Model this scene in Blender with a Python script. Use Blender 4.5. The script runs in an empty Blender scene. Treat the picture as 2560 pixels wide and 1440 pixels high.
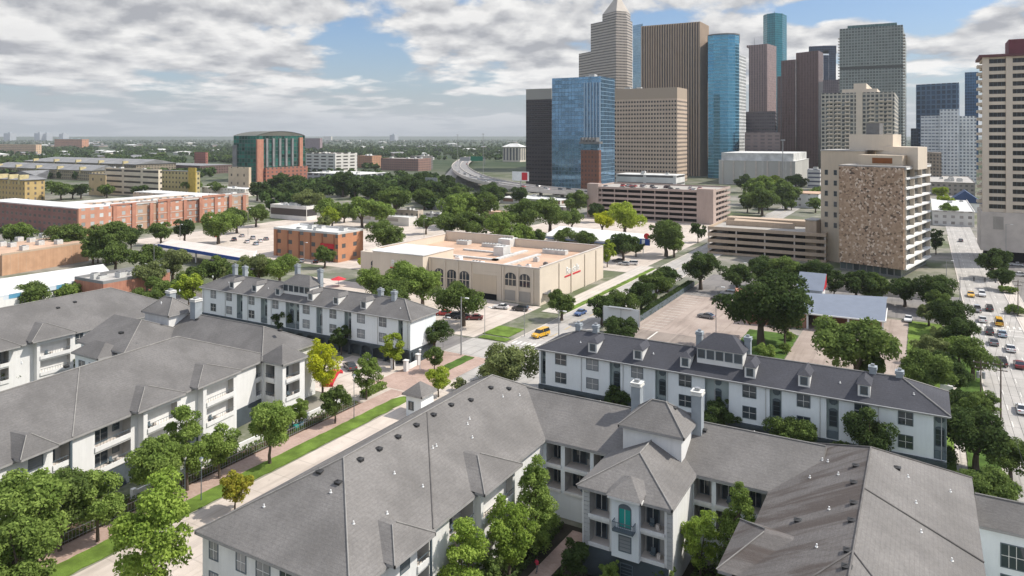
import bpy, math, random
import numpy as np
from mathutils import Vector
R = math.radians
random.seed(7); NR = np.random.RandomState(11)
scene = bpy.context.scene
COL = scene.collection
# ---------------------------------------------------------------- camera (grid aligned world: X across, Y along the streets)
CAMH = 50.0; F = 1800.0; HY = 340.0; CX = 1280.0
CA, SA = 0.868, 0.4965
_n = math.hypot(CA, SA); CA /= _n; SA /= _n
cam = bpy.data.cameras.new("camera"); cam_o = bpy.data.objects.new("camera", cam); COL.objects.link(cam_o)
cam.sensor_width = 36.0; cam.lens = 36.0*F/2560.0; cam.shift_y = -(720-HY)/2560.0
cam.clip_start = 0.5; cam.clip_end = 90000
cam_o.location = (0, 0, CAMH); cam_o.rotation_euler = (R(90), 0, math.atan2(SA, CA))
scene.camera = cam_o
# ---------------------------------------------------------------- colour management
vs = scene.view_settings
vs.view_transform = 'Standard'; vs.look = 'None'; vs.exposure = 0.14; vs.gamma = 1.0; vs.use_curve_mapping = False
# ---------------------------------------------------------------- sun
SUN = Vector((0.80, 0.46, 1.12)).normalized()
sl = bpy.data.lights.new("sun", 'SUN'); sl.energy = 4.7; sl.angle = R(0.5); sl.color = (1.0, 0.94, 0.85)
so = bpy.data.objects.new("sun", sl); COL.objects.link(so); so.location = (60, 40, 150)
so.rotation_euler = (-SUN).to_track_quat('-Z', 'Y').to_euler()
# ---------------------------------------------------------------- world: sky texture with cumulus drawn by direction
W = bpy.data.worlds.new("World"); scene.world = W; W.use_nodes = True
class NT:
    """small node-tree helper: values may be sockets or constants"""
    def __init__(s, nt): s.nt = nt; s.L = nt.links
    def node(s, t, **k):
        n = s.nt.nodes.new(t)
        for a, b in k.items(): setattr(n, a, b)
        return n
    def put(s, sock, v):
        if hasattr(v, 'links') or isinstance(v, bpy.types.NodeSocket): s.L.new(v, sock)
        else: sock.default_value = v
    def m(s, op, a, b=0.0, c=0.0, clamp=False):
        n = s.node('ShaderNodeMath', operation=op); n.use_clamp = clamp
        s.put(n.inputs[0], a); s.put(n.inputs[1], b); s.put(n.inputs[2], c); return n.outputs[0]
    def vec(s, x, y, z=0.0):
        n = s.node('ShaderNodeCombineXYZ'); s.put(n.inputs[0], x); s.put(n.inputs[1], y); s.put(n.inputs[2], z); return n.outputs[0]
    def sep(s, v):
        n = s.node('ShaderNodeSeparateXYZ'); s.put(n.inputs[0], v); return n.outputs
    def noise(s, v, scale, detail=4.0, rough=0.55, dist=0.0):
        n = s.node('ShaderNodeTexNoise'); s.put(n.inputs['Vector'], v); n.inputs['Scale'].default_value = scale
        n.inputs['Detail'].default_value = detail; n.inputs['Roughness'].default_value = rough; n.inputs['Distortion'].default_value = dist
        return n.outputs[0]
    def mix(s, f, a, b):
        n = s.node('ShaderNodeMix', data_type='RGBA'); s.put(n.inputs['Factor'], f)
        for i, v in ((6, a), (7, b)):
            if isinstance(v, (tuple, list)): n.inputs[i].default_value = tuple(v)[:3]+(1,)
            else: s.L.new(v, n.inputs[i])
        return n.outputs[2]
    def rng(s, v, a, b, c=0.0, d=1.0, smooth=True):
        n = s.node('ShaderNodeMapRange'); n.interpolation_type = 'SMOOTHSTEP' if smooth else 'LINEAR'
        s.put(n.inputs[0], v)
        for i, q in enumerate((a, b, c, d)): n.inputs[i+1].default_value = q
        return n.outputs[0]
def az_el(px, py):
    k = (px-CX)/F; t = (HY-py)/F
    return math.atan(k), math.atan(t/math.sqrt(1+k*k))
w = NT(W.node_tree); W.node_tree.nodes.clear()
out = w.node('ShaderNodeOutputWorld'); bg = w.node('ShaderNodeBackground'); bg.inputs['Strength'].default_value = 0.1
w.L.new(bg.outputs[0], out.inputs[0])
sky = w.node('ShaderNodeTexSky', sky_type='NISHITA'); sky.sun_disc = False
sky.sun_elevation = math.asin(SUN.z); sky.sun_rotation = math.atan2(SUN.x, SUN.y); sky.altitude = 20; sky.air_density = 1.0; sky.dust_density = 1.2; sky.ozone_density = 1.6
tc = w.node('ShaderNodeTexCoord'); dx, dy, dz = w.sep(tc.outputs['Generated'])
# heading relative to the avenue direction the camera looks along, and elevation
fx = w.m('SUBTRACT', w.m('MULTIPLY', dx, CA), w.m('MULTIPLY', dy, -SA))
fy = w.m('ADD', w.m('MULTIPLY', dx, -SA), w.m('MULTIPLY', dy, CA))
az = w.m('ARCTAN2', fx, fy); el = w.m('ARCSINE', dz)
def deck(el_off):
    e = w.m('MAXIMUM', w.m('ADD', el, el_off), 0.0)
    sc = w.m('DIVIDE', 1.0, w.m('ADD', e, 0.13))
    p = w.vec(w.m('MULTIPLY', az, 10.5), w.m('MULTIPLY', sc, 1.9), 1.3)
    big = w.noise(p, 0.5, 3.0, 0.5); det = w.noise(p, 1.8, 8.0, 0.52, 0.05)
    return w.m('ADD', w.m('MULTIPLY', big, 0.55), w.m('MULTIPLY', det, 0.45))
d0 = deck(0.0); d1 = deck(0.016)
blobs = [  # (px, py, rx, ry, amount): cloud banks (+) and blue gaps (-)
 (300,30,420,55,.16),(620,15,330,40,.12),(130,120,240,60,.14),(640,130,120,45,.12),(860,230,150,60,.07),(1220,60,280,75,.17),(1330,130,200,50,.07),
 (1400,190,110,50,.16),(1850,112,170,62,.15),(2120,75,90,30,.12),(2420,112,170,40,.14),(2540,60,90,40,.08),(1990,30,60,30,-.05),(1650,25,70,40,.0),
 (820,80,200,48,-.15),(940,20,80,40,-.2),(960,140,90,60,-.16),(1700,40,90,45,-.16),(2200,18,260,30,-.22),(2330,60,60,40,-.18),(1250,230,200,50,-.06),(2420,230,170,55,-.1),(430,240,300,40,-.03)]
acc = None
for (px, py, rx, ry, am) in blobs:
    a0, e0 = az_el(px, py)
    qa = w.m('MULTIPLY', w.m('SUBTRACT', az, a0), F/rx); qe = w.m('MULTIPLY', w.m('SUBTRACT', el, e0), F/ry)
    g = w.m('MULTIPLY', w.m('POWER', 2.718, w.m('MULTIPLY', w.m('ADD', w.m('MULTIPLY', qa, qa), w.m('MULTIPLY', qe, qe)), -1.0)), am)
    acc = g if acc is None else w.m('ADD', acc, g)
dens = w.m('ADD', d0, acc)
mask = w.rng(dens, 0.43, 0.545)
thick = w.rng(dens, 0.50, 0.80)
lit = w.m('ADD', 0.55, w.m('MULTIPLY', w.m('SUBTRACT', d0, d1), 5.2), clamp=True)
lit = w.m('SUBTRACT', lit, w.m('MULTIPLY', thick, 0.24), clamp=True)
cloud = w.mix(lit, (3.8, 3.9, 4.2), (8.9, 8.8, 8.6))
high = w.m('ADD', 1.0, w.m('MULTIPLY', w.rng(el, 0.24, 0.75), .75))   # sky above the frame brightened all round, added fill for shaded walls
skyb = w.node('ShaderNodeVectorMath', operation='MULTIPLY'); w.L.new(sky.outputs[0], skyb.inputs[0]); skyb.inputs[1].default_value = (0.92, 1.05, 1.22)
hz = w.rng(el, 0.0, 0.16, 1.0, 0.0)
skyh = w.mix(w.m('MULTIPLY', hz, 0.62), skyb.outputs[0], (4.05, 4.5, 4.85))
colr = w.mix(mask, skyh, cloud)
low = w.rng(el, 0.0, 0.075, 0.85, 0.0)
colr = w.mix(low, colr, (3.9, 4.25, 4.5))
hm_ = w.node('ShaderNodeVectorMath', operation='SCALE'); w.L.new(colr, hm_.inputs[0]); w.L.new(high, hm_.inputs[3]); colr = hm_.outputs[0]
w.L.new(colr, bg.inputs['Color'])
# ---------------------------------------------------------------- placing helpers
def cam2w(X, Y): return (X*CA - Y*SA, X*SA + Y*CA)
def G(px, py, z=0.0):
    Y = (CAMH-z)*F/(py-HY); return cam2w((px-CX)/F*Y, Y)
def GY(px, Y): return cam2w((px-CX)/F*Y, Y)
def depth(u, v): return -u*SA + v*CA
def zat(u, v, py): return CAMH - depth(u, v)*(py-HY)/F
def u_at(px, v):
    k = (px-CX)/F; return v*(CA*k-SA)/(CA+SA*k)
def v_at(px, u):
    k = (px-CX)/F; return u*(CA+SA*k)/(CA*k-SA)
def on_line(A, B, px):
    k = (px-CX)/F
    f = lambda p: (p[0]*CA+p[1]*SA) - k*(-p[0]*SA+p[1]*CA)
    a, b = f(A), f(B); t = a/(a-b); return (A[0]+(B[0]-A[0])*t, A[1]+(B[1]-A[1])*t)
# ---------------------------------------------------------------- objects
def tag(o, label=None, cat=None, group=None, kind=None):
    if label: o['label'] = label
    if cat: o['category'] = cat
    if group: o['group'] = group
    if kind: o['kind'] = kind
    return o
def thing(name, label, cat, loc=(0, 0, 0), group=None):
    o = bpy.data.objects.new(name, None); COL.objects.link(o); o.location = loc; o.empty_display_size = 0.5
    return tag(o, label, cat, group)
class MB:
    def __init__(s): s.v = []; s.f = []; s.m = []; s.uv = []
    def face(s, pts, mat=0, uv=None):
        i = len(s.v); s.v += [tuple(p) for p in pts]; s.f.append(tuple(range(i, i+len(pts)))); s.m.append(mat); s.uv.append(uv)
    def wall(s, A, B, z0, z1, mat=0, u0=0.0):
        L = math.hypot(B[0]-A[0], B[1]-A[1])
        s.face([(A[0], A[1], z0), (B[0], B[1], z0), (B[0], B[1], z1), (A[0], A[1], z1)], mat, [(u0, z0), (u0+L, z0), (u0+L, z1), (u0, z1)])
    def prism(s, poly, z0, z1, mat=0, top=None, bottom=True):
        n = len(poly)
        for i in range(n): s.wall(poly[i], poly[(i+1) % n], z0, z1, mat)
        s.face([(p[0], p[1], z1) for p in poly], mat if top is None else top, [(p[0], p[1]) for p in poly])
        if bottom: s.face([(p[0], p[1], z0) for p in reversed(poly)], mat, [(p[0], p[1]) for p in reversed(poly)])
    def box(s, x0, y0, z0, x1, y1, z1, mat=0, top=None): s.prism([(x0, y0), (x1, y0), (x1, y1), (x0, y1)], z0, z1, mat, top)
    def bar(s, A, B, z0, z1, t, mat=0, off=0.0):
        """upright slab from A to B, thickness t, centred (+off to the right of A->B)"""
        L = math.hypot(B[0]-A[0], B[1]-A[1]) or 1e-6; dx, dy = (B[0]-A[0])/L, (B[1]-A[1])/L; nx, ny = dy, -dx
        a, b = off-t/2, off+t/2
        s.prism([(A[0]+nx*b, A[1]+ny*b), (B[0]+nx*b, B[1]+ny*b), (B[0]+nx*a, B[1]+ny*a), (A[0]+nx*a, A[1]+ny*a)], z0, z1, mat)
    def tube(s, pts, rad, n=8, mat=0, cap=True):
        rings = []
        for i, p in enumerate(pts):
            p = Vector(p); a = Vector(pts[max(i-1, 0)]); b = Vector(pts[min(i+1, len(pts)-1)])
            d = (b-a).normalized(); x = d.orthogonal().normalized(); y = d.cross(x)
            r = rad[i] if isinstance(rad, (list, tuple)) else rad
            st = len(s.v); rings.append(st)
            for j in range(n):
                t = 2*math.pi*j/n; s.v.append(tuple(p + x*math.cos(t)*r + y*math.sin(t)*r))
        for i in range(len(pts)-1):
            for j in range(n):
                k = (j+1) % n; s.f.append((rings[i]+j, rings[i]+k, rings[i+1]+k, rings[i+1]+j)); s.m.append(mat); s.uv.append(None)
        if cap:
            s.f.append(tuple(rings[-1]+j for j in range(n))); s.m.append(mat); s.uv.append(None)
            s.f.append(tuple(rings[0]+j for j in reversed(range(n)))); s.m.append(mat); s.uv.append(None)
    def hip(s, x0, y0, x1, y1, ze, zr, mat=0, inset=None, ridge='y', gable=(0, 0), over=0.0):
        """hip roof over a rectangle; gable = (start, end) ends left upright"""
        x0 -= over; y0 -= over; x1 += over; y1 += over
        if ridge == 'y':
            c = (x0+x1)/2; ins = (x1-x0)/2 if inset is None else inset
            a = (c, y0+(0 if gable[0] else ins), zr); b = (c, y1-(0 if gable[1] else ins), zr)
            s.face([(x0, y1, ze), (x0, y0, ze), a, b], mat); s.face([(x1, y0, ze), (x1, y1, ze), b, a], mat)
            s.face([(x0, y0, ze), (x1, y0, ze), a], mat); s.face([(x1, y1, ze), (x0, y1, ze), b], mat)
        else:
            c = (y0+y1)/2; ins = (y1-y0)/2 if inset is None else inset
            a = (x0+(0 if gable[0] else ins), c, zr); b = (x1-(0 if gable[1] else ins), c, zr)
            s.face([(x0, y0, ze), (x1, y0, ze), b, a], mat); s.face([(x1, y1, ze), (x0, y1, ze), a, b], mat)
            s.face([(x0, y1, ze), (x0, y0, ze), a], mat); s.face([(x1, y0, ze), (x1, y1, ze), b], mat)
        return a, b
    def mesh(s, name, mats, base=(0, 0, 0), smooth=False):
        me = bpy.data.meshes.new(name)
        me.from_pydata([(p[0]-base[0], p[1]-base[1], p[2]-base[2]) for p in s.v], [], s.f)
        for mt in mats: me.materials.append(mt)
        me.polygons.foreach_set('material_index', s.m)
        if any(q is not None for q in s.uv):
            l = me.uv_layers.new(name='UVMap'); d = []
            for f, q in zip(s.f, s.uv): d += [c for t in (q or [(0, 0)]*len(f)) for c in t]
            l.data.foreach_set('uv', d)
        if smooth: me.polygons.foreach_set('use_smooth', [True]*len(me.polygons))
        me.update(); return me
    def build(s, name, mats, parent=None, smooth=False, world=True):
        if not isinstance(mats, (list, tuple)): mats = [mats]
        base = (0, 0, 0)
        if parent is not None and world:
            p = parent; bx = Vector((0, 0, 0))
            while p is not None: bx += p.location; p = p.parent
            base = tuple(bx)
        o = bpy.data.objects.new(name, s.mesh(name, mats, base, smooth)); COL.objects.link(o)
        if parent is not None: o.parent = parent
        return o
def inst(name, mesh, parent, loc, rz=0.0, scale=(1, 1, 1)):
    """a part that shares mesh data, placed in world coordinates under an unrotated thing"""
    o = bpy.data.objects.new(name, mesh); COL.objects.link(o); o.parent = parent
    bx = Vector((0, 0, 0)); p = parent
    while p is not None: bx += p.location; p = p.parent
    o.location = Vector(loc)-bx; o.rotation_euler = (0, 0, rz); o.scale = scale; return o
# ---------------------------------------------------------------- materials
def newmat(name):
    mt = bpy.data.materials.new(name); mt.use_nodes = True; n = NT(mt.node_tree)
    return mt, n, mt.node_tree.nodes['Principled BSDF']
def M(name, col, rough=0.8, var=0.18, scale=0.4, metal=0.0, fine=0.0, spec=0.3, bump=0.0, streak=0.0):
    """weathered plain surface: large stains + fine grain on object coordinates"""
    mt, n, b = newmat(name); t = n.node('ShaderNodeTexCoord').outputs['Object']
    f = n.noise(t, scale, 5, 0.6); f = n.rng(f, 0.28, 0.72)
    if streak:
        x, y, z = n.sep(t); st = n.noise(n.vec(n.m('MULTIPLY', x, 1.3), n.m('MULTIPLY', y, 1.3), n.m('MULTIPLY', z, 0.12)), 1.2, 4, 0.65)
        f = n.m('ADD', n.m('MULTIPLY', f, 1-streak), n.m('MULTIPLY', n.rng(st, .3, .7), streak))
    lo = tuple(c*(1-var) for c in col); hi = tuple(min(1, c*(1+var)) for c in col)
    c = n.mix(f, lo, hi)
    if fine:
        g = n.rng(n.noise(t, scale*14+3, 3, 0.7), 0.3, 0.7)
        c = n.mix(n.m('MULTIPLY', g, fine), c, tuple(q*0.55 for q in col))
    n.L.new(c, b.inputs['Base Color']); b.inputs['Roughness'].default_value = rough; b.inputs['Metallic'].default_value = metal
    b.inputs['Specular IOR Level'].default_value = spec
    if bump:
        bp = n.node('ShaderNodeBump'); bp.inputs['Strength'].default_value = bump; bp.inputs['Distance'].default_value = 0.1
        n.L.new(n.noise(t, scale*10+4, 4, 0.6), bp.inputs['Height']); n.L.new(bp.outputs[0], b.inputs['Normal'])
    return mt
def MGRID(name, wall, glass, bw, bh, ww, wh, rg=0.12, mg=0.0, var=0.3, rw=0.8, ox=0.0, oz=0.0, wvar=0.1, band=None, mull=None, spec=0.5, mw=0.0):
    """facade: wall with a regular grid of recessed-looking panes; UV in metres (u along the wall, v = height)"""
    mt, n, b = newmat(name); uv = n.node('ShaderNodeUVMap').outputs[0]; u, v, _ = n.sep(uv)
    U = n.m('ADD', n.m('DIVIDE', u, bw), ox); V = n.m('ADD', n.m('DIVIDE', v, bh), oz)
    fu = n.m('ABSOLUTE', n.m('SUBTRACT', n.m('FRACT', U), 0.5)); fv = n.m('ABSOLUTE', n.m('SUBTRACT', n.m('FRACT', V), 0.5))
    mu = n.m('LESS_THAN', fu, ww/2); mv = n.m('LESS_THAN', fv, wh/2); mask = n.m('MULTIPLY', mu, mv)
    wn = n.node('ShaderNodeTexWhiteNoise', noise_dimensions='2D'); n.L.new(n.vec(n.m('FLOOR', U), n.m('FLOOR', V)), wn.inputs['Vector'])
    r = wn.outputs[0]
    gc = n.mix(r, tuple(c*(1-var) for c in glass), tuple(min(1, c*(1+var)) for c in glass))
    if mull:
        fm = n.m('ABSOLUTE', n.m('SUBTRACT', n.m('FRACT', n.m('MULTIPLY', U, mull)), 0.5)); gc = n.mix(n.m('GREATER_THAN', fm, 0.44), gc, wall)
    t = n.node('ShaderNodeTexCoord').outputs['Object']; st = n.rng(n.noise(t, 0.12, 5, 0.6), .3, .7)
    wc = n.mix(st, tuple(c*(1-wvar) for c in wall), tuple(min(1, c*(1+wvar)) for c in wall))
    if band:   # (v_low, v_high, colour): a plain band up the wall with no panes
        ib = n.m('MULTIPLY', n.m('GREATER_THAN', v, band[0]), n.m('LESS_THAN', v, band[1])); mask = n.m('MULTIPLY', mask, n.m('SUBTRACT', 1.0, ib)); wc = n.mix(ib, wc, band[2])
    n.L.new(n.mix(mask, wc, gc), b.inputs['Base Color'])
    n.L.new(n.m('ADD', rw, n.m('MULTIPLY', mask, rg-rw)), b.inputs['Roughness'])
    n.L.new(n.m('ADD', mw, n.m('MULTIPLY', mask, mg-mw)), b.inputs['Metallic']); b.inputs['Specular IOR Level'].default_value = spec
    bp = n.node('ShaderNodeBump'); bp.inputs['Strength'].default_value = 0.6; bp.inputs['Distance'].default_value = 0.3; bp.invert = True
    n.L.new(mask, bp.inputs['Height']); n.L.new(bp.outputs[0], b.inputs['Normal'])
    return mt
def MROOF(name, col, var=0.22, stain=0.0, stain_col=(.1, .09, .085)):
    """asphalt shingles: courses, tab-to-tab tone, blotches and streaks running down"""
    mt, n, b = newmat(name); t = n.node('ShaderNodeTexCoord').outputs['Object']; x, y, z = n.sep(t)
    big = n.rng(n.noise(t, 0.16, 5, 0.62), .3, .7); tab = n.rng(n.noise(n.vec(x, y, n.m('MULTIPLY', z, 1.6)), 3.1, 4, 0.8), .3, .7)
    c = n.mix(big, tuple(q*(1-var*.6) for q in col), tuple(q*(1+var*.6) for q in col))
    c = n.mix(n.m('MULTIPLY', tab, 0.5), c, tuple(q*(0.55) for q in col))
    co = n.m('FRACT', n.m('MULTIPLY', z, 5.2)); c = n.mix(n.m('MULTIPLY', n.m('LESS_THAN', co, 0.16), 0.22), c, tuple(q*.5 for q in col))
    if stain:
        s = n.rng(n.noise(n.vec(n.m('MULTIPLY', x, .12), n.m('MULTIPLY', y, 0.9), n.m('MULTIPLY', z, .3)), 0.5, 5, 0.65, 0.6), .42, .62)
        c = n.mix(n.m('MULTIPLY', s, stain), c, stain_col)
    p = n.rng(n.noise(t, 0.09, 3, 0.5), .66, .74); c = n.mix(n.m('MULTIPLY', p, .3), c, tuple(q*.6 for q in col))
    n.L.new(c, b.inputs['Base Color']); b.inputs['Roughness'].default_value = 0.9; b.inputs['Specular IOR Level'].default_value = 0.2
    bp = n.node('ShaderNodeBump'); bp.inputs['Strength'].default_value = 0.35; bp.inputs['Distance'].default_value = 0.05
    n.L.new(tab, bp.inputs['Height']); n.L.new(bp.outputs[0], b.inputs['Normal']); return mt
def MBRICK(name, c1, c2, mortar, sx=0.6, sy=0.25, off=0.5):
    mt, n, b = newmat(name); t = n.node('ShaderNodeTexCoord').outputs['Object']
    k = n.node('ShaderNodeTexBrick'); n.L.new(t, k.inputs['Vector']); k.inputs['Scale'].default_value = 1.0
    k.inputs['Brick Width'].default_value = sx; k.inputs['Row Height'].default_value = sy; k.inputs['Mortar Size'].default_value = 0.02
    for i, c in (('Color1', c1), ('Color2', c2), ('Mortar', mortar)): k.inputs[i].default_value = c+(1,)
    s = n.rng(n.noise(t, 0.25, 5, .6), .3, .7); c = n.mix(n.m('MULTIPLY', s, .45), k.outputs[0], tuple(q*.6 for q in c1))
    n.L.new(c, b.inputs['Base Color']); b.inputs['Roughness'].default_value = .85; return mt
def MGLASS(name, col, rough=0.06, metal=0.0, var=.3):
    mt, n, b = newmat(name); oi = n.node('ShaderNodeObjectInfo').outputs['Random']
    n.L.new(n.mix(oi, tuple(c*(1-var) for c in col), tuple(c*(1+var) for c in col)), b.inputs['Base Color'])
    b.inputs['Roughness'].default_value = rough; b.inputs['Metallic'].default_value = metal; b.inputs['Specular IOR Level'].default_value = .6; return mt
def MFLAT(name, col, rough=.5, metal=0.0, spec=.4):
    mt, n, b = newmat(name); b.inputs['Base Color'].default_value = tuple(col)+(1,); b.inputs['Roughness'].default_value = rough
    b.inputs['Metallic'].default_value = metal; b.inputs['Specular IOR Level'].default_value = spec; return mt
def MLEAF(name, c1, c2, trans=0.36):
    mt = bpy.data.materials.new(name); mt.use_nodes = True; n = NT(mt.node_tree); mt.node_tree.nodes.clear()
    o = n.node('ShaderNodeOutputMaterial'); t = n.node('ShaderNodeTexCoord').outputs['Object']; oi = n.node('ShaderNodeObjectInfo').outputs['Random']
    f = n.rng(n.noise(t, 5.0, 4, .7), .32, .68); c = n.mix(f, c1, c2)
    c = n.mix(n.m('MULTIPLY', oi, .45), c, tuple(q*.62 for q in c1))
    tip = n.rng(n.noise(t, 14.0, 2, .6), .6, .72); c = n.mix(n.m('MULTIPLY', tip, .35), c, tuple(min(1, q*1.7) for q in c2))
    d = n.node('ShaderNodeBsdfDiffuse'); tr = n.node('ShaderNodeBsdfTranslucent'); ms = n.node('ShaderNodeMixShader'); ms.inputs[0].default_value = trans
    n.L.new(c, d.inputs[0]); n.L.new(c, tr.inputs[0]); n.L.new(d.outputs[0], ms.inputs[1]); n.L.new(tr.outputs[0], ms.inputs[2]); n.L.new(ms.outputs[0], o.inputs[0]); return mt
m_stucco = M('stucco_white', (.70, .695, .675), .9, .09, .35, fine=.06, streak=.5)
m_stucco_c = M('stucco_cool', (.72, .755, .765), .9, .06, .3, fine=.06, streak=.5)
m_inner = M('balcony_inner', (.42, .41, .39), .9, .1, .5, streak=.4)  # stucco greyed, recess shade put into the inner wall colour
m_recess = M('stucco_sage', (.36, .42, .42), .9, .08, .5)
m_trim = M('trim_grey', (.42, .42, .41), .7, .08, .8)
m_trimw = M('trim_white', (.66, .65, .62), .7, .06, .8)
m_fascia = M('fascia', (.30, .29, .28), .7, .1, .8)
m_frame = MFLAT('frame_slate', (.10, .13, .15), .5)
m_glass = MGLASS('window_glass', (.035, .045, .055), .05)
m_glassl = MGLASS('window_blinds', (.22, .23, .24), .25)
m_dark = MFLAT('dark_void', (.015, .016, .018), .9, spec=.1)
m_podium = M('podium_slate', (.06, .075, .085), .8, .15, .5)
m_teal = MFLAT('teal_glass', (.03, .30, .26), .15)
m_roof = MROOF('shingle_grey', (.19, .18, .17), .32)
m_roof_s = MROOF('shingle_stained', (.165, .152, .143), stain=.9, stain_col=(.085, .070, .062))
m_roof_d = MROOF('shingle_charcoal', (.072, .073, .083))
m_roof_l = MROOF('shingle_left', (.16, .153, .147), .32)
m_ridge = M('ridge_cap', (.235, .225, .21), .9, .15, 1.0)
m_ridged = M('ridge_cap_dark', (.13, .122, .115), .9, .2, 1.0)
m_vent = MFLAT('vent_black', (.03, .03, .03), .6)
m_ventw = MFLAT('vent_white', (.75, .75, .73), .5)
m_chim = M('chimney_stucco', (.30, .33, .35), .9, .1, .7)
m_chimcap = M('chimney_cap', (.62, .61, .57), .8, .1, .9)
m_metal = M('galvanised', (.35, .36, .37), .45, .1, .8, metal=.6)
m_pole = M('pole_grey', (.28, .28, .28), .6, .1, .8)
m_wood = M('pole_timber', (.13, .10, .08), .9, .25, 1.5)
m_white = M('white_paint', (.78, .78, .76), .6, .06, .4)
m_concrete = M('concrete', (.36, .335, .30), .9, .12, .2, fine=.15, streak=.4)
m_concl = M('concrete_pale', (.55, .50, .45), .9, .1, .25, fine=.12)
m_pink = M('concrete_pink', (.40, .315, .275), .9, .1, .15, streak=.4)
m_tan = M('concrete_tan', (.45, .35, .26), .9, .12, .2, streak=.4)
m_black = MFLAT('black_rubber', (.02, .02, .02), .7)
m_roofw = M('membrane_white', (.62, .615, .59), .8, .24, .12, fine=.25)
m_brick = MBRICK('brick_red', (.42, .17, .11), (.50, .23, .15), (.42, .30, .24))
m_bark = M('bark', (.11, .085, .065), .95, .3, 3.0)
# ================================================================ ground, streets (structure)
def MGROUND():
    mt, n, b = newmat('city_ground'); t = n.node('ShaderNodeTexCoord').outputs['Object']
    a = n.rng(n.noise(t, .012, 6, .65), .38, .6); c = n.mix(a, (.20, .19, .17), (.10, .12, .06))
    g = n.rng(n.noise(t, .05, 5, .7), .45, .6); c = n.mix(n.m('MULTIPLY', g, .6), c, (.33, .30, .26))
    x, y, z = n.sep(t); r = n.m('SQRT', n.m('ADD', n.m('MULTIPLY', x, x), n.m('MULTIPLY', y, y)))
    far = n.rng(r, 480, 1300); ff = n.rng(n.noise(t, .004, 6, .7), .4, .62)
    c = n.mix(far, c, n.mix(ff, (.035, .055, .028), (.075, .09, .05)))
    n.L.new(c, b.inputs['Base Color']); b.inputs['Roughness'].default_value = .95; b.inputs['Specular IOR Level'].default_value = .1; return mt
def MPAVE(name, c1, c2, joint=0, jc=None, crack=.35, sx=6.0, sy=6.0):
    mt, n, b = newmat(name); t = n.node('ShaderNodeTexCoord').outputs['Object']; x, y, z = n.sep(t)
    f = n.rng(n.noise(t, .13, 6, .65), .3, .7); c = n.mix(f, c1, c2)
    s = n.rng(n.noise(n.vec(n.m('MULTIPLY', x, 1.6), n.m('MULTIPLY', y, .09)), .5, 4, .6), .5, .66); c = n.mix(n.m('MULTIPLY', s, crack), c, tuple(q*.6 for q in c1))
    sp = n.rng(n.noise(t, .55, 5, .75), .62, .72); c = n.mix(n.m('MULTIPLY', sp, crack), c, tuple(q*.5 for q in c1))
    if joint:
        jx = n.m('LESS_THAN', n.m('FRACT', n.m('DIVIDE', x, sx)), .1/sx*2); jy = n.m('LESS_THAN', n.m('FRACT', n.m('DIVIDE', y, sy)), .1/sy*2)
        c = n.mix(n.m('MULTIPLY', n.m('MAXIMUM', jx, jy), joint), c, jc or tuple(q*.5 for q in c1))
    n.L.new(c, b.inputs['Base Color']); b.inputs['Roughness'].default_value = .9; b.inputs['Specular IOR Level'].default_value = .2; return mt
m_ground = MGROUND()
m_road = MPAVE('road_concrete', (.33, .315, .29), (.43, .405, .375), .5)
m_deck = MPAVE('deck_concrete', (.20, .195, .19), (.28, .27, .26), .3)
m_lotn = MPAVE('lot_worn', (.21, .175, .15), (.29, .245, .21), .5, (.36, .31, .26), .5, 9.0, 12.0)
m_asph = MPAVE('asphalt', (.16, .15, .145), (.23, .215, .20), .0)
m_lot = MPAVE('lot_surface', (.29, .235, .20), (.38, .315, .27), .35, (.40, .34, .28), .4, 9.0, 12.0)
m_walk = MPAVE('sidewalk', (.46, .42, .37), (.56, .51, .45), .45, None, .2, 1.6, 1.6)
m_drive = MPAVE('drive_concrete', (.44, .38, .325), (.56, .49, .425), .3, None, .35, 5, 5)
m_bwalk = MBRICK('brick_paving', (.37, .25, .20), (.45, .32, .265), (.40, .32, .27), .5, .25)
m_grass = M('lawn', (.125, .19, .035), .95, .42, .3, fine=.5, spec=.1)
m_grassd = M('lawn_shade', (.075, .13, .028), .95, .42, .35, fine=.35, spec=.1)  # darker copy of the lawn, shade put into its colour
m_mulch = M('mulch_bed', (.12, .085, .06), .95, .35, .7, fine=.4, spec=.1)
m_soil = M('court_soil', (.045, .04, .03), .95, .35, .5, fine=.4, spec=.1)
m_paint = M('road_paint', (.62, .60, .55), .7, .1, 1.0)
m_yel = M('road_paint_yellow', (.55, .36, .05), .7, .1, 1.0)
def sheet(name, poly, z, mat, thick=0.0):
    if name == 'lawn':      # ragged turf edge
        rr = random.Random(len(poly)+int(abs(poly[0][0])*10)); out = []
        for i in range(len(poly)):
            a, c = poly[i], poly[(i+1) % len(poly)]; n_ = max(1, int(math.hypot(a[0]-c[0], a[1]-c[1])/1.1)); n_ = min(n_, 140)
            for k in range(n_): out.append((a[0]+(c[0]-a[0])*k/n_+rr.uniform(-.13, .13), a[1]+(c[1]-a[1])*k/n_+rr.uniform(-.13, .13)))
        poly = out
    b = MB()
    if thick: b.prism(poly, z-thick, z, 0, bottom=False)
    else: b.face([(p[0], p[1], z) for p in poly])
    o = b.build(name, mat); o['kind'] = 'structure'; return o
def rect(u0, v0, u1, v1): return [(u0, v0), (u1, v0), (u1, v1), (u0, v1)]
S = 60000
sheet('ground', rect(-S, -S, S, S), -0.02, m_ground)
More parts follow.
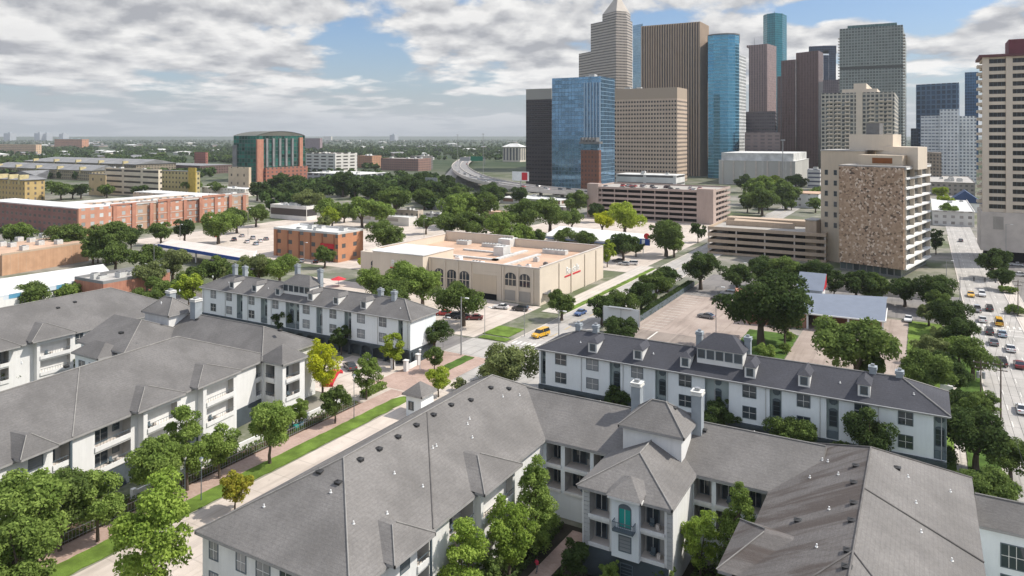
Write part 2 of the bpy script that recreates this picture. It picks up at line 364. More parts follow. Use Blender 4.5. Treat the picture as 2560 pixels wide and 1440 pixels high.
# avenue on the right, side street in the middle, cross street, lane between the apartment blocks
sheet('avenue', rect(10.5, 40, 22.0, 900), .02, m_road)
sheet('side_street', rect(-87.0, 126, -74.0, 900), .03, m_road)
sheet('cross_street', rect(-240, 137.5, -87.0, 149.5), .025, m_asph)
sheet('lane', rect(-84.0, 20, -66.0, 126), .02, m_drive)
sheet('corner_street', [(-97, 126), (-66, 118), (-66, 137), (-74, 137), (-74, 150), (-97, 150)], .045, m_road)
sheet('entry_court', rect(-113, 103.5, -84.0, 124.3), .035, m_drive)
sheet('entry_paving', rect(-97, 112, -84.0, 137.4), .05, m_bwalk)
sheet('brick_walk', rect(-91.2, 20, -87.6, 111.5), .07, m_bwalk, .1)
sheet('planting_bed', rect(-95.2, 30, -91.2, 103), .06, m_mulch)
gs = [(-87.6, 20), (-84.4, 20), (-84.4, 104)] + [(-86.0+1.6*math.cos(R(a)), 106.5+3.2*math.sin(R(a))) for a in range(10, 180, 20)] + [(-87.6, 104)]
sheet('lawn', gs, .12, m_grass, .12)
sheet('lawn', [(-79.5, 118), (-77.9, 118), (-77.9, 131.5), (-78.7, 133.0), (-79.5, 131.5)], .14, m_grass, .1)
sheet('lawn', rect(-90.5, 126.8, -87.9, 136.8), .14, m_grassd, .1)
sheet('lawn', rect(-97, 154.5, -89.5, 163), .13, m_grass, .1)
sheet('lawn', rect(-96, 150.8, -88.2, 153.6), .13, m_grass, .1)
sheet('lawn', rect(-89.3, 186, -87.2, 262), .13, m_grass, .1)
sheet('sidewalk', rect(-94.5, 182, -89.3, 265), .1, m_walk, .1)
sheet('kerb', rect(-87.2, 150, -86.95, 420), .15, m_concl, .15)
sheet('kerb', rect(-74.0, 150, -73.75, 420), .15, m_concl, .15)
sheet('store_parking', rect(-190, 150.5, -97, 187), .03, m_drive)
sheet('shop_parking', rect(-330, 205, -178, 330), .03, m_drive)
sheet('rear_parking', rect(-190, 250, -92, 420), .02, m_drive)
sheet('parking_lot', rect(-66.5, 133, -30.0, 250), .04, m_lot)
sheet('parking_lot', rect(-66.5, 133, -30.0, 178), .05, m_lotn)
sheet('parking_lot', rect(-27.0, 128, -3.6, 222), .045, m_lot)
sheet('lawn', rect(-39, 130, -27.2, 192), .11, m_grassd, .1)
sheet('lawn', rect(-3.4, 60, 4.2, 222), .11, m_grass, .1)
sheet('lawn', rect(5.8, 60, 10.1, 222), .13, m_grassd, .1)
sheet('sidewalk', rect(4.3, 60, 5.7, 222), .1, m_walk, .1)
sheet('kerb', rect(10.15, 60, 10.45, 420), .15, m_concl, .15)
sheet('kerb', rect(22.0, 60, 22.3, 420), .15, m_concl, .15)
sheet('sidewalk', rect(22.3, 60, 26.0, 420), .1, m_walk, .1)
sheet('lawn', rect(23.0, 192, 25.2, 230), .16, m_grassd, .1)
sheet('side_lot', rect(26, 150, 120, 420), .03, m_asph)
sheet('drive_aisle', rect(-66, 224, 10, 262), .05, m_asph)
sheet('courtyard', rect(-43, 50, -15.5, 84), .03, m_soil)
sheet('courtyard_path', [(-39.2, 66), (-37.0, 66), (-36.4, 83), (-38.6, 83)], .06, m_bwalk)
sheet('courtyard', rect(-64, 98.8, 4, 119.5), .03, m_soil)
sheet('lawn', rect(5.0, 60, 5.6, 119), .10, m_grass)
def mark(name, rects, z, mat):
    b = MB()
    for q in rects: b.face([(p[0], p[1], z) for p in rect(*q)])
    o = b.build(name, mat); o['kind'] = 'structure'
mark('parking_lines', [(-57+i*2.9, 138, -56.8+i*2.9, 150) for i in range(9)] + [(-57+i*2.9, 158, -56.8+i*2.9, 164) for i in range(9)] + [(-64, 180+i*3, -59, 180.16+i*3) for i in range(18)] + [(-60, 152, -30.4, 152.25), (-59.2, 150, -58.8, 178)], .062, m_paint)
mark('lane_lines', [(13.3, 60+i*9, 13.45, 63+i*9) for i in range(60)] + [(16.2, 60+i*9, 16.35, 63+i*9) for i in range(60)] + [(19.1, 60+i*9, 19.25, 63+i*9) for i in range(60)], .033, m_paint)
mark('stop_lines', [(10.8, 224, 21.8, 224.5), (10.8, 218, 21.8, 218.4)], .036, m_paint)
mark('crosswalk', [(-86.5+i*1.3, 150.6, -85.9+i*1.3, 153.2) for i in range(10)] + [(11+i*1.3, 226, 11.6+i*1.3, 229) for i in range(9)], .048, m_paint)
mark('centre_line', [(-80.55, 160+i*8, -80.4, 164+i*8) for i in range(50)], .043, m_yel)
# ================================================================ residential pieces
def win_mesh(w, h, nx=2, ny=2, blinds=False, t=.1, fm=None, gm=None, arch=False):
    """window seen from -Y, lower centre at the origin, standing 5 cm proud"""
    b = MB()
    b.box(-w/2, -.06, 0, -w/2+t, .03, h); b.box(w/2-t, -.06, 0, w/2, .03, h)
    b.box(-w/2+t, -.06, 0, w/2-t, .03, t); b.box(-w/2+t, -.06, h-t, w/2-t, .03, h)
    b.face([(-w/2+t, -.02, t), (w/2-t, -.02, t), (w/2-t, -.02, h-t), (-w/2+t, -.02, h-t)], 1)
    for i in range(1, nx): x = -w/2+t+(w-2*t)*i/nx; b.box(x-.03, -.045, t, x+.03, -.022, h-t, 2)
    for i in range(1, ny): z = t+(h-2*t)*i/ny; b.box(-w/2+t, -.043, z-.03, w/2-t, -.024, z+.03, 2)
    if arch:
        pts = [(w/2*math.cos(R(a)), -.05, h+w*.3*math.sin(R(a))) for a in range(0, 181, 20)]
        b.face([(x, y, z+.003) for x, y, z in pts], 0)
    return b.mesh('window', [fm or m_frame, gm or (m_glassl if blinds else m_glass), m_trimw if nx > 1 else m_frame])
WM = {}
def win(parent, p, z, ang, w, h, nx=2, ny=2, blinds=None, name='window', **k):
    bl = (random.random() < .45) if blinds is None else blinds
    key = (round(w, 1), round(h, 1), nx, ny, bl, tuple(sorted((a, str(c)) for a, c in k.items())))
    if key not in WM: WM[key] = win_mesh(key[0], key[1], nx, ny, bl, **k)
    return inst(name, WM[key], parent, (p[0], p[1], z), ang)
def facade(root, wb, A, B, z0, z1, cells, mats=None, depthb=1.7, floors=((3.5, 6.5), (6.7, 9.7)), px=True, wmat=0, parapet=True, sill=.42):
    """wall A->B (outside is to the right of A->B). cells: (px0, px1, kind): bal / win / shut / rec"""
    L = math.hypot(B[0]-A[0], B[1]-A[1]); dx, dy = (B[0]-A[0])/L, (B[1]-A[1])/L; nx, ny = dy, -dx; ang = math.atan2(dy, dx)
    P = lambda s, o=0.0: (A[0]+dx*s+nx*o, A[1]+dy*s+ny*o)
    def S(c):
        if not px: return c
        q = on_line(A, B, c); return (q[0]-A[0])*dx+(q[1]-A[1])*dy
    cs = sorted([(min(S(a), S(b)), max(S(a), S(b)), k) for a, b, k in cells]); cur = 0.0
    for a, b, k in cs:
        a = max(a, cur+.02); b = min(b, L-.02)
        if b-a < .3: continue
        wb.wall(P(cur), P(a), z0, z1, wmat, cur); cur = b
        if k in ('win', 'shut', 'win1'):
            wb.wall(P(a), P(b), z0, z1, wmat, a)
            for (fa, fb) in floors:
                w_ = min(b-a, 2.4)
                if k == 'shut': win(root, P((a+b)/2), fa+.9, ang, w_, 1.9, 1, 6, True)
                else: win(root, P((a+b)/2), fa+.75, ang, w_, 2.0, 2, 2)
        elif k == 'bal':
            zz = z0
            for (fa, fb) in floors:
                wb.wall(P(a), P(b), zz, fa, wmat, a); zz = fb-.35
                mb = MB(); D = -depthb
                mb.wall(P(a, D), P(b, D), fa, fb-.35, 0)
                mb.wall(P(a), P(a, D), fa, fb-.35, 0); mb.wall(P(b, D), P(b), fa, fb-.35, 0)
                mb.face([(*P(a), fa), (*P(b), fa), (*P(b, D), fa), (*P(a, D), fa)], 2); mb.face([(*P(a, D), fb-.35), (*P(b, D), fb-.35), (*P(b), fb-.35), (*P(a), fb-.35)], 0)
                if parapet:
                    mb.bar(P(a-.05), P(b+.05), fa-.25, fa+sill, .16, 1, .1)
                    if sill > .2:
                        mb.bar(P(a), P(b), fa+.98, fa+1.04, .06, 3, .1)
                        for q in range(int((b-a)/.5)): mb.bar(P(a+.25+q*.5), P(a+.28+q*.5), fa+sill, fa+.98, .03, 3, .1)
                    if b-a > 2.5 and random.random() < .7:      # a chair and a small table left on the balcony
                        s0 = a+random.uniform(.6, b-a-1.6)
                        mb.prism([P(s0, -.5), P(s0+.5, -.5), P(s0+.5, -1.0), P(s0, -1.0)], fa+.4, fa+.46, 3); mb.prism([P(s0, -.98), P(s0+.5, -.98), P(s0+.5, -1.04), P(s0, -1.04)], fa+.02, fa+.95, 3); mb.prism([P(s0+.8, -.5), P(s0+1.2, -.5), P(s0+1.2, -.9), P(s0+.8, -.9)], fa+.02, fa+.6, 2)
                else:
                    mb.bar(P(a), P(b), fa+.95, fa+1.02, .06, 3, .02)
                    for q in range(int((b-a)/.14)): mb.bar(P(a+.07+q*.14), P(a+.1+q*.14), fa, fa+.95, .03, 3, .02)
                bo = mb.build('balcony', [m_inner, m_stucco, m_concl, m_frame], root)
                win(bo, P(a+(b-a)*.36, D+.07), fa+.05, ang, min(2.3, (b-a)*.56), 2.25, 2, 1, False, 'sliding_door')
                if b-a > 3.2: win(bo, P(a+(b-a)*.8, D+.07), fa+.9, ang, min(1.1, (b-a)*.28), 1.25, 1, 2, None)
            wb.wall(P(a), P(b), zz, z1, wmat, a)
        elif k == 'rec':
            D = -1.0; za = 3.4
            wb.wall(P(a), P(b), z0, za, wmat, a)
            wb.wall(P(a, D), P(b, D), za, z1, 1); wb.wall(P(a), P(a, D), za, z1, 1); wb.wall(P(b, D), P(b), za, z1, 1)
            wb.face([(*P(a), za), (*P(b), za), (*P(b, D), za), (*P(a, D), za)], 1)
            nn = 2 if b-a > 4.2 else 1
            for i in range(nn):
                c = a+(b-a)*(i+.5)/nn
                win(root, P(c, D+.07), 5.0, ang, 1.25, 2.5, 1, 3, False, 'arched_window', arch=True)
                o = MB(); q = [(.62*math.cos(R(45*j+22.5)), .62*math.sin(R(45*j+22.5))) for j in range(8)]
                o.face([(x, -.06, z) for x, z in q]); [o.face([(q[j][0], -.06, q[j][1]), (q[j][0], .03, q[j][1]), (q[(j+1) % 8][0], .03, q[(j+1) % 8][1]), (q[(j+1) % 8][0], -.06, q[(j+1) % 8][1])]) for j in range(8)]
                if 'oct' not in WM: WM['oct'] = o.mesh('round_window', [m_frame])
                inst('round_window', WM['oct'], root, (*P(c, D+.08), 8.95), ang)
            bb = MB(); bb.bar(P(a+.1), P(b-.1), 3.45, 4.6, .1, 0, -.1); bb.build('balcony_rail', [m_frame], root)
    wb.wall(P(cur), P(L), z0, z1, wmat, cur)
def fascia(root, poly, z, w=.32, t=.16, mat=None, name='fascia'):
    b = MB(); n = len(poly)
    for i in range(n): b.bar(poly[i], poly[(i+1) % n], z-w, z-.02, t, 0, -t/2)
    b.face([(p[0], p[1], z-w+.01) for p in reversed(poly)], 0)
    return b.build(name, [mat or m_fascia], root)
def ridge_caps(roof, lines, mat=None, name='ridge_cap', r=.09):
    if name == 'flashing' and len(lines) > 1:
        for l in lines: ridge_caps(roof, [l], mat, name, r)
        return
    b = MB()
    for A, B in lines:
        A = Vector(A)+Vector((0, 0, .05)); B = Vector(B)+Vector((0, 0, .05)); b.tube([A, B], r, 6)
    return b.build(name, [mat or m_ridge], roof)
_dv = None
def vents(roof, pts, mat, kind='roof_vent'):
    """turtle vents (dark, hooded) or small white pipe flashings, each on the roof plane at (u, v, z)"""
    global _dv
    if _dv is None:
        b = MB(); b.box(-.34, -.28, -.2, .34, .28, .12); b.hip(-.42, -.36, .42, .36, .122, .26, 0); d = b.mesh('roof_vent', [m_vent])
        b = MB(); b.tube([(0, 0, -.2), (0, 0, .3)], .07, 8); b.tube([(0, 0, .0), (0, 0, .05)], .15, 8); _dv = (d, b.mesh('vent_pipe', [m_ventw]))
    for p in pts: inst('roof_vent' if kind == 'roof_vent' else 'vent_pipe', _dv[0] if kind == 'roof_vent' else _dv[1], roof, p)
def chimney(root, u, v, z0, z1, w=.75, name='chimney', cap=None):
    b = MB(); b.box(u-w, v-w, z0, u+w, v+w, z1-.5); o = b.build(name, [m_chim], root)
    c = MB(); c.box(u-w-.14, v-w-.14, z1-.5, u+w+.14, v+w+.14, z1-.28); c.box(u-w-.02, v-w-.02, z1-.279, u+w+.02, v+w+.02, z1-.12); c.box(u-w-.12, v-w-.12, z1-.119, u+w+.12, v+w+.12, z1)
    c.box(u-w*.5, v-w*.5, z1+.001, u+w*.5, v+w*.5, z1+.35, 1); c.build('chimney_cap', [cap or m_chimcap, m_metal], o); return o
def bay_roof(root, A, B, out, back, ze, zr, mat):
    """little hipped roof over a projecting balcony bay on a facade A->B (outside right)"""
    L = math.hypot(B[0]-A[0], B[1]-A[1]); dx, dy = (B[0]-A[0])/L, (B[1]-A[1])/L; nx, ny = dy, -dx
    P = lambda s, o, z: (A[0]+dx*s+nx*o, A[1]+dy*s+ny*o, z)
    h = min(L/2, out+back*.5); b = MB()
    f0, f1 = P(0, out, ze), P(L, out, ze); b0, b1 = P(0, -back, ze), P(L, -back, ze)
    r0 = P(L/2-.3, out-h*.9, zr); r1 = P(L/2+.3, out-h*.9, zr); q0 = P(L/2-.3, -back, zr); q1 = P(L/2+.3, -back, zr)
    b.face([f0, f1, r1, r0], 0); b.face([f1, b1, q1, r1], 0); b.face([b0, f0, r0, q0], 0); b.face([r0, r1, q1, q0], 0)
    b.face([b0, b1, f1, f0], 1); b.bar(f0[:2], f1[:2], ze-.28, ze-.01, .14, 1, -.07); b.bar(f1[:2], P(L, -.1, 0)[:2], ze-.28, ze-.01, .14, 1, -.07); b.bar(P(0, -.1, 0)[:2], f0[:2], ze-.28, ze-.01, .14, 1, -.07)
    o = b.build('bay_roof', [mat, m_fascia], root)
    ridge_caps(o, [(f0, r0), (f1, r1)], r=.07); return o
def bay_body(root, A, B, out, z1, cells, **k):
    """projecting bay: two cheeks and a front facade"""
    L = math.hypot(B[0]-A[0], B[1]-A[1]); dx, dy = (B[0]-A[0])/L, (B[1]-A[1])/L; nx, ny = dy, -dx
    a = (A[0]+nx*out, A[1]+ny*out); c = (B[0]+nx*out, B[1]+ny*out); b = MB()
    b.wall(A, a, 0, z1); b.wall(c, B, 0, z1); facade(root, b, a, c, 0, z1, cells, px=False, **k); b.build('bay_wall', [m_stucco, m_recess], root)
# ---------------------------------------------------------------- centre + right complex
def wing(root, u0, v0, u1, v1, ze, zr, mat, ridge, inset=None, gable=(0, 0), caps=True, ccol=None, mat2=None):
    b = MB(); a, c = b.hip(u0, v0, u1, v1, ze, zr, 0, inset, ridge, gable)
    if mat2: b.m = [0]+[1]*(len(b.m)-1)
    o = b.build('roof', [mat, mat2] if mat2 else [mat], root)
    fascia(o, rect(u0, v0, u1, v1), ze)
    if caps:
        ln = [(a, c)]
        if not gable[0]: ln += [((u0, v0, ze), a), ((u1, v0, ze) if ridge == 'y' else (u0, v1, ze), a)]
        if not gable[1]: ln += [((u1, v1, ze), c), ((u0, v1, ze) if ridge == 'y' else (u1, v0, ze), c)]
        ridge_caps(o, ln, ccol)
    return o
apt = thing('apartment_building', 'sprawling white apartment building with grey hipped roofs and a central pavilion filling the foreground', 'apartment building', (-30, 90, 0), 'grey roofed apartment buildings')
i_ = .55
# block C on the left
w = MB()
facade(apt, w, (-64.1+i_, 47.3+i_), (-43.3-i_, 47.3+i_), 0, 9.9, [(523, 546, 'win1'), (590, 616, 'win1'), (640, 676, 'win1'), (700, 730, 'win1')])
CB = [(1042, 1073, 'bal'), (1123, 1183, 'bal'), (1290, 1318, 'bal')]
facade(apt, w, (-43.3-i_, 47.3+i_), (-43.3-i_, 86.0), 0, 9.9, [(1043, 1072, 'bal'), (1000, 1024, 'shut'), (1123, 1183, 'bal')])
w.wall((-43.3-i_, 98.6-i_), (-64.1+i_, 98.6-i_), 0, 9.9); w.wall((-64.1+i_, 98.6-i_), (-64.1+i_, 47.3+i_), 0, 9.9)
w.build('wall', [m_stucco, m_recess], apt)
roofC = wing(apt, -64.1, 47.3, -43.3, 98.6, 10, 15.7, m_roof, 'y', inset=10.4)
def zC(u): return 15.7-abs(u+53.7)*5.7/10.4
def onroof(px, py, f, z=13.0):
    for _ in range(8):
        p = G(px, py, z); z = f(p)
    return (p[0], p[1], z)
def pC(p): return zC(p[0]) if p[1] > 57.7 else min(zC(p[0]), 10+(p[1]-47.3)*5.7/10.4)
vents(roofC, [onroof(x, y, pC) for x, y in ((800, 1182), (846, 1197), (900, 1154), (947, 1127), (994, 1098), (1040, 1070), (1083, 1044), (1127, 1018), (1176, 1000), (1226, 970), (1271, 962))], m_vent)
vents(roofC, [onroof(x, y, pC) for x, y in ((827, 1218), (660, 1272), (884, 1312), (986, 1182), (1082, 1118), (1091, 1113), (1169, 1058), (1174, 1043), (1257, 987), (1299, 988), (1057, 1220), (968, 1288), (1181, 1096))], m_ventw, 'vent_pipe')
ridge_caps(roofC, [((-53.7, 72.6, 15.7), (-43.3, 59.6, 10.03)), ((-57.6, 58, 13.5), (-57.6, 88, 13.5)), ((-60.0, 56, 12.2), (-60.0, 92, 12.2))], m_ridged, 'flashing', .08)
# bays on C's right facade
for a, c in ((1207, 1263),):
    p0 = on_line((-43.3, 50), (-43.3, 90), a-18); p1 = on_line((-43.3, 50), (-43.3, 90), c+22)
    bay_roof(apt, p0, p1, 1.2, 5.4, 10.35, 12.4, m_roof)
    bay_body(apt, (-43.9, p0[1]+.5), (-43.9, p1[1]-.5), 1.0, 10.1, [(.5, p1[1]-p0[1]-1.5, 'bal')])
p0 = on_line((-43.3, 40), (-43.3, 90), 968); p1 = on_line((-43.3, 40), (-43.3, 90), 1072)
bay_roof(apt, p0, p1, .9, 4.2, 10.25, 12.0, m_roof)
dp = MB(); dp.tube([(-43.6, 59.6, 0), (-43.6, 59.6, 9.6)], .14, 8); dp.build('downpipe', [m_frame], apt)
# wings W1, W2
w = MB()
facade(apt, w, (-43.9, 84.6+i_), (-32.0, 84.6+i_), 0, 9.9, [(1366, 1402, 'bal'), (1412, 1475, 'bal'), (1484, 1528, 'bal')], depthb=2.0, sill=.12)
facade(apt, w, (-26.0, 84.6+i_), (-15.2, 84.6+i_), 0, 9.9, [(1735, 1779, 'bal'), (1790, 1850, 'bal'), (1862, 1915, 'bal')], depthb=2.0, sill=.12)
w.wall((-15.2, 98.6-i_), (-43.9, 98.6-i_), 0, 9.9); w.build('wall', [m_stucco_c, m_recess], apt)
roofW = wing(apt, -50, 84.6, -10, 98.6, 10, 13.6, m_roof, 'x', gable=(1, 1))
def pW(p): return 13.6-abs(p[1]-91.6)*3.6/7
vents(roofW, [onroof(x, y, pW) for x, y in ((1406, 1032), (1760, 1077), (1838, 1255-105), (1878, 1147))], m_vent)
vents(roofW, [onroof(x, y, pW) for x, y in ((1410, 1044), (1501, 1058), (1731, 1115), (1886, 1150))], m_ventw, 'vent_pipe')
# pavilion P
P0, P1, P2, P3 = -34.6, -23.3, 75.25, 86.0
w = MB()
facade(apt, w, (P0+i_, P2+i_), (P1-i_, P2+i_), 0, 9.9, [(1473, 1524, 'bal'), (1600, 1661, 'bal')], depthb=1.6, sill=.14, floors=((3.6, 6.6), (6.8, 9.8)))
w.wall((P1-i_, P2+i_), (P1-i_, P3), 0, 9.9); w.wall((P0+i_, P3), (P0+i_, P2+i_), 0, 9.9)
w.build('wall', [m_stucco, m_recess], apt)
w = MB(); w.bar((P0+i_, P2+i_), (P1-i_, P2+i_), 0.05, 3.3, .2, 0, .12); w.build('podium', [m_podium], apt)
for (xa, xb) in ((1455, 1470), (1664, 1679)):
    q = MB()
    A = (u_at(xa, P2), P2+i_); B = (u_at(xb, P2), P2+i_); 
    for k in range(13): q.bar(A, B, 3.3+k*.5, 3.75+k*.5, .12, 0, .062)
    q.build('quoin', [m_trim], apt)
ctr = (u_at(1530, P2), u_at(1598, P2)); cw = MB(); cw.prism(rect(ctr[0], P2-.15, ctr[1], P2+i_), 3.3, 10.0); cw.build('centre_bay', [m_stucco_c], apt)
cc = ((ctr[0]+ctr[1])/2, P2-.15)
win(apt, cc, 6.75, 0, 1.5, 2.2, 2, 1, False, 'balcony_door', arch=True, gm=m_teal); win(apt, cc, 4.1, 0, 1.5, 1.8, 1, 4, True); win(apt, (cc[0], P2+i_-.25), 0.6, 0, 1.5, 2.0, 1, 5, False)
rl = MB()
for A, B in (((cc[0]-1.2, P2-.15), (cc[0]-1.2, P2-.95)), ((cc[0]-1.2, P2-.95), (cc[0]+1.2, P2-.95)), ((cc[0]+1.2, P2-.95), (cc[0]+1.2, P2-.15))):
    rl.bar(A, B, 7.55, 7.62, .06); rl.bar(A, B, 6.62, 6.7, .06); n_ = int(math.hypot(B[0]-A[0], B[1]-A[1])/.2)
    for k in range(n_+1): t = k/max(n_, 1); x, y = A[0]+(B[0]-A[0])*t, A[1]+(B[1]-A[1])*t; rl.box(x-.02, y-.02, 6.7, x+.02, y+.02, 7.55)
rl.box(cc[0]-1.2, P2-.95, 6.5, cc[0]+1.2, P2-.16, 6.62); rl.build('juliet_balcony', [m_frame], apt)
roofP = wing(apt, P0, P2, P1, P3+1.5, 10, 12.75, m_roof, 'y', inset=5.6, gable=(0, 1))
b = MB(); g0, g1 = ctr[0]-.45, ctr[1]+.45; gm_ = (g0+g1)/2
for A, B, C_ in (((g0, P2-.7, 10.15), (g1, P2-.7, 10.15), (gm_, P2+1.7, 11.75)), ((g1, P2-.7, 10.15), (g1, P2+3.0, 10.9), (gm_, P2+1.7, 11.75)), ((g0, P2+3.0, 10.9), (g0, P2-.7, 10.15), (gm_, P2+1.7, 11.75)), ((g1, P2+3.0, 10.9), (g0, P2+3.0, 10.9), (gm_, P2+1.7, 11.75))): b.face([A, B, C_])
b.bar((g0, P2-.7), (g1, P2-.7), 9.9, 10.14, .14, 1, -.07); b.bar((g1, P2-.7), (g1, P2+.5), 9.9, 10.14, .14, 1, -.07); b.bar((g0, P2+.5), (g0, P2-.7), 9.9, 10.14, .14, 1, -.07)
b.build('gablet_roof', [m_roof, m_trimw], apt)
# tower with chimneys
def tower(root, u0, v0, u1, v1, zb, ze, zr):
    w = MB(); w.prism(rect(u0, v0, u1, v1), zb, ze-.05); w.build('tower_wall', [m_stucco], root)
    b = MB(); a, c = b.hip(u0, v0, u1, v1, ze, zr, 0, min(u1-u0, v1-v0)/2+.45, 'x' if u1-u0 > v1-v0 else 'y', over=.5); o = b.build('tower_roof', [m_roof], root)
    fascia(o, rect(u0-.5, v0-.5, u1+.5, v1+.5), ze, .3); X0, Y0, X1, Y1 = u0-.5, v0-.5, u1+.5, v1+.5
    x = u1-u0 > v1-v0
    ridge_caps(o, [(a, c), ((X0, Y0, ze), a), ((X1, Y1, ze), c), ((X1, Y0, ze), c if x else a), ((X0, Y1, ze), a if x else c)]); return o
tr = tower(apt, -32.6, 84.9, -25.2, 90.6, 9, 14.05, 16.7)
vents(tr, [(-29.5, 88.6, 16.05), (-27.2, 88.4, 15.9)], m_vent)
a = GY(1744, 90.6); chimney(apt, a[0], a[1], 9, 18.0, .62)
a = GY(1593, 95.5); chimney(apt, a[0], a[1], 10, 17.4, .62)
# block R on the right
w = MB()
facade(apt, w, (-15.2+i_, 84.6), (-15.2+i_, 46), 0, 9.9, [(1, 4.5, 'bal'), (14, 17, 'bal'), (20, 23.5, 'bal')], px=False)
facade(apt, w, (4.9-i_, 46), (4.9-i_, 99.8-i_), 0, 9.9, [(8, 12, 'bal'), (14, 17, 'win'), (20, 24, 'bal'), (28, 31, 'win')], px=False)
w.wall((4.9-i_, 99.8-i_), (-15.2+i_, 99.8-i_), 0, 9.9); w.build('wall', [m_stucco_c, m_recess], apt)
roofR = wing(apt, -15.2, 44, 4.9, 99.8, 10, 15.2, m_roof_s, 'y', inset=10.05, ccol=m_ridged, mat2=m_roof)
def pR(p): return 15.2-abs(p[0]+5.15)*5.2/10.05
vents(roofR, [onroof(x, y, pR) for x, y in ((2141, 1165), (2136, 1207), (2136, 1258), (2131, 1302), (2121, 1377), (2117, 1418), (2242, 1170), (1996, 1302))], m_vent)
vents(roofR, [onroof(x, y, pR) for x, y in ((2056, 1151), (2070, 1155), (2096, 1187), (2073, 1274), (2042, 1368), (2270, 1193), (2303, 1331), (2290, 1258), (2376, 1230), (2380, 1403), (2025, 1195))], m_ventw, 'vent_pipe')
ridge_caps(roofR, [((-5.15, 66.5, 15.2), (4.9, 56.0, 10.03)), ((-5.15, 66.5, 15.2), (-15.2, 56.0, 10.03)), ((-5.15, 79.0, 15.2), (4.9, 80.5, 10.03))], m_ridged, 'flashing', .09)
bay_roof(apt, (-15.2, 76.5), (-15.2, 66.5), 1.3, 4.8, 10.3, 12.4, m_roof_s); bay_body(apt, (-14.7, 76), (-14.7, 67), .9, 10.1, [(1, 7.5, 'bal')])
# low roof projecting at R's right side
w = MB(); w.prism(rect(4.9-i_+.02, 92.9, 15.0, 97.9), 0, 7.9); ob = w.build('side_wing_wall', [m_stucco_c], apt)
b = MB(); b.hip(4.95, 92.4, 15.5, 98.4, 8.0, 10.1, 0, 3.4, 'x', (1, 0)); o = b.build('side_wing_roof', [m_roof], apt); fascia(o, rect(4.95, 92.4, 15.5, 98.4), 8.0); ridge_caps(o, [((15.5, 92.4, 8), (12.1, 95.4, 10.1)), ((4.95, 95.4, 10.1), (12.1, 95.4, 10.1))])
win(apt, (8.2, 92.9), 3.9, 0, 2.2, 2.6, 3, 2, False); win(apt, (8.2, 92.9), .8, 0, 2.2, 2.4, 3, 2, False); win(apt, (12.0, 92.9), 3.9, 0, 2.2, 2.6, 3, 2, True)
# ---------------------------------------------------------------- left complex (L, W3, T2, P2, LL)
aptl = thing('apartment_building', 'white apartment building with balconies and a long grey roof along the brick walk at left', 'apartment building', (-118, 85, 0), 'grey roofed apartment buildings')
EA, EB = (-95.6, 34.0), (-102.6, 92.0)
LN = math.hypot(EB[0]-EA[0], EB[1]-EA[1]); ld = ((EB[0]-EA[0])/LN, (EB[1]-EA[1])/LN); lnx = (ld[1], -ld[0])
Lp = lambda s, o, z=None: ((EA[0]+ld[0]*s+lnx[0]*o, EA[1]+ld[1]*s+lnx[1]*o) if z is None else (EA[0]+ld[0]*s+lnx[0]*o, EA[1]+ld[1]*s+lnx[1]*o, z))
w = MB()
facade(aptl, w, Lp(0, -i_), Lp(LN, -i_), 0, 9.9, [(70, 108, 'shut'), (132, 173, 'bal'), (237, 327, 'bal'), (640, 672, 'bal')])
w.wall(Lp(LN, -i_), Lp(LN, -20), 0, 9.9); w.wall(Lp(LN, -20), Lp(0, -20), 0, 9.9); w.wall(Lp(0, -20), Lp(0, -i_), 0, 9.9)
w.build('wall', [m_stucco, m_recess], aptl)
w = MB(); w.bar(Lp(0, -i_), Lp(LN, -i_), .05, 3.1, .14, 0, .1); w.build('podium', [m_podium], aptl)
b = MB(); r0, r1 = Lp(-6, -10.3, 15.5), Lp(LN-12.0, -10.3, 15.5)
b.face([Lp(-6, 0, 10), Lp(LN, 0, 10), r1, r0]); b.face([Lp(LN, -20.6, 10), Lp(-6, -20.6, 10), r0, r1]); b.face([Lp(LN, 0, 10), Lp(LN, -20.6, 10), r1])
roofL = b.build('roof', [m_roof_l], aptl); fascia(roofL, [Lp(-6, 0), Lp(LN, 0), Lp(LN, -20.6), Lp(-6, -20.6)], 10)
s_ = (on_line(Lp(0, 0), Lp(LN, 0), 181)); s0 = math.hypot(s_[0]-EA[0], s_[1]-EA[1])
ridge_caps(roofL, [(r0, r1), (r1, Lp(LN, 0, 10)), (Lp(s0+8.5, -10.3, 15.5), Lp(s0, 0, 10.02)), (Lp(s0-10, -10.3, 15.5), Lp(s0-20, 0, 10.02))])
def pL(p): return 10+(-( (p[0]-EA[0])*lnx[0]+(p[1]-EA[1])*lnx[1]))*5.5/10.3
vents(roofL, [onroof(x, y, pL) for x, y in ((155, 963), (166, 1010), (45, 1025), (358, 908), (441, 883), (303, 966), (630, 860), (530, 915))], m_vent)
vents(roofL, [onroof(x, y, pL) for x, y in ((403, 937), (449, 924), (54, 1055), (532, 897), (575, 845), (620, 862))], m_ventw, 'vent_pipe')
for a, c, back in ((35, 132, 4.4), (330, 452, 5.2), (480, 592, 5.2)):
    A = on_line(Lp(0, 0), Lp(LN, 0), a); B = on_line(Lp(0, 0), Lp(LN, 0), c); bay_roof(aptl, A, B, 1.2, back, 10.3, 12.2, m_roof_l)
    if a > 100:
        A2 = on_line(Lp(0, -i_), Lp(LN, -i_), a+14); B2 = on_line(Lp(0, -i_), Lp(LN, -i_), c-14); l_ = math.hypot(A2[0]-B2[0], A2[1]-B2[1]); bay_body(aptl, A2, B2, 1.2, 10.1, [(.7, l_-.7, 'bal')])
dp = MB(); q = Lp(s0, -i_+.25); dp.tube([(*q, 0), (*q, 9.6)], .2, 8); dp.build('downpipe', [m_frame], aptl)
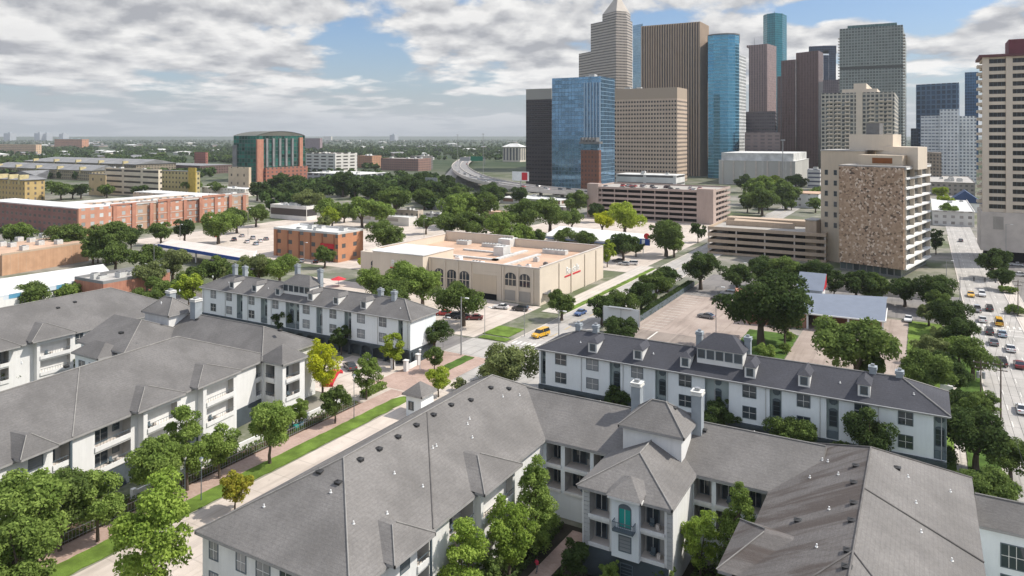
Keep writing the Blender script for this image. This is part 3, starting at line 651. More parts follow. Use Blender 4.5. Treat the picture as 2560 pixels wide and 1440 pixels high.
# turret bay at the far end of the walk
w = MB(); t0 = (-103, 89.6, -97.6, 94.8)
facade(aptl, w, (t0[0], t0[1]), (t0[2], t0[1]), 0, 9.8, [(1.2, 3.4, 'bal')], px=False); facade(aptl, w, (t0[2], t0[1]), (t0[2], t0[3]), 0, 9.8, [(.8, 4.0, 'bal')], px=False)
w.wall((t0[2], t0[3]), (t0[0], t0[3]), 0, 9.8); w.wall((t0[0], t0[3]), (t0[0], t0[1]), 0, 9.8); w.build('turret_wall', [m_stucco, m_recess], aptl)
b = MB(); b.hip(*t0, 10.1, 12.5, 0, 2.9, 'y', over=.5); o = b.build('turret_roof', [m_roof_l], aptl); fascia(o, rect(t0[0]-.5, t0[1]-.5, t0[2]+.5, t0[3]+.5), 10.1)
# W3
w = MB(); w.prism(rect(-135, 88.8+i_, -101.9-i_, 102.8-i_), 0, 9.9); w.build('wall', [m_stucco], aptl)
roofW3 = wing(aptl, -140, 88.8, -101.9, 102.8, 10, 13.6, m_roof_l, 'x', inset=7.5, gable=(1, 0))
def pW3(p): return 13.6-abs(p[1]-95.8)*3.6/7
vents(roofW3, [onroof(x, y, pW3) for x, y in ((493, 793), (628, 838), (700, 850))], m_vent)
# T2 + P2
tower(aptl, -139.0, 91.0, -131.2, 96.4, 9, 14.1, 16.8)
a = GY(490, 146.5); chimney(aptl, a[0], a[1], 9, 16.9, .8); a = GY(427, 153); chimney(aptl, a[0], a[1], 9, 17.2, .7); a = GY(279, 146); chimney(aptl, a[0], a[1], 9, 12.4, .9)
w = MB(); w.prism(rect(-143, 79.8+i_, -128-i_, 96), 0, 9.9); w.build('wall', [m_stucco_c], aptl)
b = MB(); b.hip(-143.5, 79.6, -127.8, 95, 10, 13.6, 0, 6.6, 'x', (1, 0)); o = b.build('pavilion_roof', [m_roof_l], aptl); fascia(o, rect(-143.5, 79.6, -127.8, 95), 10)
ridge_caps(o, [((-127.8, 79.6, 10), (-134.4, 87.3, 13.6)), ((-127.8, 95, 10), (-134.4, 87.3, 13.6))])
w = MB(); w.prism(rect(-139, 77.0, -131.5, 80.2), 0, 9.2); w.build('turret_wall', [m_stucco_c], aptl); b = MB(); b.hip(-139, 77.0, -131.5, 82, 9.3, 11.2, 0, 2.5, 'x', over=.5); o = b.build('turret_roof', [m_roof_l], aptl); fascia(o, rect(-139.5, 76.5, -131, 82.5), 9.3)
win(aptl, (-133.5, 77.0), 5.6, 0, 2.0, 2.4, 2, 2, False); win(aptl, (-136.8, 77.0), 5.6, 0, 2.0, 2.4, 2, 2, False)
# LL
w = MB()
facade(aptl, w, (-150-i_, 58), (-150-i_, 106-i_), 0, 9.9, [(188, 208, 'win'), (232, 262, 'bal'), (0, 22, 'bal')])
w.wall((-150-i_, 106-i_), (-172+i_, 106-i_), 0, 9.9); w.wall((-172+i_, 106-i_), (-172+i_, 58), 0, 9.9); w.build('wall', [m_stucco, m_recess], aptl)
roofLL = wing(aptl, -172, 56, -150, 108, 10, 15.4, m_roof_l, 'y', inset=11)
A = on_line((-150, 56), (-150, 106), 70); B = on_line((-150, 56), (-150, 106), 182); bay_roof(aptl, A, B, 1.4, 5.5, 10.4, 12.6, m_roof_l)
A2 = on_line((-150-i_, 56), (-150-i_, 106), 84); B2 = on_line((-150-i_, 56), (-150-i_, 106), 175); l_ = abs(A2[1]-B2[1]); bay_body(aptl, A2, B2, 1.2, 10.2, [(.6, l_-.6, 'bal')])
A = on_line((-150, 56), (-150, 106), -45); B = on_line((-150, 56), (-150, 106), 44); bay_roof(aptl, A, B, 1.4, 5.5, 10.2, 12.0, m_roof_l)
def pLL(p): return 15.4-abs(p[0]+161)*5.4/11
vents(roofLL, [onroof(x, y, pLL, 15) for x, y in ((49, 762), (100, 753), (145, 753), (187, 745), (224, 738), (273, 738))], m_vent)
# ---------------------------------------------------------------- town house rows
def dormer(root, u, vf, ze, slope, w=1.7, h=1.75, mat=None, set_=1.1):
    y = vf+set_; zb = ze+set_*slope+.02; zt = zb+h; b = MB(); yb = y+h/slope
    b.wall((u-w/2, y), (u+w/2, y), zb-.1, zt); b.face([(u+w/2, y, zb-.1), (u+w/2, yb, zt), (u+w/2, y, zt)], 0); b.face([(u-w/2, yb, zt), (u-w/2, y, zb-.1), (u-w/2, y, zt)], 0)
    o = b.build('dormer', [m_trimw], root)
    r = MB(); e = .2; ap = (u, y+.9, zt+.75); bk = (u, y+(h+.75)/slope, zt+.75)
    r.face([(u-w/2-e, y-e, zt), (u+w/2+e, y-e, zt), ap]); r.face([(u+w/2+e, y-e, zt), (u+w/2+e, yb, zt), bk, ap]); r.face([(u-w/2-e, yb, zt), (u-w/2-e, y-e, zt), ap, bk])
    r.face([(u-w/2-e, y-e, zt-.01), (u-w/2-e, yb, zt-.01), (u+w/2+e, yb, zt-.01), (u+w/2+e, y-e, zt-.01)], 1)
    r.build('dormer_roof', [mat, m_fascia], o); win(o, (u, y-.01), zb+.25, 0, w*.66, h-.45, 1, 1, False)
def row(name, label, u0, u1, v0, dep, zr, cells, dorm, cup, chims, rmat, wmat):
    root = thing('town_house_row', label, 'town houses', ((u0+u1)/2, v0+dep/2, 0), 'white town house rows'); ze = 10.0
    w = MB(); facade(root, w, (u0+i_, v0+i_), (u1-i_, v0+i_), 3.3, 9.9, cells, floors=((3.35, 6.3), (6.75, 9.7)), depthb=1)
    w.wall((u1-i_, v0+i_), (u1-i_, v0+dep-i_), 3.3, 9.9); w.wall((u1-i_, v0+dep-i_), (u0+i_, v0+dep-i_), 3.3, 9.9); w.wall((u0+i_, v0+dep-i_), (u0+i_, v0+i_), 3.3, 9.9)
    w.build('wall', [wmat, m_recess], root)
    g = MB(); g.prism(rect(u0+i_+.6, v0+i_+.9, u1-i_-.01, v0+dep-i_-.01), 0, 3.29, 0); g.build('garage_level', [m_podium], root)
    a = MB(); a.box(u0+i_, v0+i_-.35, 2.75, u1-i_, v0+i_+.9, 3.28); n_ = int((u1-u0)/3.4)
    for k in range(n_+1):
        x = u0+i_+.2+(u1-u0-2*i_-.4)*k/n_; a.box(x-.22, v0+i_-.3, 0, x+.22, v0+i_+.3, 2.75)
        if k < n_:
            x2 = u0+i_+.2+(u1-u0-2*i_-.4)*(k+1)/n_
            pts = [(x+.23, 2.75)]+[((x+x2)/2+(x2-x-.46)/2*math.cos(R(t)), 2.05+.6*math.sin(R(t))) for t in range(180, -1, -20)]+[(x2-.23, 2.75)]
            a.face([(px, v0+i_-.28, pz) for px, pz in pts[::-1]])
    a.build('garage_arcade', [m_podium], root)
    r = MB(); p, q = r.hip(u0, v0, u1, v0+dep, ze, zr, 0, dep*.55, 'x'); ro = r.build('roof', [rmat], root); fascia(ro, rect(u0, v0, u1, v0+dep), ze)
    ridge_caps(ro, [(p, q), ((u1, v0, ze), q), ((u1, v0+dep, ze), q), ((u0, v0, ze), p)], None, r=.12); sl_ = (zr-ze)/(dep/2)
    for x in dorm: dormer(root, u_at(x, v0+1.2), v0, ze, sl_, mat=rmat)
    c0, c1, cz, ct = cup; c = MB(); vy = v0+dep/2-1.2; c.prism(rect(c0, vy-2.0, c1, vy+2.6), ze+.8, cz); co = c.build('roof_lantern', [m_trimw], root)
    cr = MB(); cr.hip(c0, vy-2.0, c1, vy+2.6, cz, ct, 0, None, 'x', over=.35); cr.build('lantern_roof', [rmat], co)
    nw = 5
    for k in range(nw): win(co, (c0+(c1-c0)*(k+.5)/nw, vy-2.0), cz-1.75, 0, (c1-c0)/nw*.86, 1.5, 1, 1, False)
    for x, yt, dv in chims: vv = v0+dep/2+dv; uu = u_at(x, vv); chimney(root, uu, vv, ze, zat(uu, vv, yt), .5, cap=m_chim)
    for k in range(9):
        x = u0+1.2+(u1-u0-2.4)*k/8; dpp = MB(); dpp.tube([(x, v0+i_-.08, 3.3), (x, v0+i_-.08, 9.7)], .055, 6); dpp.build('downpipe', [m_trim], root)
    gt_ = MB(); gt_.tube([(u0, v0-.08, ze-.08), (u1, v0-.08, ze-.08)], .09, 6); gt_.build('gutter', [m_trim], root)
    vents(ro, [(u0+(u1-u0)*t, v0+dep*.25, ze+(zr-ze)*.5) for t in (.12, .33, .55, .78, .93)], None, 'vent_pipe')
    return root
row('r', 'white town house row with charcoal roof and dormers behind the foreground apartments at right', -63.6, 3.4, 120.0, 11.6, 12.9,
    [(1388, 1416, 'win'), (1466, 1496, 'win'), (1524, 1551, 'rec'), (1578, 1608, 'win'), (1638, 1666, 'rec'), (1697, 1729, 'win'), (1762, 1822, 'rec'), (1856, 1891, 'win'), (1924, 1954, 'rec'), (1992, 2026, 'win'), (2066, 2097, 'rec'), (2136, 2172, 'win'), (2245, 2283, 'win'), (2334, 2370, 'rec'), (1352, 1364, 'rec')],
    [1482, 1595, 1713, 1875, 2010, 2160], (u_at(1750, 124.5), u_at(1863, 124.5), 13.9, 16.2), [(1447, 808, .3), (1490, 812, .3), (1749, 828, .5), (1870, 842, .5), (2182, 915, .3), (2249, 926, .3)], m_roof_d, m_stucco_c)
row('l', 'white town house row with grey dormered roof beside the entry drive, left of the street', -166.6, -96.4, 124.4, 10.5, 13.0,
    [(527, 540, 'win'), (566, 580, 'win'), (592, 606, 'rec'), (622, 636, 'win'), (652, 668, 'rec'), (681, 696, 'win'), (714, 748, 'rec'), (757, 774, 'win'), (791, 806, 'rec'), (824, 841, 'win'), (861, 878, 'rec'), (893, 912, 'win'), (948, 966, 'win'), (996, 1007, 'rec')],
    [580, 636, 695, 776, 840, 909], (u_at(724, 128.5), u_at(790, 128.5), 13.6, 15.8), [(588, 662, .3), (613, 666, .3), (744, 662, .5), (801, 674, .5), (952, 722, .3), (986, 728, -.5)], m_roof_l, m_stucco_c)
# gatehouse in front of the entry court
gh = thing('gatehouse', 'small white gatehouse with grey pyramid roof behind the foreground apartment ridge', 'gatehouse', (-78.6, 104, 0))
w = MB(); w.prism(rect(-80.3, 102.3, -77.0, 106.0), 0, 4.1); w.build('wall', [m_stucco_c], gh); win(gh, (-79.2, 102.3), 1.2, 0, 1.2, 1.6, 2, 1, False)
b = MB(); b.hip(-80.3, 102.3, -77.0, 106, 4.15, 5.9, 0, 2.2, 'y', over=.55); o = b.build('roof', [m_roof], gh); fascia(o, rect(-80.85, 101.75, -76.45, 106.55), 4.15)
# ================================================================ mid-distance and far buildings
def MSTONE():
    mt, n, b = newmat('rubble_stone'); t = n.node('ShaderNodeTexCoord').outputs['Object']
    vo = n.node('ShaderNodeTexVoronoi'); n.L.new(t, vo.inputs['Vector']); vo.inputs['Scale'].default_value = 1.5
    x, y, z = n.sep(vo.outputs['Color']); c = n.mix(x, (.29, .19, .125), (.47, .34, .24)); c = n.mix(n.m('GREATER_THAN', y, .86), c, (.66, .54, .43))
    c = n.mix(n.m('LESS_THAN', y, .12), c, (.10, .07, .05)); s = n.rng(n.noise(t, .12, 4, .6), .35, .65); c = n.mix(n.m('MULTIPLY', s, .4), c, (.40, .27, .17))
    n.L.new(c, b.inputs['Base Color']); b.inputs['Roughness'].default_value = .9; return mt
m_stone = MSTONE()
m_void = MGLASS('deep_glass', (.02, .022, .026), .15)
m_interior = MFLAT('garage_interior', (.06, .055, .05), .9, spec=.1)
m_sand = M('stucco_sand', (.56, .47, .36), .9, .07, .12, streak=.5, fine=.05)
m_sandl = M('stucco_sand_light', (.62, .54, .44), .9, .06, .15, streak=.4)
m_roofsand = M('roof_terracotta', (.50, .34, .24), .9, .18, .1, fine=.2)
m_gravel = M('roof_gravel', (.42, .40, .37), .9, .18, .12, fine=.3)
m_greyr = M('roof_grey', (.22, .22, .22), .9, .2, .1, fine=.2)
m_ac = M('roof_plant', (.52, .52, .50), .6, .15, .8)
m_acd = M('roof_plant_dark', (.16, .16, .16), .6, .15, .8)
m_blue = MFLAT('sign_blue', (.01, .06, .28), .5)
m_red = M('sign_red', (.52, .03, .04), .5, .08, .6)
m_green = MFLAT('sign_green', (.0, .16, .09), .5)
def cbox(xc, yc, xl, xr, ytop=None, Y=None, z=None):
    p = GY(xc, Y) if Y else G(xc, yc); u1, v0 = p; u0 = u_at(xl, v0); v1 = v_at(xr, u1) if xr > xc+.5 else v0+(u1-u0)*.8
    return u0, v0, u1, v1, (z if z is not None else zat(u1, v0, ytop))
def roof_kit(root, u0, v0, u1, v1, z, n=3, seed=0, s=2.4, mats=None):
    r = random.Random(seed)
    for i in range(n):
        a = u0+(u1-u0)*r.uniform(.15, .85); c = v0+(v1-v0)*r.uniform(.15, .85); x = s*r.uniform(.6, 1.3); y = s*r.uniform(.5, 1.1); h = s*r.uniform(.35, .7)
        b = MB(); b.box(a-x/2, c-y/2, z, a+x/2, c+y/2, z+h); b.box(a-x*.38, c-y*.38, z+h+.004, a+x*.38, c+y*.38, z+h+.25, 1); b.build('roof_unit', mats or [m_ac, m_acd], root)
def bld(name, label, cat, dims, wall, roof=None, par=.9, kit=0, seed=1, z0=0, trim=None, group=None, ks=2.4):
    u0, v0, u1, v1, z = dims; root = thing(name, label, cat, ((u0+u1)/2, (v0+v1)/2, 0), group)
    w = MB(); w.prism(rect(u0, v0, u1, v1), z0, z); w.build('wall', [wall], root); t = .35
    if par:
        r = MB(); r.box(u0+t, v0+t, z+.003, u1-t, v1-t, z+.05); r.build('roof', [roof or m_gravel], root)
        p = MB()
        for A, B in (((u0, v0), (u1, v0)), ((u1, v0+t), (u1, v1-t)), ((u1, v1), (u0, v1)), ((u0, v1-t), (u0, v0+t))): p.bar(A, B, z, z+par, t, 0, -t/2)
        p.build('parapet', [trim or wall], root)
    else:
        r = MB(); r.box(u0-.3, v0-.3, z+.003, u1+.3, v1+.3, z+.45); r.build('roof', [roof or m_gravel], root)
    if kit: roof_kit(root, u0, v0, u1, v1, z+.05, kit, seed, ks)
    return root
def poly_tower(name, label, pts, ytop, wall, roofm=None, par=1.5, z=None, group='downtown towers', ref=0):
    P = [GY(px, Y) for px, Y in pts]; zt = z if z is not None else CAMH-pts[ref][1]*(ytop-HY)/F
    root = thing(name, label, 'skyscraper', (sum(p[0] for p in P)/len(P), sum(p[1] for p in P)/len(P), 0), group)
    w = MB(); n = len(P); s = 0.0
    for i in range(n): w.wall(P[i], P[(i+1) % n], 0, zt, 0, s); s += math.hypot(P[i][0]-P[(i+1) % n][0], P[i][1]-P[(i+1) % n][1])
    w.build('wall', [wall], root); r = MB(); r.face([(p[0], p[1], zt-.6) for p in P]); r.build('roof', [roofm or m_gravel], root)
    return root, P, zt
sk = 'downtown towers'
# 1 dark slab
d = cbox(1379, 0, 1315, 1381, 222, 705)
t = bld('office_tower', 'near-black office slab with a pale grey top band at the left end of the skyline', 'skyscraper', d, MGRID('t1', (.055, .045, .045), (.022, .02, .024), 3.2, 3.9, .86, .5, .15, band=(d[4]-10, d[4]+9, (.33, .32, .29))), par=0, group=sk)
# 2 blue glass
d = cbox(1502, 0, 1380, 1537, 194, 640)
g2 = MGRID('t2', (.20, .29, .36), (.155, .29, .44), 3.3, 3.6, .93, .9, .08, .75, .3, .4, mull=2)
t = bld('office_tower', 'blue mirrored glass office tower with vertical fins standing behind the narrow brown shaft', 'skyscraper', d, g2, m_greyr, 1.2, 3, 5, group=sk, ks=6)
f = MB(); x0, x1 = u_at(1462, d[1]), u_at(1500, d[1])
for k in range(6): x = x0+(x1-x0)*k/5; f.box(x-.5, d[1]-1.0, 30, x+.5, d[1]-.02, d[4]-4)
f.build('fin', [MFLAT('fin_blue', (.35, .45, .55), .3, .3)], t)['kind'] = 'stuff'
# narrow brown shaft in front
p = cbox(1497, 0, 1452, 1503, 378, 600)
t = bld('brick_tower', 'narrow brown brick shaft with a dark jagged crown in front of the blue glass tower', 'tower', p, MGRID('t2b', (.20, .085, .055), (.10, .05, .04), 3.0, 3.8, .5, .55, .3), m_greyr, .8, group=sk)
c = MB(); c.box(p[0]+1.5, p[1]+1.5, p[4], p[2]-1.5, p[3]-1.5, p[4]+6); c.build('lantern', [g2], t)
c = MB(); c.box(p[0]-1, p[1]-1, p[4]+6.02, p[2]+1, p[3]+1, p[4]+8)
for k in range(5): c.box(p[0]+k*3.2, p[1]-1, p[4]+8.003, p[0]+k*3.2+1.6, p[3]+1, p[4]+11.5)
c.build('crown', [m_acd], t)
# 3 beige striped
d = cbox(1693, 0, 1535, 1718, 220, 780)
t = bld('office_tower', 'beige office block with rows of small square windows and a sunlit right side', 'skyscraper', d, MGRID('t3', (.50, .39, .295), (.05, .045, .045), 3.3, 4.5, .62, .46, .2, band=(d[4]-11, d[4]+9, (.38, .30, .225)), wvar=.06), m_gravel, 1.0, 2, 3, group=sk, ks=6)
# 4 tall ribbed
d = cbox(1748, 0, 1605, 1769, 55, 900)
t = bld('office_tower', 'tall brown tower of close vertical ribs with a flat top and tan lit side', 'skyscraper', d, MGRID('t4', (.17, .13, .105), (.055, .045, .04), 3.6, 4.0, .55, 1.1, .3), m_gravel, 0, group=sk)
f = MB(); L_ = d[2]-d[0]; n_ = 23
for k in range(n_+1): x = d[0]+L_*k/n_; f.box(x-.62, d[1]-1.5, 0, x+.62, d[1]-.02, d[4]+.4)
L2 = d[3]-d[1]; n2 = int(L2/3.4)
for k in range(n2+1): y = d[1]+L2*k/n2; f.box(d[2]+.02, y-1.05, 0, d[2]+1.5, y+1.05, d[4]+.4)
f.build('rib', [M('rib_tan', (.44, .335, .245), .85, .06, .1)], t)['kind'] = 'stuff'
# 5 stepped tower with pyramid crown
g5 = MGRID('t5', (.42, .37, .32), (.06, .055, .055), 2.3, 3.9, .78, .44, .2, wvar=.05)
t, P, zt = poly_tower('stepped_tower', 'tallest beige stepped tower with a pointed pyramid crown leaving the top of the picture', [(1477, 1050), (1540, 1000), (1568, 1008), (1581, 1030), (1581, 1100), (1477, 1110)], 60, g5)
def extra(root, pts, z0, z1, mat, name='wall', top=None):
    Q = [GY(px, Y) for px, Y in pts]; w = MB(); n = len(Q); s = 0.0
    for i in range(n): w.wall(Q[i], Q[(i+1) % n], z0, z1, 0, s); s += math.hypot(Q[i][0]-Q[(i+1) % n][0], Q[i][1]-Q[(i+1) % n][1])
    w.face([(q[0], q[1], z1) for q in Q], 1); w.build(name, [mat, top or m_gravel], root); return Q
zu = CAMH+1000*(HY-26)/F
Q = extra(t, [(1506, 1035), (1541, 1003), (1566, 1010), (1576, 1032), (1576, 1080), (1506, 1085)], zt, zu, g5, 'upper_shaft')
c = MB(); cx = sum(q[0] for q in Q)/6; cy = sum(q[1] for q in Q)/6
for i in range(6):
    a, b_ = Q[i], Q[(i+1) % 6]; A = (a[0]*.35+cx*.65, a[1]*.35+cy*.65, zu+20); B = (b_[0]*.35+cx*.65, b_[1]*.35+cy*.65, zu+20)
    c.face([(*a, zu+.01), (*b_, zu+.01), B, A]); c.face([A, B, (cx, cy, zu+34)])
c.build('crown', [M('crown_stone', (.40, .36, .31), .8, .08, .1)], t)
extra(t, [(1447, 1085), (1479, 1052), (1479, 1110), (1447, 1115)], 0, CAMH+1060*(HY-130)/F, g5, 'side_wing')
# 6 pale blue sliver
t, P, zt = poly_tower('office_tower', 'pale blue glass sliver of a tower between the stepped tower and the ribbed tower', [(1582, 1120), (1607, 1100), (1607, 1160), (1582, 1170)], 64, MGRID('t6', (.30, .40, .46), (.28, .42, .52), 3, 3.8, .92, .9, .1, .7, .12))
# 7 curved blue glass
g7 = MGRID('t7', (.16, .32, .42), (.09, .29, .43), 4.0, 4.0, .97, .8, .08, .72, .12, .2)
t, P, zt = poly_tower('glass_tower', 'bright blue curved glass tower right of the ribbed brown tower', [(1770, 866), (1784, 858), (1800, 853), (1820, 850), (1838, 852), (1848, 858), (1848, 930), (1770, 930)], 86, g7, ref=3)
extra(t, [(1848.4, 862), (1865, 890), (1865, 930), (1848.4, 929)], 0, zt-22, MGRID('t7b', (.62, .63, .62), (.04, .06, .07), 5, 4.0, .55, .6, .15), 'balcony_side')
c = MB(); Q = [(sum(p[0] for p in P)/8+(p[0]-sum(q[0] for q in P)/8)*1.03, sum(p[1] for p in P)/8+(p[1]-sum(q[1] for q in P)/8)*1.03) for p in P]; c.prism(Q, zt+.01, zt+1.6); c.build('roof_rim', [m_acd], t)
# 8 pink-brown with mast
g8 = MGRID('t8', (.34, .225, .20), (.10, .07, .07), 2.9, 3.9, .5, .95, .2, wvar=.06)
t, P, zt = poly_tower('office_tower', 'pinkish brown ribbed tower with a small roof mast left of the teal tower', [(1872, 1175), (1918, 1150), (1941, 1185), (1941, 1240), (1872, 1240)], 109, g8, ref=1)
c = MB(); q = GY(1886, 1190); c.tube([(*q, zt-1), (*q, zt+14)], [.8, .3], 6); c.build('mast', [m_metal], t); c = MB(); q = GY(1892, 1200); c.box(q[0]-14, q[1]-12, zt-.6, q[0]+16, q[1]+12, zt+3); c.build('roof_unit', [g8], t)
# 9 teal
t, P, zt = poly_tower('glass_tower', 'slender dark teal glass tower rising behind the brown towers', [(1908, 1330), (1918, 1310), (1938, 1300), (1956, 1308), (1967, 1330), (1967, 1380), (1908, 1380)], 32, MGRID('t9', (.03, .20, .23), (.012, .15, .19), 3.2, 4, .9, .9, .08, .55, .25), ref=2)
c = MB(); q = GY(1936, 1340); c.box(q[0]-16, q[1]-14, zt-.6, q[0]+16, q[1]+14, zt+2.5); c.tube([(*q, zt+2), (*q, zt+9)], .5, 5); c.build('roof_unit', [m_acd], t)
# 10 dark brown stepped pair
g10 = MGRID('t10', (.17, .095, .085), (.07, .045, .045), 2.4, 3.8, .5, .95, .25, wvar=.06)
t, P, zt = poly_tower('stepped_tower', 'dark red-brown tower in two stepped slabs in the middle of the skyline', [(1990, 985), (2046, 955), (2058, 985), (2058, 1040), (1990, 1040)], 126, g10, ref=1)
extra(t, [(1953, 1000), (1989.6, 982), (1989.6, 1040), (1953, 1045)], 0, CAMH+985*(HY-149)/F, g10, 'lower_slab'); extra(t, [(1943, 1010), (1952.6, 1002), (1952.6, 1045), (1943, 1046)], 0, CAMH+1000*(HY-190)/F, g10, 'lower_slab')
# 11 navy with notch
gn = MGRID('t11', (.03, .05, .09), (.02, .035, .07), 3, 4, .9, .85, .1, .4, .3)
t, P, zt = poly_tower('office_tower', 'navy glass tower with a square notch behind the dark red-brown tower', [(2022, 1310), (2058, 1300), (2058, 1360), (2022, 1360)], 116, gn)
z1 = CAMH+1300*(HY-138)/F; z2 = CAMH+1300*(HY-125)/F
extra(t, [(2058.3, 1300), (2072, 1300), (2072, 1360), (2058.3, 1360)], 0, z1, gn, 'notch_base'); extra(t, [(2072.2, 1300), (2090, 1300), (2090, 1360), (2072.2, 1360)], 0, zt-2, gn, 'notch_side'); extra(t, [(2057, 1302), (2091, 1302), (2091, 1358), (2057, 1358)], z2, zt+.5, gn, 'notch_lintel')
t, P, zt = poly_tower('office_block', 'muted purple-brown block between the dark red-brown tower and the big grey tower', [(2056, 1150), (2104, 1140), (2104, 1190), (2056, 1195)], 200, MGRID('t11b', (.20, .16, .17), (.10, .09, .10), 3, 4, .5, .6, .2))
# 12 big grey-green
d = cbox(2257, 0, 2099, 2266, 64, 800)
g12 = MGRID('t12', (.235, .255, .235), (.085, .105, .10), 3.1, 3.35, .66, .6, .15, .1, .5, wvar=.08, mull=2, band=(126, 129.5, (.07, .075, .07)))
t = bld('apartment_tower', 'broad grey-green tower with serrated balcony edges, largest on the right of the skyline', 'skyscraper', d, g12, m_greyr, 1.0, group=sk)
c = MB(); c.box(d[0]+8, d[1]+4, d[4]+.1, d[2]-6, d[3]-4, d[4]+4.5); c.build('roof_screen', [MGRID('t12r', (.12, .20, .19), (.05, .12, .12), 4, 4, .8, .8, .2)], t)
c = MB(); nf = int((d[4]-8)/3.35/1.0)
for k in range(8, nf):
    z = k*3.35+1.5; c.box(d[2]+.02, d[1]+2, z, d[2]+2.4, d[1]+12, z+.9); c.box(d[0]-1.8, d[1]+1, z, d[0]-.02, d[1]+9, z+.9)
c.build('balcony_slab', [m_concrete], t)['kind'] = 'stuff'
# 13 beige apartment slab with white core
d = cbox(2236, 0, 2053, 2246, 232, 560)
g13 = MGRID('t13', (.43, .40, .34), (.07, .08, .08), 3.0, 3.2, .66, .62, .12, .1, .75, wvar=.08)
t = bld('apartment_tower', 'cream apartment tower with a white central core, in front of the broad grey-green tower', 'skyscraper', d, g13, m_gravel, 1.0, group=sk)
c = MB(); a0, a1 = u_at(2140, d[1]), u_at(2156, d[1]); c.box(a0, d[1]-.8, 0, a1, d[1]-.02, d[4]+2.5); c.build('core_pier', [m_sandl], t)
c = MB(); a0, a1 = u_at(2105, d[1]+4), u_at(2193, d[1]+4); c.box(a0, d[1]+4, d[4]+.1, a1, d[3]-3, d[4]+4); c.build('penthouse', [m_sandl], t)
c = MB(); a0, a1 = u_at(2134, d[1]+5), u_at(2166, d[1]+5); c.box(a0, d[1]+5, d[4]+4.01, a1, d[3]-5, d[4]+8.5); c.build('lift_tower', [m_sandl], t)
for xx in (2068, 2088, 2112, 2172, 2196, 2216):
    c = MB(); a0, a1 = u_at(xx, d[1]), u_at(xx+6, d[1])
    for k in range(3, 25): c.box(a0, d[1]-1.3, k*3.2+.2, a1+2.2, d[1]-.02, k*3.2+1.2)
    c.build('balcony_stack', [m_sandl], t)['kind'] = 'stuff'
# 14 navy glass, 15 white stepped, 16 blue sliver
t, P, zt = poly_tower('office_tower', 'navy and steel blue glass tower with a dark frame, right of the broad grey-green tower', [(2290, 930), (2397, 890), (2399, 945), (2290, 960)], 206, MGRID('t14', (.10, .17, .28), (.035, .075, .15), 6, 6, .7, .72, .1, .3, .4), ref=1)
t, P, zt = poly_tower('office_block', 'white office block in three steps in front of the navy glass tower', [(2302, 765), (2349, 750), (2349, 790), (2302, 790)], 290, MGRID('t15', (.60, .62, .63), (.20, .23, .27), 3.6, 3.4, .8, .42, .2), m_roofw)
g15 = MGRID('t15b', (.62, .64, .65), (.16, .19, .23), 3.2, 3.4, .55, .5, .2)
extra(t, [(2349.4, 745), (2397, 735), (2397, 790), (2349.4, 790)], 0, CAMH+740*(HY-273)/F, g15, 'centre_wall'); extra(t, [(2397.3, 750), (2441, 742), (2441, 790), (2397.3, 790)], 0, CAMH+745*(HY-290)/F, g15, 'right_wall')
t, P, zt = poly_tower('glass_tower', 'blue glass sliver partly hidden by the tall beige tower at right edge', [(2412, 1010), (2446, 1000), (2446, 1050), (2412, 1050)], 181, MGRID('t16', (.05, .14, .26), (.03, .11, .22), 3, 4, .9, .85, .1, .5, .3))
t, P, zt = poly_tower('office_block', 'small dark blue block at the foot of the navy glass tower', [(2277, 905), (2296, 900), (2296, 940), (2277, 940)], 321, gn)
t, P, zt = poly_tower('office_block', 'dark purple-grey block in front of the pinkish brown ribbed tower', [(1864, 910), (1938, 885), (1942, 930), (1864, 940)], 278, MGRID('t18', (.09, .075, .085), (.06, .055, .065), 3, 4, .8, .5, .2), z=CAMH+890*(HY-278)/F)
t, P, zt = poly_tower('office_block', 'low brownish block with a plain front below the dark purple-grey block', [(1862, 840), (1950, 820), (1950, 860), (1862, 860)], 331, MGRID('t18b', (.17, .135, .13), (.10, .085, .085), 8, 4, .6, .5, .3))
t, P, zt = poly_tower('office_block', 'small tan apartment block beyond the freeway, between the stone tower and beige tower', [(2315, 705), (2354, 690), (2354, 730), (2315, 730)], 381, MGRID('t19', (.27, .22, .17), (.07, .065, .06), 3.5, 3.3, .55, .5, .2))
# 17 beige tower on the right edge
A = GY(2456, 289); rt = thing('apartment_tower', 'tall beige apartment tower with maroon roof house cut by the right picture edge', 'skyscraper', (A[0]+10, A[1]+10, 0), sk)
ux, uy = 1.0, 0.0; vx, vy = 0.0, 1.0
Tq = lambda a, b: (A[0]+ux*a+vx*b, A[1]+uy*a+vy*b)
ztop = CAMH+289*(HY-147)/F; zb = CAMH-289*(527-HY)/F; WT, DT = 34, 22
c = MB(); c.prism([Tq(1.2, 1.2), Tq(WT, 1.2), Tq(WT, DT), Tq(1.2, DT)], zb, ztop); c.build('window_band', [m_void], rt)
nf = 20; fh = (ztop-zb)/nf; c = MB()
for k in range(nf+1): z = zb+k*fh; c.prism([Tq(0.2, .2), Tq(WT+.2, .2), Tq(WT+.2, DT), Tq(.2, DT)], z-.25, z+(1.05 if k < nf else .5))
c.build('spandrel', [m_sandl], rt)['kind'] = 'stuff'
c = MB()
for s_ in (0.0, 7.8, 15.8, 23.8): c.prism([Tq(s_, -.35), Tq(s_+2.2, -.35), Tq(s_+2.2, 1.3), Tq(s_, 1.3)], zb-.3, ztop+.52)
c.build('pier', [m_sandl], rt)['kind'] = 'stuff'
c = MB()
for k in range(nf):
    z = zb+k*fh
    for s_ in (3.6, 5.0, 6.4, 11.4, 12.8, 14.2): c.prism([Tq(s_, 1.0), Tq(s_+.14, 1.0), Tq(s_+.14, 1.19), Tq(s_, 1.19)], z+1.06, z+fh-.26)
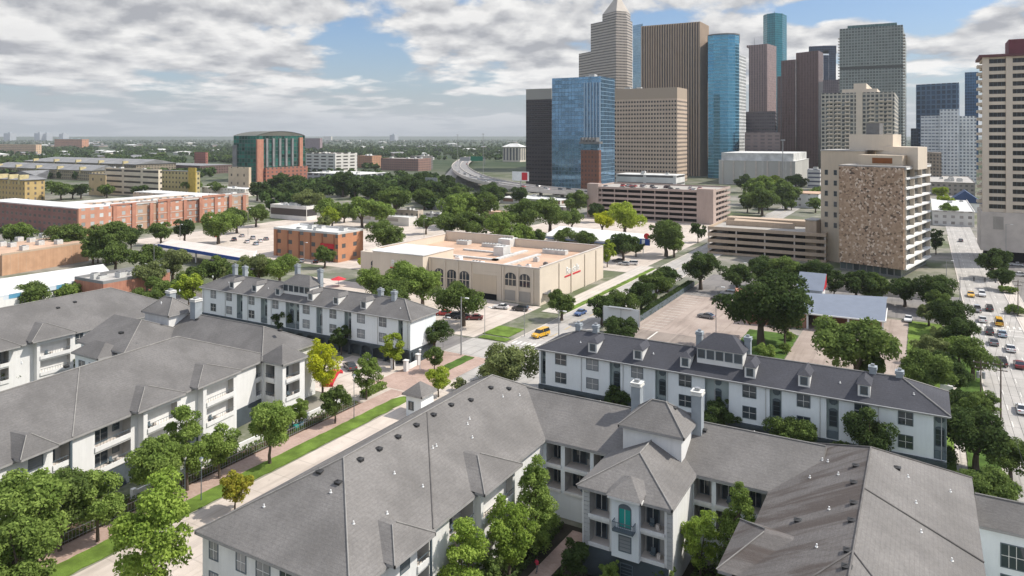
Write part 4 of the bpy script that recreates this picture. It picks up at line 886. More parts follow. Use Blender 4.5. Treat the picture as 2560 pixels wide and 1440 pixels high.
c.build('mullion', [m_frame], rt)['kind'] = 'stuff'
c = MB()
for k in range(1, nf): z = zb+k*fh; c.prism([Tq(-1.6, 4), Tq(.19, 4), Tq(.19, 9), Tq(-1.6, 9)], z-.2, z+.9)
c.build('balcony', [m_sandl], rt)['kind'] = 'stuff'
c = MB(); c.prism([Tq(-1.2, -1.2), Tq(WT+1, -1.2), Tq(WT+1, DT+1), Tq(-1.2, DT+1)], ztop+.53, ztop+1.5); c.build('roof_edge', [M('maroon_metal', (.13, .055, .06), .6, .1, .3)], rt)
c = MB(); c.prism([Tq(9, 3), Tq(WT, 3), Tq(WT, 18), Tq(9, 18)], ztop+1.51, ztop+7.5); c.build('roof_house', [M('maroon_panel', (.16, .05, .06), .6, .1, .3)], rt)
c = MB(); c.prism([Tq(-.6, -.6), Tq(WT, -.6), Tq(WT, DT), Tq(-.6, DT)], 4.2, zb-.31); c.prism([Tq(3.5, -.7), Tq(7, -.7), Tq(7, -.61), Tq(3.5, -.61)], zb-7, zb-2, 1); c.build('podium', [m_concl, m_concrete], rt)
c = MB(); c.prism([Tq(1.5, 2), Tq(WT, 2), Tq(WT, DT), Tq(1.5, DT)], 0, 4.19); c.build('ground_floor', [m_dark], rt)
# ---------------------------------------------------------------- stone tower and its neighbours
C0 = cam2w(137, 252); e1 = cam2w(-.652, .758); e2 = cam2w(.665, .747)
sq = lambda a, b: (C0[0]+e1[0]*a+e2[0]*b, C0[1]+e1[1]*a+e2[1]*b); ZS = 38.8
st = thing('stone_tower', 'ten storey tower with a windowless brown rubble stone wall and white balconies', 'apartment tower', (*sq(10, 15), 0))
LW, LD = 22.4, 38
c = MB(); c.bar(sq(LW, 0), sq(-.3, 0), 3.2, ZS, .7, 0, .3); c.build('stone_wall', [m_stone], st)
c = MB(); c.prism([sq(LW, .6), sq(.9, .6), sq(.9, LD), sq(LW, LD)], 0, ZS-.6); c.build('core', [MGRID('stw', (.16, .16, .15), (.07, .085, .085), 2.4, 3.6, .8, .62, .1, .1, .5)], st)
for k in range(11):
    c = MB(); z = 3.0+k*3.52; c.prism([sq(-.9, .7), sq(-.9, LD), sq(.88, LD), sq(.88, .7)], z, z+.62); c.build('balcony_slab', [m_white], st)
c = MB()
for k in range(10):
    z = 3.0+k*3.52
    for q in (0.9, 12.5, 24, LD-.8): c.prism([sq(-.6, q), sq(-.6, q+.5), sq(.88, q+.5), sq(.88, q)], z+.63, z+3.51)
c.build('balcony_fin', [m_sandl], st)['kind'] = 'stuff'
c = MB(); c.prism([sq(LW+.3, -.3), sq(-.9, -.3), sq(-.9, LD), sq(LW+.3, LD)], ZS+.01, ZS+.5); c.build('roof', [m_gravel], st)
c = MB(); c.prism([sq(17, 5), sq(1.5, 5), sq(1.5, 20), sq(17, 20)], ZS+.51, ZS+4.2); c.prism([sq(12, 4.9), sq(5, 4.9), sq(5, 4.99), sq(12, 4.99)], ZS+1.2, ZS+3.2, 1); c.build('penthouse', [m_sand, M('rust_panel', (.22, .075, .02), .7, .1, .4)], st)
# tall cream building behind it (left face with small windows, stacked penthouses)
B0 = cam2w((2102-CX)/F*284, 284); bq = lambda a, b: (B0[0]+e1[0]*a+e2[0]*b, B0[1]+e1[1]*a+e2[1]*b); ZB = zat(*B0, 378)
cr = thing('cream_building', 'cream building with small square windows directly behind the brown stone tower', 'building', (*bq(3, 8), 0))
lb = (on_line(bq(0, 0), bq(10, 0), 2052)); LB = math.hypot(lb[0]-B0[0], lb[1]-B0[1])
c = MB(); c.prism([bq(LB, 0), bq(-9, 0), bq(-9, 22), bq(LB, 22)], 0, ZB); c.build('wall', [m_sand], cr)
c = MB(); c.prism([bq(LB+.2, -.2), bq(-9.2, -.2), bq(-9.2, 22.2), bq(LB+.2, 22.2)], ZB+.01, ZB+.5); c.build('roof', [m_gravel], cr)
an = math.atan2(-e1[1], -e1[0])
for k in range(6):
    for j in range(2): win(cr, bq(LB*(.72-.45*j), 0), 13.5+k*4.2, an, 1.3, 2.0, 1, 2, False)
c = MB(); c.prism([bq(-12, 5), bq(-30, -8), bq(-30, 6), bq(-12, 18)], 38, ZB+2.0); c.build('penthouse', [m_sandl], cr)
c = MB(); c.prism([bq(-2, 4), bq(-19, 2), bq(-19, 14), bq(-2, 18)], ZB+.51, ZB+6.6); c.build('penthouse', [m_sandl], cr)
c = MB(); c.prism([bq(-8, 6), bq(-13, 6), bq(-13, 11), bq(-8, 11)], ZB+6.61, ZB+11); c.build('lift_house', [m_acd], cr)
cb = thing('stair_block', 'plain tan stair block between the tan garage and the brown stone tower', 'building', (*bq(LB+4, 1), 0))
c = MB(); c.prism([bq(LB+5, -4), bq(LB+.4, -4), bq(LB+.4, 4), bq(LB+5, 4)], 0, 16); c.build('wall', [m_tan], cb); c = MB(); c.prism([bq(LB+5.2, -4.2), bq(LB+.3, -4.2), bq(LB+.3, 4.2), bq(LB+5.2, 4.2)], 16.01, 16.4); c.build('roof', [m_gravel], cb)
# ---------------------------------------------------------------- parking garages
def garage(name, label, dims, lev, mat, ncol, mcol, open_top=True, sp=.95):
    u0, v0, u1, v1, z = dims; root = thing(name, label, 'parking garage', ((u0+u1)/2, (v0+v1)/2, 0)); fh = (z-1.1)/lev
    s = MB(); s.box(u0+.5, v0+.5, 0, u1-.5, v1-.5, .05)
    for k in range(1, lev+1): s.box(u0+.4, v0+.4, k*fh-.35, u1-.4, v1-.4, k*fh)
    s.build('floor_slab', [m_concrete], root)['kind'] = 'stuff'
    for k in range(0, lev+1):
        p = MB(); a, b = k*fh-(.42 if k else 0), k*fh+sp
        for A, B in (((u0, v0), (u1, v0)), ((u1, v0+.3), (u1, v1-.3)), ((u1, v1), (u0, v1)), ((u0, v1-.3), (u0, v0+.3))): p.bar(A, B, a, b, .3, 0, -.15)
        p.build('spandrel', [mat], root)
    c = MB()
    for k in range(ncol+1): x = u0+.35+(u1-u0-.7)*k/ncol; c.box(x-.25, v0+.31, .06, x+.25, v0+.8, lev*fh-.36)
    for k in range(1, 6): y = v0+(v1-v0)*k/6; c.box(u1-.8, y-.25, .06, u1-.31, y+.25, lev*fh-.36)
    c.build('column', [mcol], root)['kind'] = 'stuff'
    i = MB(); i.box(u0+7, v0+7, .06, u1-7, v1-7, lev*fh-.36); i.build('dark_core', [m_interior], root); return root, lev*fh  # plain dark box filling the middle of the decks
d = cbox(2065, 657, 1769, 2084, 583)
d = (d[0], d[1], d[2], d[1]+34, d[4])
gt, zd = garage('parking_garage', 'tan open-sided parking garage left of the brown stone tower', d, 4, m_tan, 4, m_concl)
c = MB(); c.box(d[0]+4, d[1]+16, zd+.02, d[2]-14, d[1]+16.5, zd+2.2); c.box(d[0]+2, d[1]+26, zd+.02, d[2]-4, d[1]+33, zd+2.4); c.build('ramp_wall', [m_tan], gt)
c = MB(); c.face([(d[0]+6, d[1]+16.6, zd+.06), (d[2]-16, d[1]+16.6, zd+.06), (d[2]-16, d[1]+25, zd+1.5), (d[0]+6, d[1]+25, zd+2.2)]); c.build('ramp', [m_tan], gt)
d = cbox(1782, 562, 1470, 1826, 476); gpd = d
gp, zd = garage('parking_garage', 'pinkish multi-storey parking garage in front of the beige office block', d, 6, m_pink, 9, m_pink); gpz = zd
c = MB(); c.box(d[0]-.4, d[1]-.5, 0, d[0]+7, d[1]+5, d[4]+1.5); c.build('stair_tower', [m_pink], gp); c = MB(); c.box(d[2]-9, d[1]-.5, 0, d[2]+.4, d[1]+6, d[4]+.6); c.build('stair_tower', [m_pink], gp)
# ---------------------------------------------------------------- supermarket
u1, v0 = G(1350, 765); u0 = u_at(912, v0); v1 = v_at(1508, u1)
ms = thing('supermarket', 'beige supermarket with arched dark windows, parapets and a terracotta flat roof', 'store', ((u0+u1)/2, (v0+v1)/2, 0))
ZP = zat(u1, v0, 673)
w = MB(); w.prism(rect(u0, v0, u1, v1), 0, ZP-2.4); w.build('wall', [m_sandl], ms)
r = MB(); r.box(u0+.4, v0+.4, ZP-2.39, u1-.4, v1-.4, ZP-2.3); r.build('roof', [m_roofsand], ms)
for A, B, dz in (((u0, v0), (u1, v0), 0), ((u1, v0+.4), (u1, v1-.4), .3), ((u1, v1), (u0+(u1-u0)*.47, v1), .4), ((u0+(u1-u0)*.46, v1), (u0, v1), 1.2), ((u0, v1-.4), (u0, v0+.4), .2)):
    p = MB(); p.bar(A, B, ZP-2.38, ZP+dz, .4, 0, -.2); p.bar(A, B, ZP+dz+.003, ZP+dz+.3, .6, 1, -.2); p.build('parapet', [m_sandl, m_concl], ms)
sA, sB = u_at(948, v0), u_at(1058, v0-3); sg = MB(); sg.prism(rect(sA, v0-3.2, sB, v0+14), 0, ZP+.9); sg.build('sign_wall', [m_sandl], ms); r = MB(); r.box(sA-.2, v0-3.4, ZP+.91, sB+.2, v0+14.2, ZP+1.2); r.build('cornice', [m_roofw], ms)
sp_ = MB(); sp_.prism(rect(u0-.5, v0-1.5, sA-.6, v0+7), 0, ZP+.2); sp_.build('corner_tower', [m_sandl], ms)
for x in (1076, 1112, 1144, 1177, 1252, 1258, 1295, 1332, 1348):
    xx = u_at(x, v0); p = MB(); p.box(xx-.35, v0-.35, 0, xx+.35, v0-.005, ZP-.2); p.build('pilaster', [m_sandl], ms)
def arch_win(root, x, v, zb, w_, h):
    b = MB(); pts = [(-w_/2, zb), (w_/2, zb)]+[(w_/2*math.cos(R(a)), zb+h-w_/2*.7+w_/2*.7*math.sin(R(a))) for a in range(0, 181, 15)]
    b.face([(x+px, v-.06, z) for px, z in pts], 0)
    for i in (-1, 1): b.box(x+i*w_/6-.09, v-.14, zb, x+i*w_/6+.09, v-.07, zb+h*.93, 1)
    b.box(x-w_/2, v-.13, zb+h*.5-.1, x+w_/2, v-.071, zb+h*.5+.1, 1); b.build('arched_window', [m_glass, m_sandl], root)
for a, b_, zb, zt in ((1087, 1110, 2.2, 7.8), (1118, 1141, 2.2, 7.8), (1149, 1173, 2.2, 7.8), (1263, 1290, 5.0, 8.9), (1299, 1325, 5.0, 8.9)): arch_win(ms, (u_at(a, v0)+u_at(b_, v0))/2, v0, zb, u_at(b_, v0)-u_at(a, v0), zt-zb)
arch_win(ms, (u_at(925, v0-1.5)+u_at(945, v0-1.5))/2, v0-1.5, 4.5, 2.6, 3.8)
p = MB(); a, b_ = u_at(1183, v0), u_at(1241, v0); p.box(a, v0-.12, 1.8, b_, v0-.004, 7.4); p.build('blank_panel', [m_sand], ms)
p = MB(); p.box(u_at(1200, v0), v0-.16, 0, u_at(1242, v0), v0-.125, 1.75); p.build('loading_door', [m_dark], ms)
for a, b_ in ((1262, 1288), (1296, 1326)): p = MB(); p.box(u_at(a, v0), v0-.1, .6, u_at(b_, v0), v0-.004, 3.6); p.build('blank_panel', [m_concrete], ms)
def text(body, root, loc, size, rz, mat, name='sign_letters', ext=.06):
    cu = bpy.data.curves.new(name, 'FONT'); cu.body = body; cu.size = size; cu.extrude = ext; cu.align_x = 'CENTER'; cu.materials.append(mat)
    tmp = bpy.data.objects.new(name, cu); COL.objects.link(tmp); bpy.context.view_layer.update()
    me = bpy.data.meshes.new_from_object(tmp.evaluated_get(bpy.context.evaluated_depsgraph_get())); bpy.data.objects.remove(tmp); bpy.data.curves.remove(cu)
    o = bpy.data.objects.new(name, me); COL.objects.link(o); o.parent = root; bx = Vector((0, 0, 0)); q = root
    while q is not None: bx += q.location; q = q.parent
    o.location = Vector(loc)-bx; o.rotation_euler = (R(90), 0, rz); return o
sx = (u_at(968, v0-3.2)+u_at(1040, v0-3.2))/2
text('Randalls', ms, (sx, v0-3.3, 7.9), 2.5, 0, m_white); p = MB(); p.box(sx-4.6, v0-3.32, 6.9, sx+4.6, v0-3.21, 7.25); p.build('sign_underline', [m_red], ms)
yv = (v_at(1410, u1)+v_at(1452, u1))/2; text('Randalls', ms, (u1+.1, yv, 6.5), 3.0, R(90), m_white); p = MB(); p.box(u1+.005, yv-6, 5.5, u1+.13, yv+6, 5.95); p.build('sign_underline', [m_red], ms)
for x, y, a, b_, h, mm in ((1160, 607, 5, 3, 1.5, m_ac), (1228, 614, 7, 2.4, 1.3, m_ac), (1388, 631, 9, 2.5, 1.5, m_ac), (1255, 634, 4, 5, 3.2, m_roofw), (1270, 612, 5, 6, 3.0, m_roofw), (1147, 650, 2, 2, 1.6, m_white), (1297, 667, 1.2, 1.2, 1, m_acd), (1321, 667, 1.5, 1.2, 1.2, m_white), (1341, 650, 1.6, 1.6, 1.3, m_ac), (1364, 660, 1.2, 1.2, 1, m_acd), (1195, 655, 4.5, 1.2, .8, m_white), (1050, 624, 2, 1.2, .7, m_acd)):
    q = G(x, y, ZP-1.8); b = MB(); b.box(q[0]-a/2, q[1]-b_/2, ZP-2.29, q[0]+a/2, q[1]+b_/2, ZP-2.3+h)
    for k in range(int(a/1.2)): b.tube([(q[0]-a/2+.6+k*1.2, q[1], ZP-2.3+h), (q[0]-a/2+.6+k*1.2, q[1], ZP-2.1+h)], .42, 8, 1)
    b.build('roof_unit', [mm, m_acd], ms)
for (x0_, y0_, x1_, y1_) in ((.2, .35, .62, .37), (.6, .35, .62, .8), (.3, .62, .6, .635), (.72, .2, .735, .7)):
    b = MB(); W0, W1 = u1-u0, v1-v0; b.box(u0+W0*x0_, v0+W1*y0_, ZP-2.29, u0+W0*x1_+.5, v0+W1*y1_+.5, ZP-1.75); b.build('roof_duct', [m_ac], ms)
b = MB(); y0 = v_at(1364, u1)
for k in range(12): b.box(u1+.1, y0+.3+k*.35, 3.2-k*.27, u1+1.6, y0+.62+k*.35, 3.4-k*.27)
b.box(u1+.02, y0-2, 3.2, u1+1.7, y0+.29, 3.4); b.bar((u1+1.65, y0-2), (u1+1.65, y0+.3), 3.4, 4.3, .06); b.build('outside_stair', [m_acd], ms)
for xx in (1398, 1428, 1462, 1490): y = v_at(xx, u1); p = MB(); p.box(u1+.005, y-.4, 0, u1+.3, y+.4, ZP-.1); p.build('pilaster', [m_sandl], ms)
# ---------------------------------------------------------------- other low buildings
mb_or = MGRID('orange_brick', (.46, .21, .11), (.10, .10, .10), 6.5, 4.2, .32, .4, .2, wvar=.12)
d = cbox(845, 657, 684, 908, 587); t = bld('office_building', 'tan brick two storey office with a white membrane roof left of the supermarket', 'building', d, mb_or, m_roofw, .8, 5, 4, trim=m_roofw)
p = MB(); a, b_ = u_at(803, d[1]), u_at(836, d[1]); p.box(a, d[1]-.5, 5.3, b_, d[1]-.01, 7.2); p.build('sign_board', [m_red], t); p = MB(); p.box(a+1, d[1]-.12, .2, b_-.6, d[1]-.012, 5.2); p.build('entrance', [m_glass], t)
for k in range(6): x = d[0]+2+k*(d[2]-d[0]-4)/5; p = MB(); p.box(x-.3, d[1]-.2, 0, x+.3, d[1]-.005, d[4]-.3); p.build('pilaster', [M('brick_dark%d' % k, (.30, .13, .075), .9)], t)
# tan brick hall at left edge
A = G(5, 690); B = G(222, 652); t = thing('brick_hall', 'low building with a long blank tan brick wall and rooftop units at left edge', 'building', (A[0]-10, A[1], 0))
P = [A, B, (B[0]-30, B[1]+3), (A[0]-30, A[1]+3)]
c = MB(); c.prism(P, 0, 7.2); c.build('wall', [MBRICK('brick_tan', (.50, .29, .17), (.56, .34, .21), (.50, .33, .22), .8, .4)], t); c = MB(); c.face([(*q, 7.23) for q in P]); c.build('roof', [m_roofsand], t)
c = MB(); c.bar(A, B, 7.21, 7.9, .35, 0, -.2); c.build('parapet', [m_tan], t)
for x, y in ((30, 612), (60, 620), (100, 607), (146, 605), (5, 610), (48, 598), (108, 589), (78, 600)): q = G(x, y, 8); b = MB(); b.box(q[0]-1.3, q[1]-1.1, 7.24, q[0]+1.3, q[1]+1.1, 8.9); b.tube([(q[0], q[1], 8.9), (q[0], q[1], 9.1)], .8, 10, 1); b.build('roof_unit', [m_ac, m_acd], t)
# white metal canopy roof with blue trim
t = thing('shop_building', 'low shop with a bright white sloping roof and blue edge stripe at left', 'building', (*G(130, 705), 0))
P = [G(-60, 752, 4.2), G(282, 686, 4.2), G(258, 660, 6.2), G(-60, 705, 6.2)]; zz = [4.2, 4.2, 6.2, 6.2]
c = MB(); c.face([(*p, z) for p, z in zip(P, zz)]); c.face([(*p, z-.3) for p, z in zip(P[::-1], zz[::-1])]); c.build('roof', [m_roofw], t)
c = MB(); c.bar(P[0], P[1], 2.9, 4.15, .2, 0, -.15); c.bar(P[1], P[2], 3.2, 4.15, .2, 1, -.15); c.build('fascia_stripe', [MGRID('bluewhite', (.55, .6, .65), (.10, .28, .42), 7, 3, .5, 1.2, .3), m_white], t)
c = MB(); c.prism([(P[0][0], P[0][1]+1.5), (P[1][0]-1.5, P[1][1]+1.5), (P[2][0]-1.5, P[2][1]-.5), (P[3][0], P[3][1])], 0, 3.8); c.build('wall', [m_stucco], t)
# small red brick building
d = cbox(258, 752, 186, 425, 716); d = (d[0], d[1], d[2], d[3], 5.0)
t = bld('brick_shop', 'small red brick building with dark parapet and roof units behind the left grey roof', 'building', d, m_brick, m_gravel, .9, 7, 8, trim=m_greyr, ks=2.6)
p = MB(); p.bar((d[2]-3, d[3]-8), (d[2]-3, d[3]), 5.05, 7.4, .3); p.bar((d[2]-12, d[3]-1), (d[2]-3, d[3]-1), 5.05, 7.0, .3); p.build('roof_screen', [m_roofw], t)
# gas canopy with blue edge
P = [G(397, 613, 5.2), G(628, 652, 5.2), G(640, 630, 5.2), G(430, 600, 5.2)]
t = thing('fuel_canopy', 'flat fuel station canopy with a bold blue edge left of the tan brick office', 'canopy', (*G(520, 650), 0))
c = MB(); c.prism(P, 4.6, 5.6, 0); c.build('canopy_roof', [m_concl], t); c = MB(); c.bar(P[0], P[1], 4.5, 5.7, .3, 0, .16); c.build('blue_edge', [m_blue], t); c = MB(); c.bar(P[1], P[2], 4.5, 5.7, .3, 0, .16); c.build('white_edge', [m_white], t)
for i in (.1, .4, .7, .95): q = (P[0][0]*(1-i)+P[1][0]*i+(P[3][0]-P[0][0])*.25, P[0][1]*(1-i)+P[1][1]*i+(P[3][1]-P[0][1])*.25); c = MB(); c.box(q[0]-.25, q[1]-.25, 0, q[0]+.25, q[1]+.25, 4.6); c.build('post', [m_white], t)
for (x, y, a, h) in ((600, 605, 6, 1.2), (560, 607, 5, 1.0), (620, 640, 5, 3), (505, 598, 7, 3)): pass
# second fuel station
P = [G(1358, 590, 5), G(1575, 610, 5), G(1625, 588, 5), G(1400, 566, 5)]
t = thing('fuel_station', 'white flat roofed fuel station with a grey shaded front behind the supermarket', 'fuel station', (*G(1490, 610), 0))
c = MB(); c.prism(P, 4.2, 5.3); c.build('canopy_roof', [m_roofw], t); c = MB(); c.bar(P[0], P[1], 4.1, 4.6, .3, 0, .16); c.build('blue_edge', [M('edge_steel', (.12, .17, .28), .5)], t)
c = MB(); Q = [(P[0][0]+6, P[0][1]+3), (P[1][0]-5, P[1][1]+3), (P[2][0]-4, P[2][1]-1), (P[3][0]+4, P[3][1]-1)]; c.prism(Q, 0, 4.15); c.build('shop_wall', [m_concrete], t)
for i in (.15, .45, .75): q = (P[0][0]*(1-i)+P[1][0]*i, P[0][1]*(1-i)+P[1][1]*i+1); c = MB(); c.box(q[0]-.3, q[1]-.3, 0, q[0]+.3, q[1]+.3, 4.19); c.build('post', [m_white], t)
# church hall with blue grey metal roof
t = thing('church_hall', 'low red brick hall with a long blue-grey metal roof beside the big dark oak', 'building', (*G(2110, 790), 0))
E0, E1 = G(2012, 782, 4.2), G(2213, 803, 4.2); T0, T1 = G(1985, 732, 6.6), G(2217, 748, 6.6)
mm_ = M('standing_seam', (.165, .19, .235), .7, .06, .5)
c = MB(); c.face([(*E0, 4.2), (*E1, 4.2), (*T1, 6.6), (*T0, 6.6)]); far = lambda e, tt: (2*tt[0]-e[0], 2*tt[1]-e[1]); F0, F1 = far(E0, T0), far(E1, T1)
c.face([(*F1, 4.2), (*F0, 4.2), (*T0, 6.6), (*T1, 6.6)]); L_ = math.hypot(E1[0]-E0[0], E1[1]-E0[1])
c.bar(E0, E1, 3.9, 4.21, .2, 1, .1); c.bar(E1, T1, 3.9, 4.3, .2, 1, .1); c.build('roof', [mm_, m_white], t)
c = MB(); q0 = (E0[0]-14, E0[1]-2); c.prism([q0, (E0[0]+.5, E0[1]+1), (F0[0]+.5, F0[1]-1), (F0[0]-14, F0[1]-1)], 0, 4.0, 0); c.build('wall', [m_brick], t)
c = MB(); c.face([(q0[0]-.6, q0[1]-.6, 4.0), (E0[0]+.2, E0[1]-.6, 4.0), (T0[0]+.2, T0[1], 6.5), (q0[0]+3, (q0[1]+F0[1])/2, 6.5)]); c.face([(F0[0], F0[1], 4.0), (q0[0]-.6, F0[1], 4.0), (q0[0]+3, (q0[1]+F0[1])/2, 6.5), (T0[0], T0[1], 6.5)]); c.face([(q0[0]-.6, F0[1], 4.0), (q0[0]-.6, q0[1]-.6, 4.0), (q0[0]+3, (q0[1]+F0[1])/2, 6.5)]); c.build('hip_roof', [mm_], t)
for f_ in (.03, .28, .55, .8, .97):
    q = (E0[0]*(1-f_)+E1[0]*f_, E0[1]*(1-f_)+E1[1]*f_+.6); c = MB(); c.box(q[0]-.22, q[1]-.22, 0, q[0]+.22, q[1]+.22, 3.95); c.build('post', [m_white], t)
c = MB(); c.bar((E0[0]+1, E0[1]+9), (E1[0]-1, E1[1]+9), 0, 3.9, .3); c.build('rear_wall', [m_brick], t)
q = G(2010, 742, 5); c = MB(); c.prism(rect(q[0]-3, q[1]+10, q[0]+3.6, q[1]+17), 0, 5.2, 0); c.face([(q[0]-3.5, q[1]+9, 5.25), (q[0]+4, q[1]+9, 5.25), (q[0]+4, q[1]+17, 9.0), (q[0]-3.5, q[1]+17, 9.0)], 1); c.face([(q[0]+4, q[1]+9, 5.2), (q[0]+4, q[1]+17, 5.2), (q[0]+4, q[1]+17, 9.0)], 2); c.build('chapel', [m_white, mm_, m_red], t)
t = thing('boundary_wall', 'low white boundary wall behind the blue-grey roofed hall', 'wall', (*G(2280, 745), 0)); c = MB(); c.bar(G(2040, 722), G(2330, 752), 0, 2.0, .3); c.build('wall', [m_concl], t)
# brick apartment complex left
gb = MGRID('brick_apts', (.50, .245, .165), (.40, .41, .40), 4.6, 3.9, .42, .5, .2, wvar=.12, var=.5)
gb_shade = MGRID('brick_apts_shaded', (.24, .12, .10), (.10, .09, .09), 4.6, 3.4, .5, .42, .2, wvar=.15)  # shade on the left front put into a darker brick colour
u1, v0 = G(197, 592); u0 = u_at(-40, v0); v1 = v_at(622, u1); ZA = zat(u1, v0, 524)
t = thing('brick_apartments', 'long four storey red brick apartment block with white roofs around a court at left', 'apartment building', ((u0+u1)/2, (v0+v1)/2, 0))
c = MB(); c.prism(rect(u0, v0, u1, v0+16), 0, ZA); c.build('wall', [gb_shade], t); gb2 = MGRID('brick_apts_tan', (.44, .285, .20), (.40, .41, .40), 5.4, 3.9, .5, .46, .2, wvar=.14, var=.5); gb3 = MGRID('brick_apts_brown', (.37, .19, .135), (.30, .31, .31), 4.0, 3.9, .42, .5, .2, wvar=.14, var=.5)
seg = [0, .16, .30, .47, .62, .80, 1.0]
for k in range(6):
    a, b_ = v0+16.02+(v1-v0-16.02)*seg[k], v0+16.02+(v1-v0-16.02)*seg[k+1]-.02; st_ = (0, -.9, .3, -1.2, 0, -.6)[k]
    c = MB(); c.prism(rect(u1-16, a, u1+.3+st_, b_), 0, ZA-.02*k); c.build('wall', [(gb, gb2, gb, gb3, gb, gb2)[k]], t)
    c = MB()
    for z in (3.7, 7.6): c.box(u1+.3+st_+.003, a, z, u1+.3+st_+.15, b_, z+.35)
    c.build('floor_band', [m_concl], t)
    c = MB(); c.box(u1-.4+st_, a, ZA+.52, u1+.3+st_, b_, ZA+1.3+(.5 if k in (2, 4) else 0)); c.build('parapet', [(m_brick, m_pink)[k % 2]], t)
c = MB(); c.prism(rect(u1-.9, v0-.3, u1+.35, v0+16.01), 0, ZA+.4); c.build('corner_wall', [gb], t)
c = MB(); c.prism(rect(u0, v1-16, u1-16.02, v1), 0, ZA-1); c.build('wall', [MGRID('cream_apts', (.55, .42, .30), (.2, .18, .16), 5, 3.6, .35, .45, .3)], t); c = MB(); c.prism(rect(u1-50, v0+16.02, u1-36, v1-16.02), 0, ZA-.6); c.build('wall', [MGRID('cream_apts2', (.56, .40, .28), (.2, .18, .16), 5, 3.6, .35, .45, .3)], t)
for q, zz in ((rect(u0+.5, v0+.5, u1-1, v0+15.5), ZA), (rect(u1-15.5, v0+15.6, u1-.3, v1-.5), ZA), (rect(u0+.5, v1-15.5, u1-16.5, v1-.5), ZA-1), (rect(u1-49.5, v0+16.5, u1-36.5, v1-16.5), ZA-.6)): c = MB(); c.prism(q, zz+.01, zz+.5); c.build('roof', [m_roofw], t)
for k in range(9): y = v0+18+k*(v1-v0-22)/8.0; c = MB(); c.box(u1+.31, y-1.0, 0, u1+.9, y+1.0, ZA+(.9 if k % 2 else .3)); c.build('brick_pier', [m_brick], t)
for k in range(10): y = v0+20+k*(v1-v0-24)/9; c = MB(); c.box(u1-10+2*(k % 3), y-1.5, ZA+.51, u1-8+2*(k % 3), y+1.5, ZA+1.5); c.build('roof_unit', [m_ac], t)
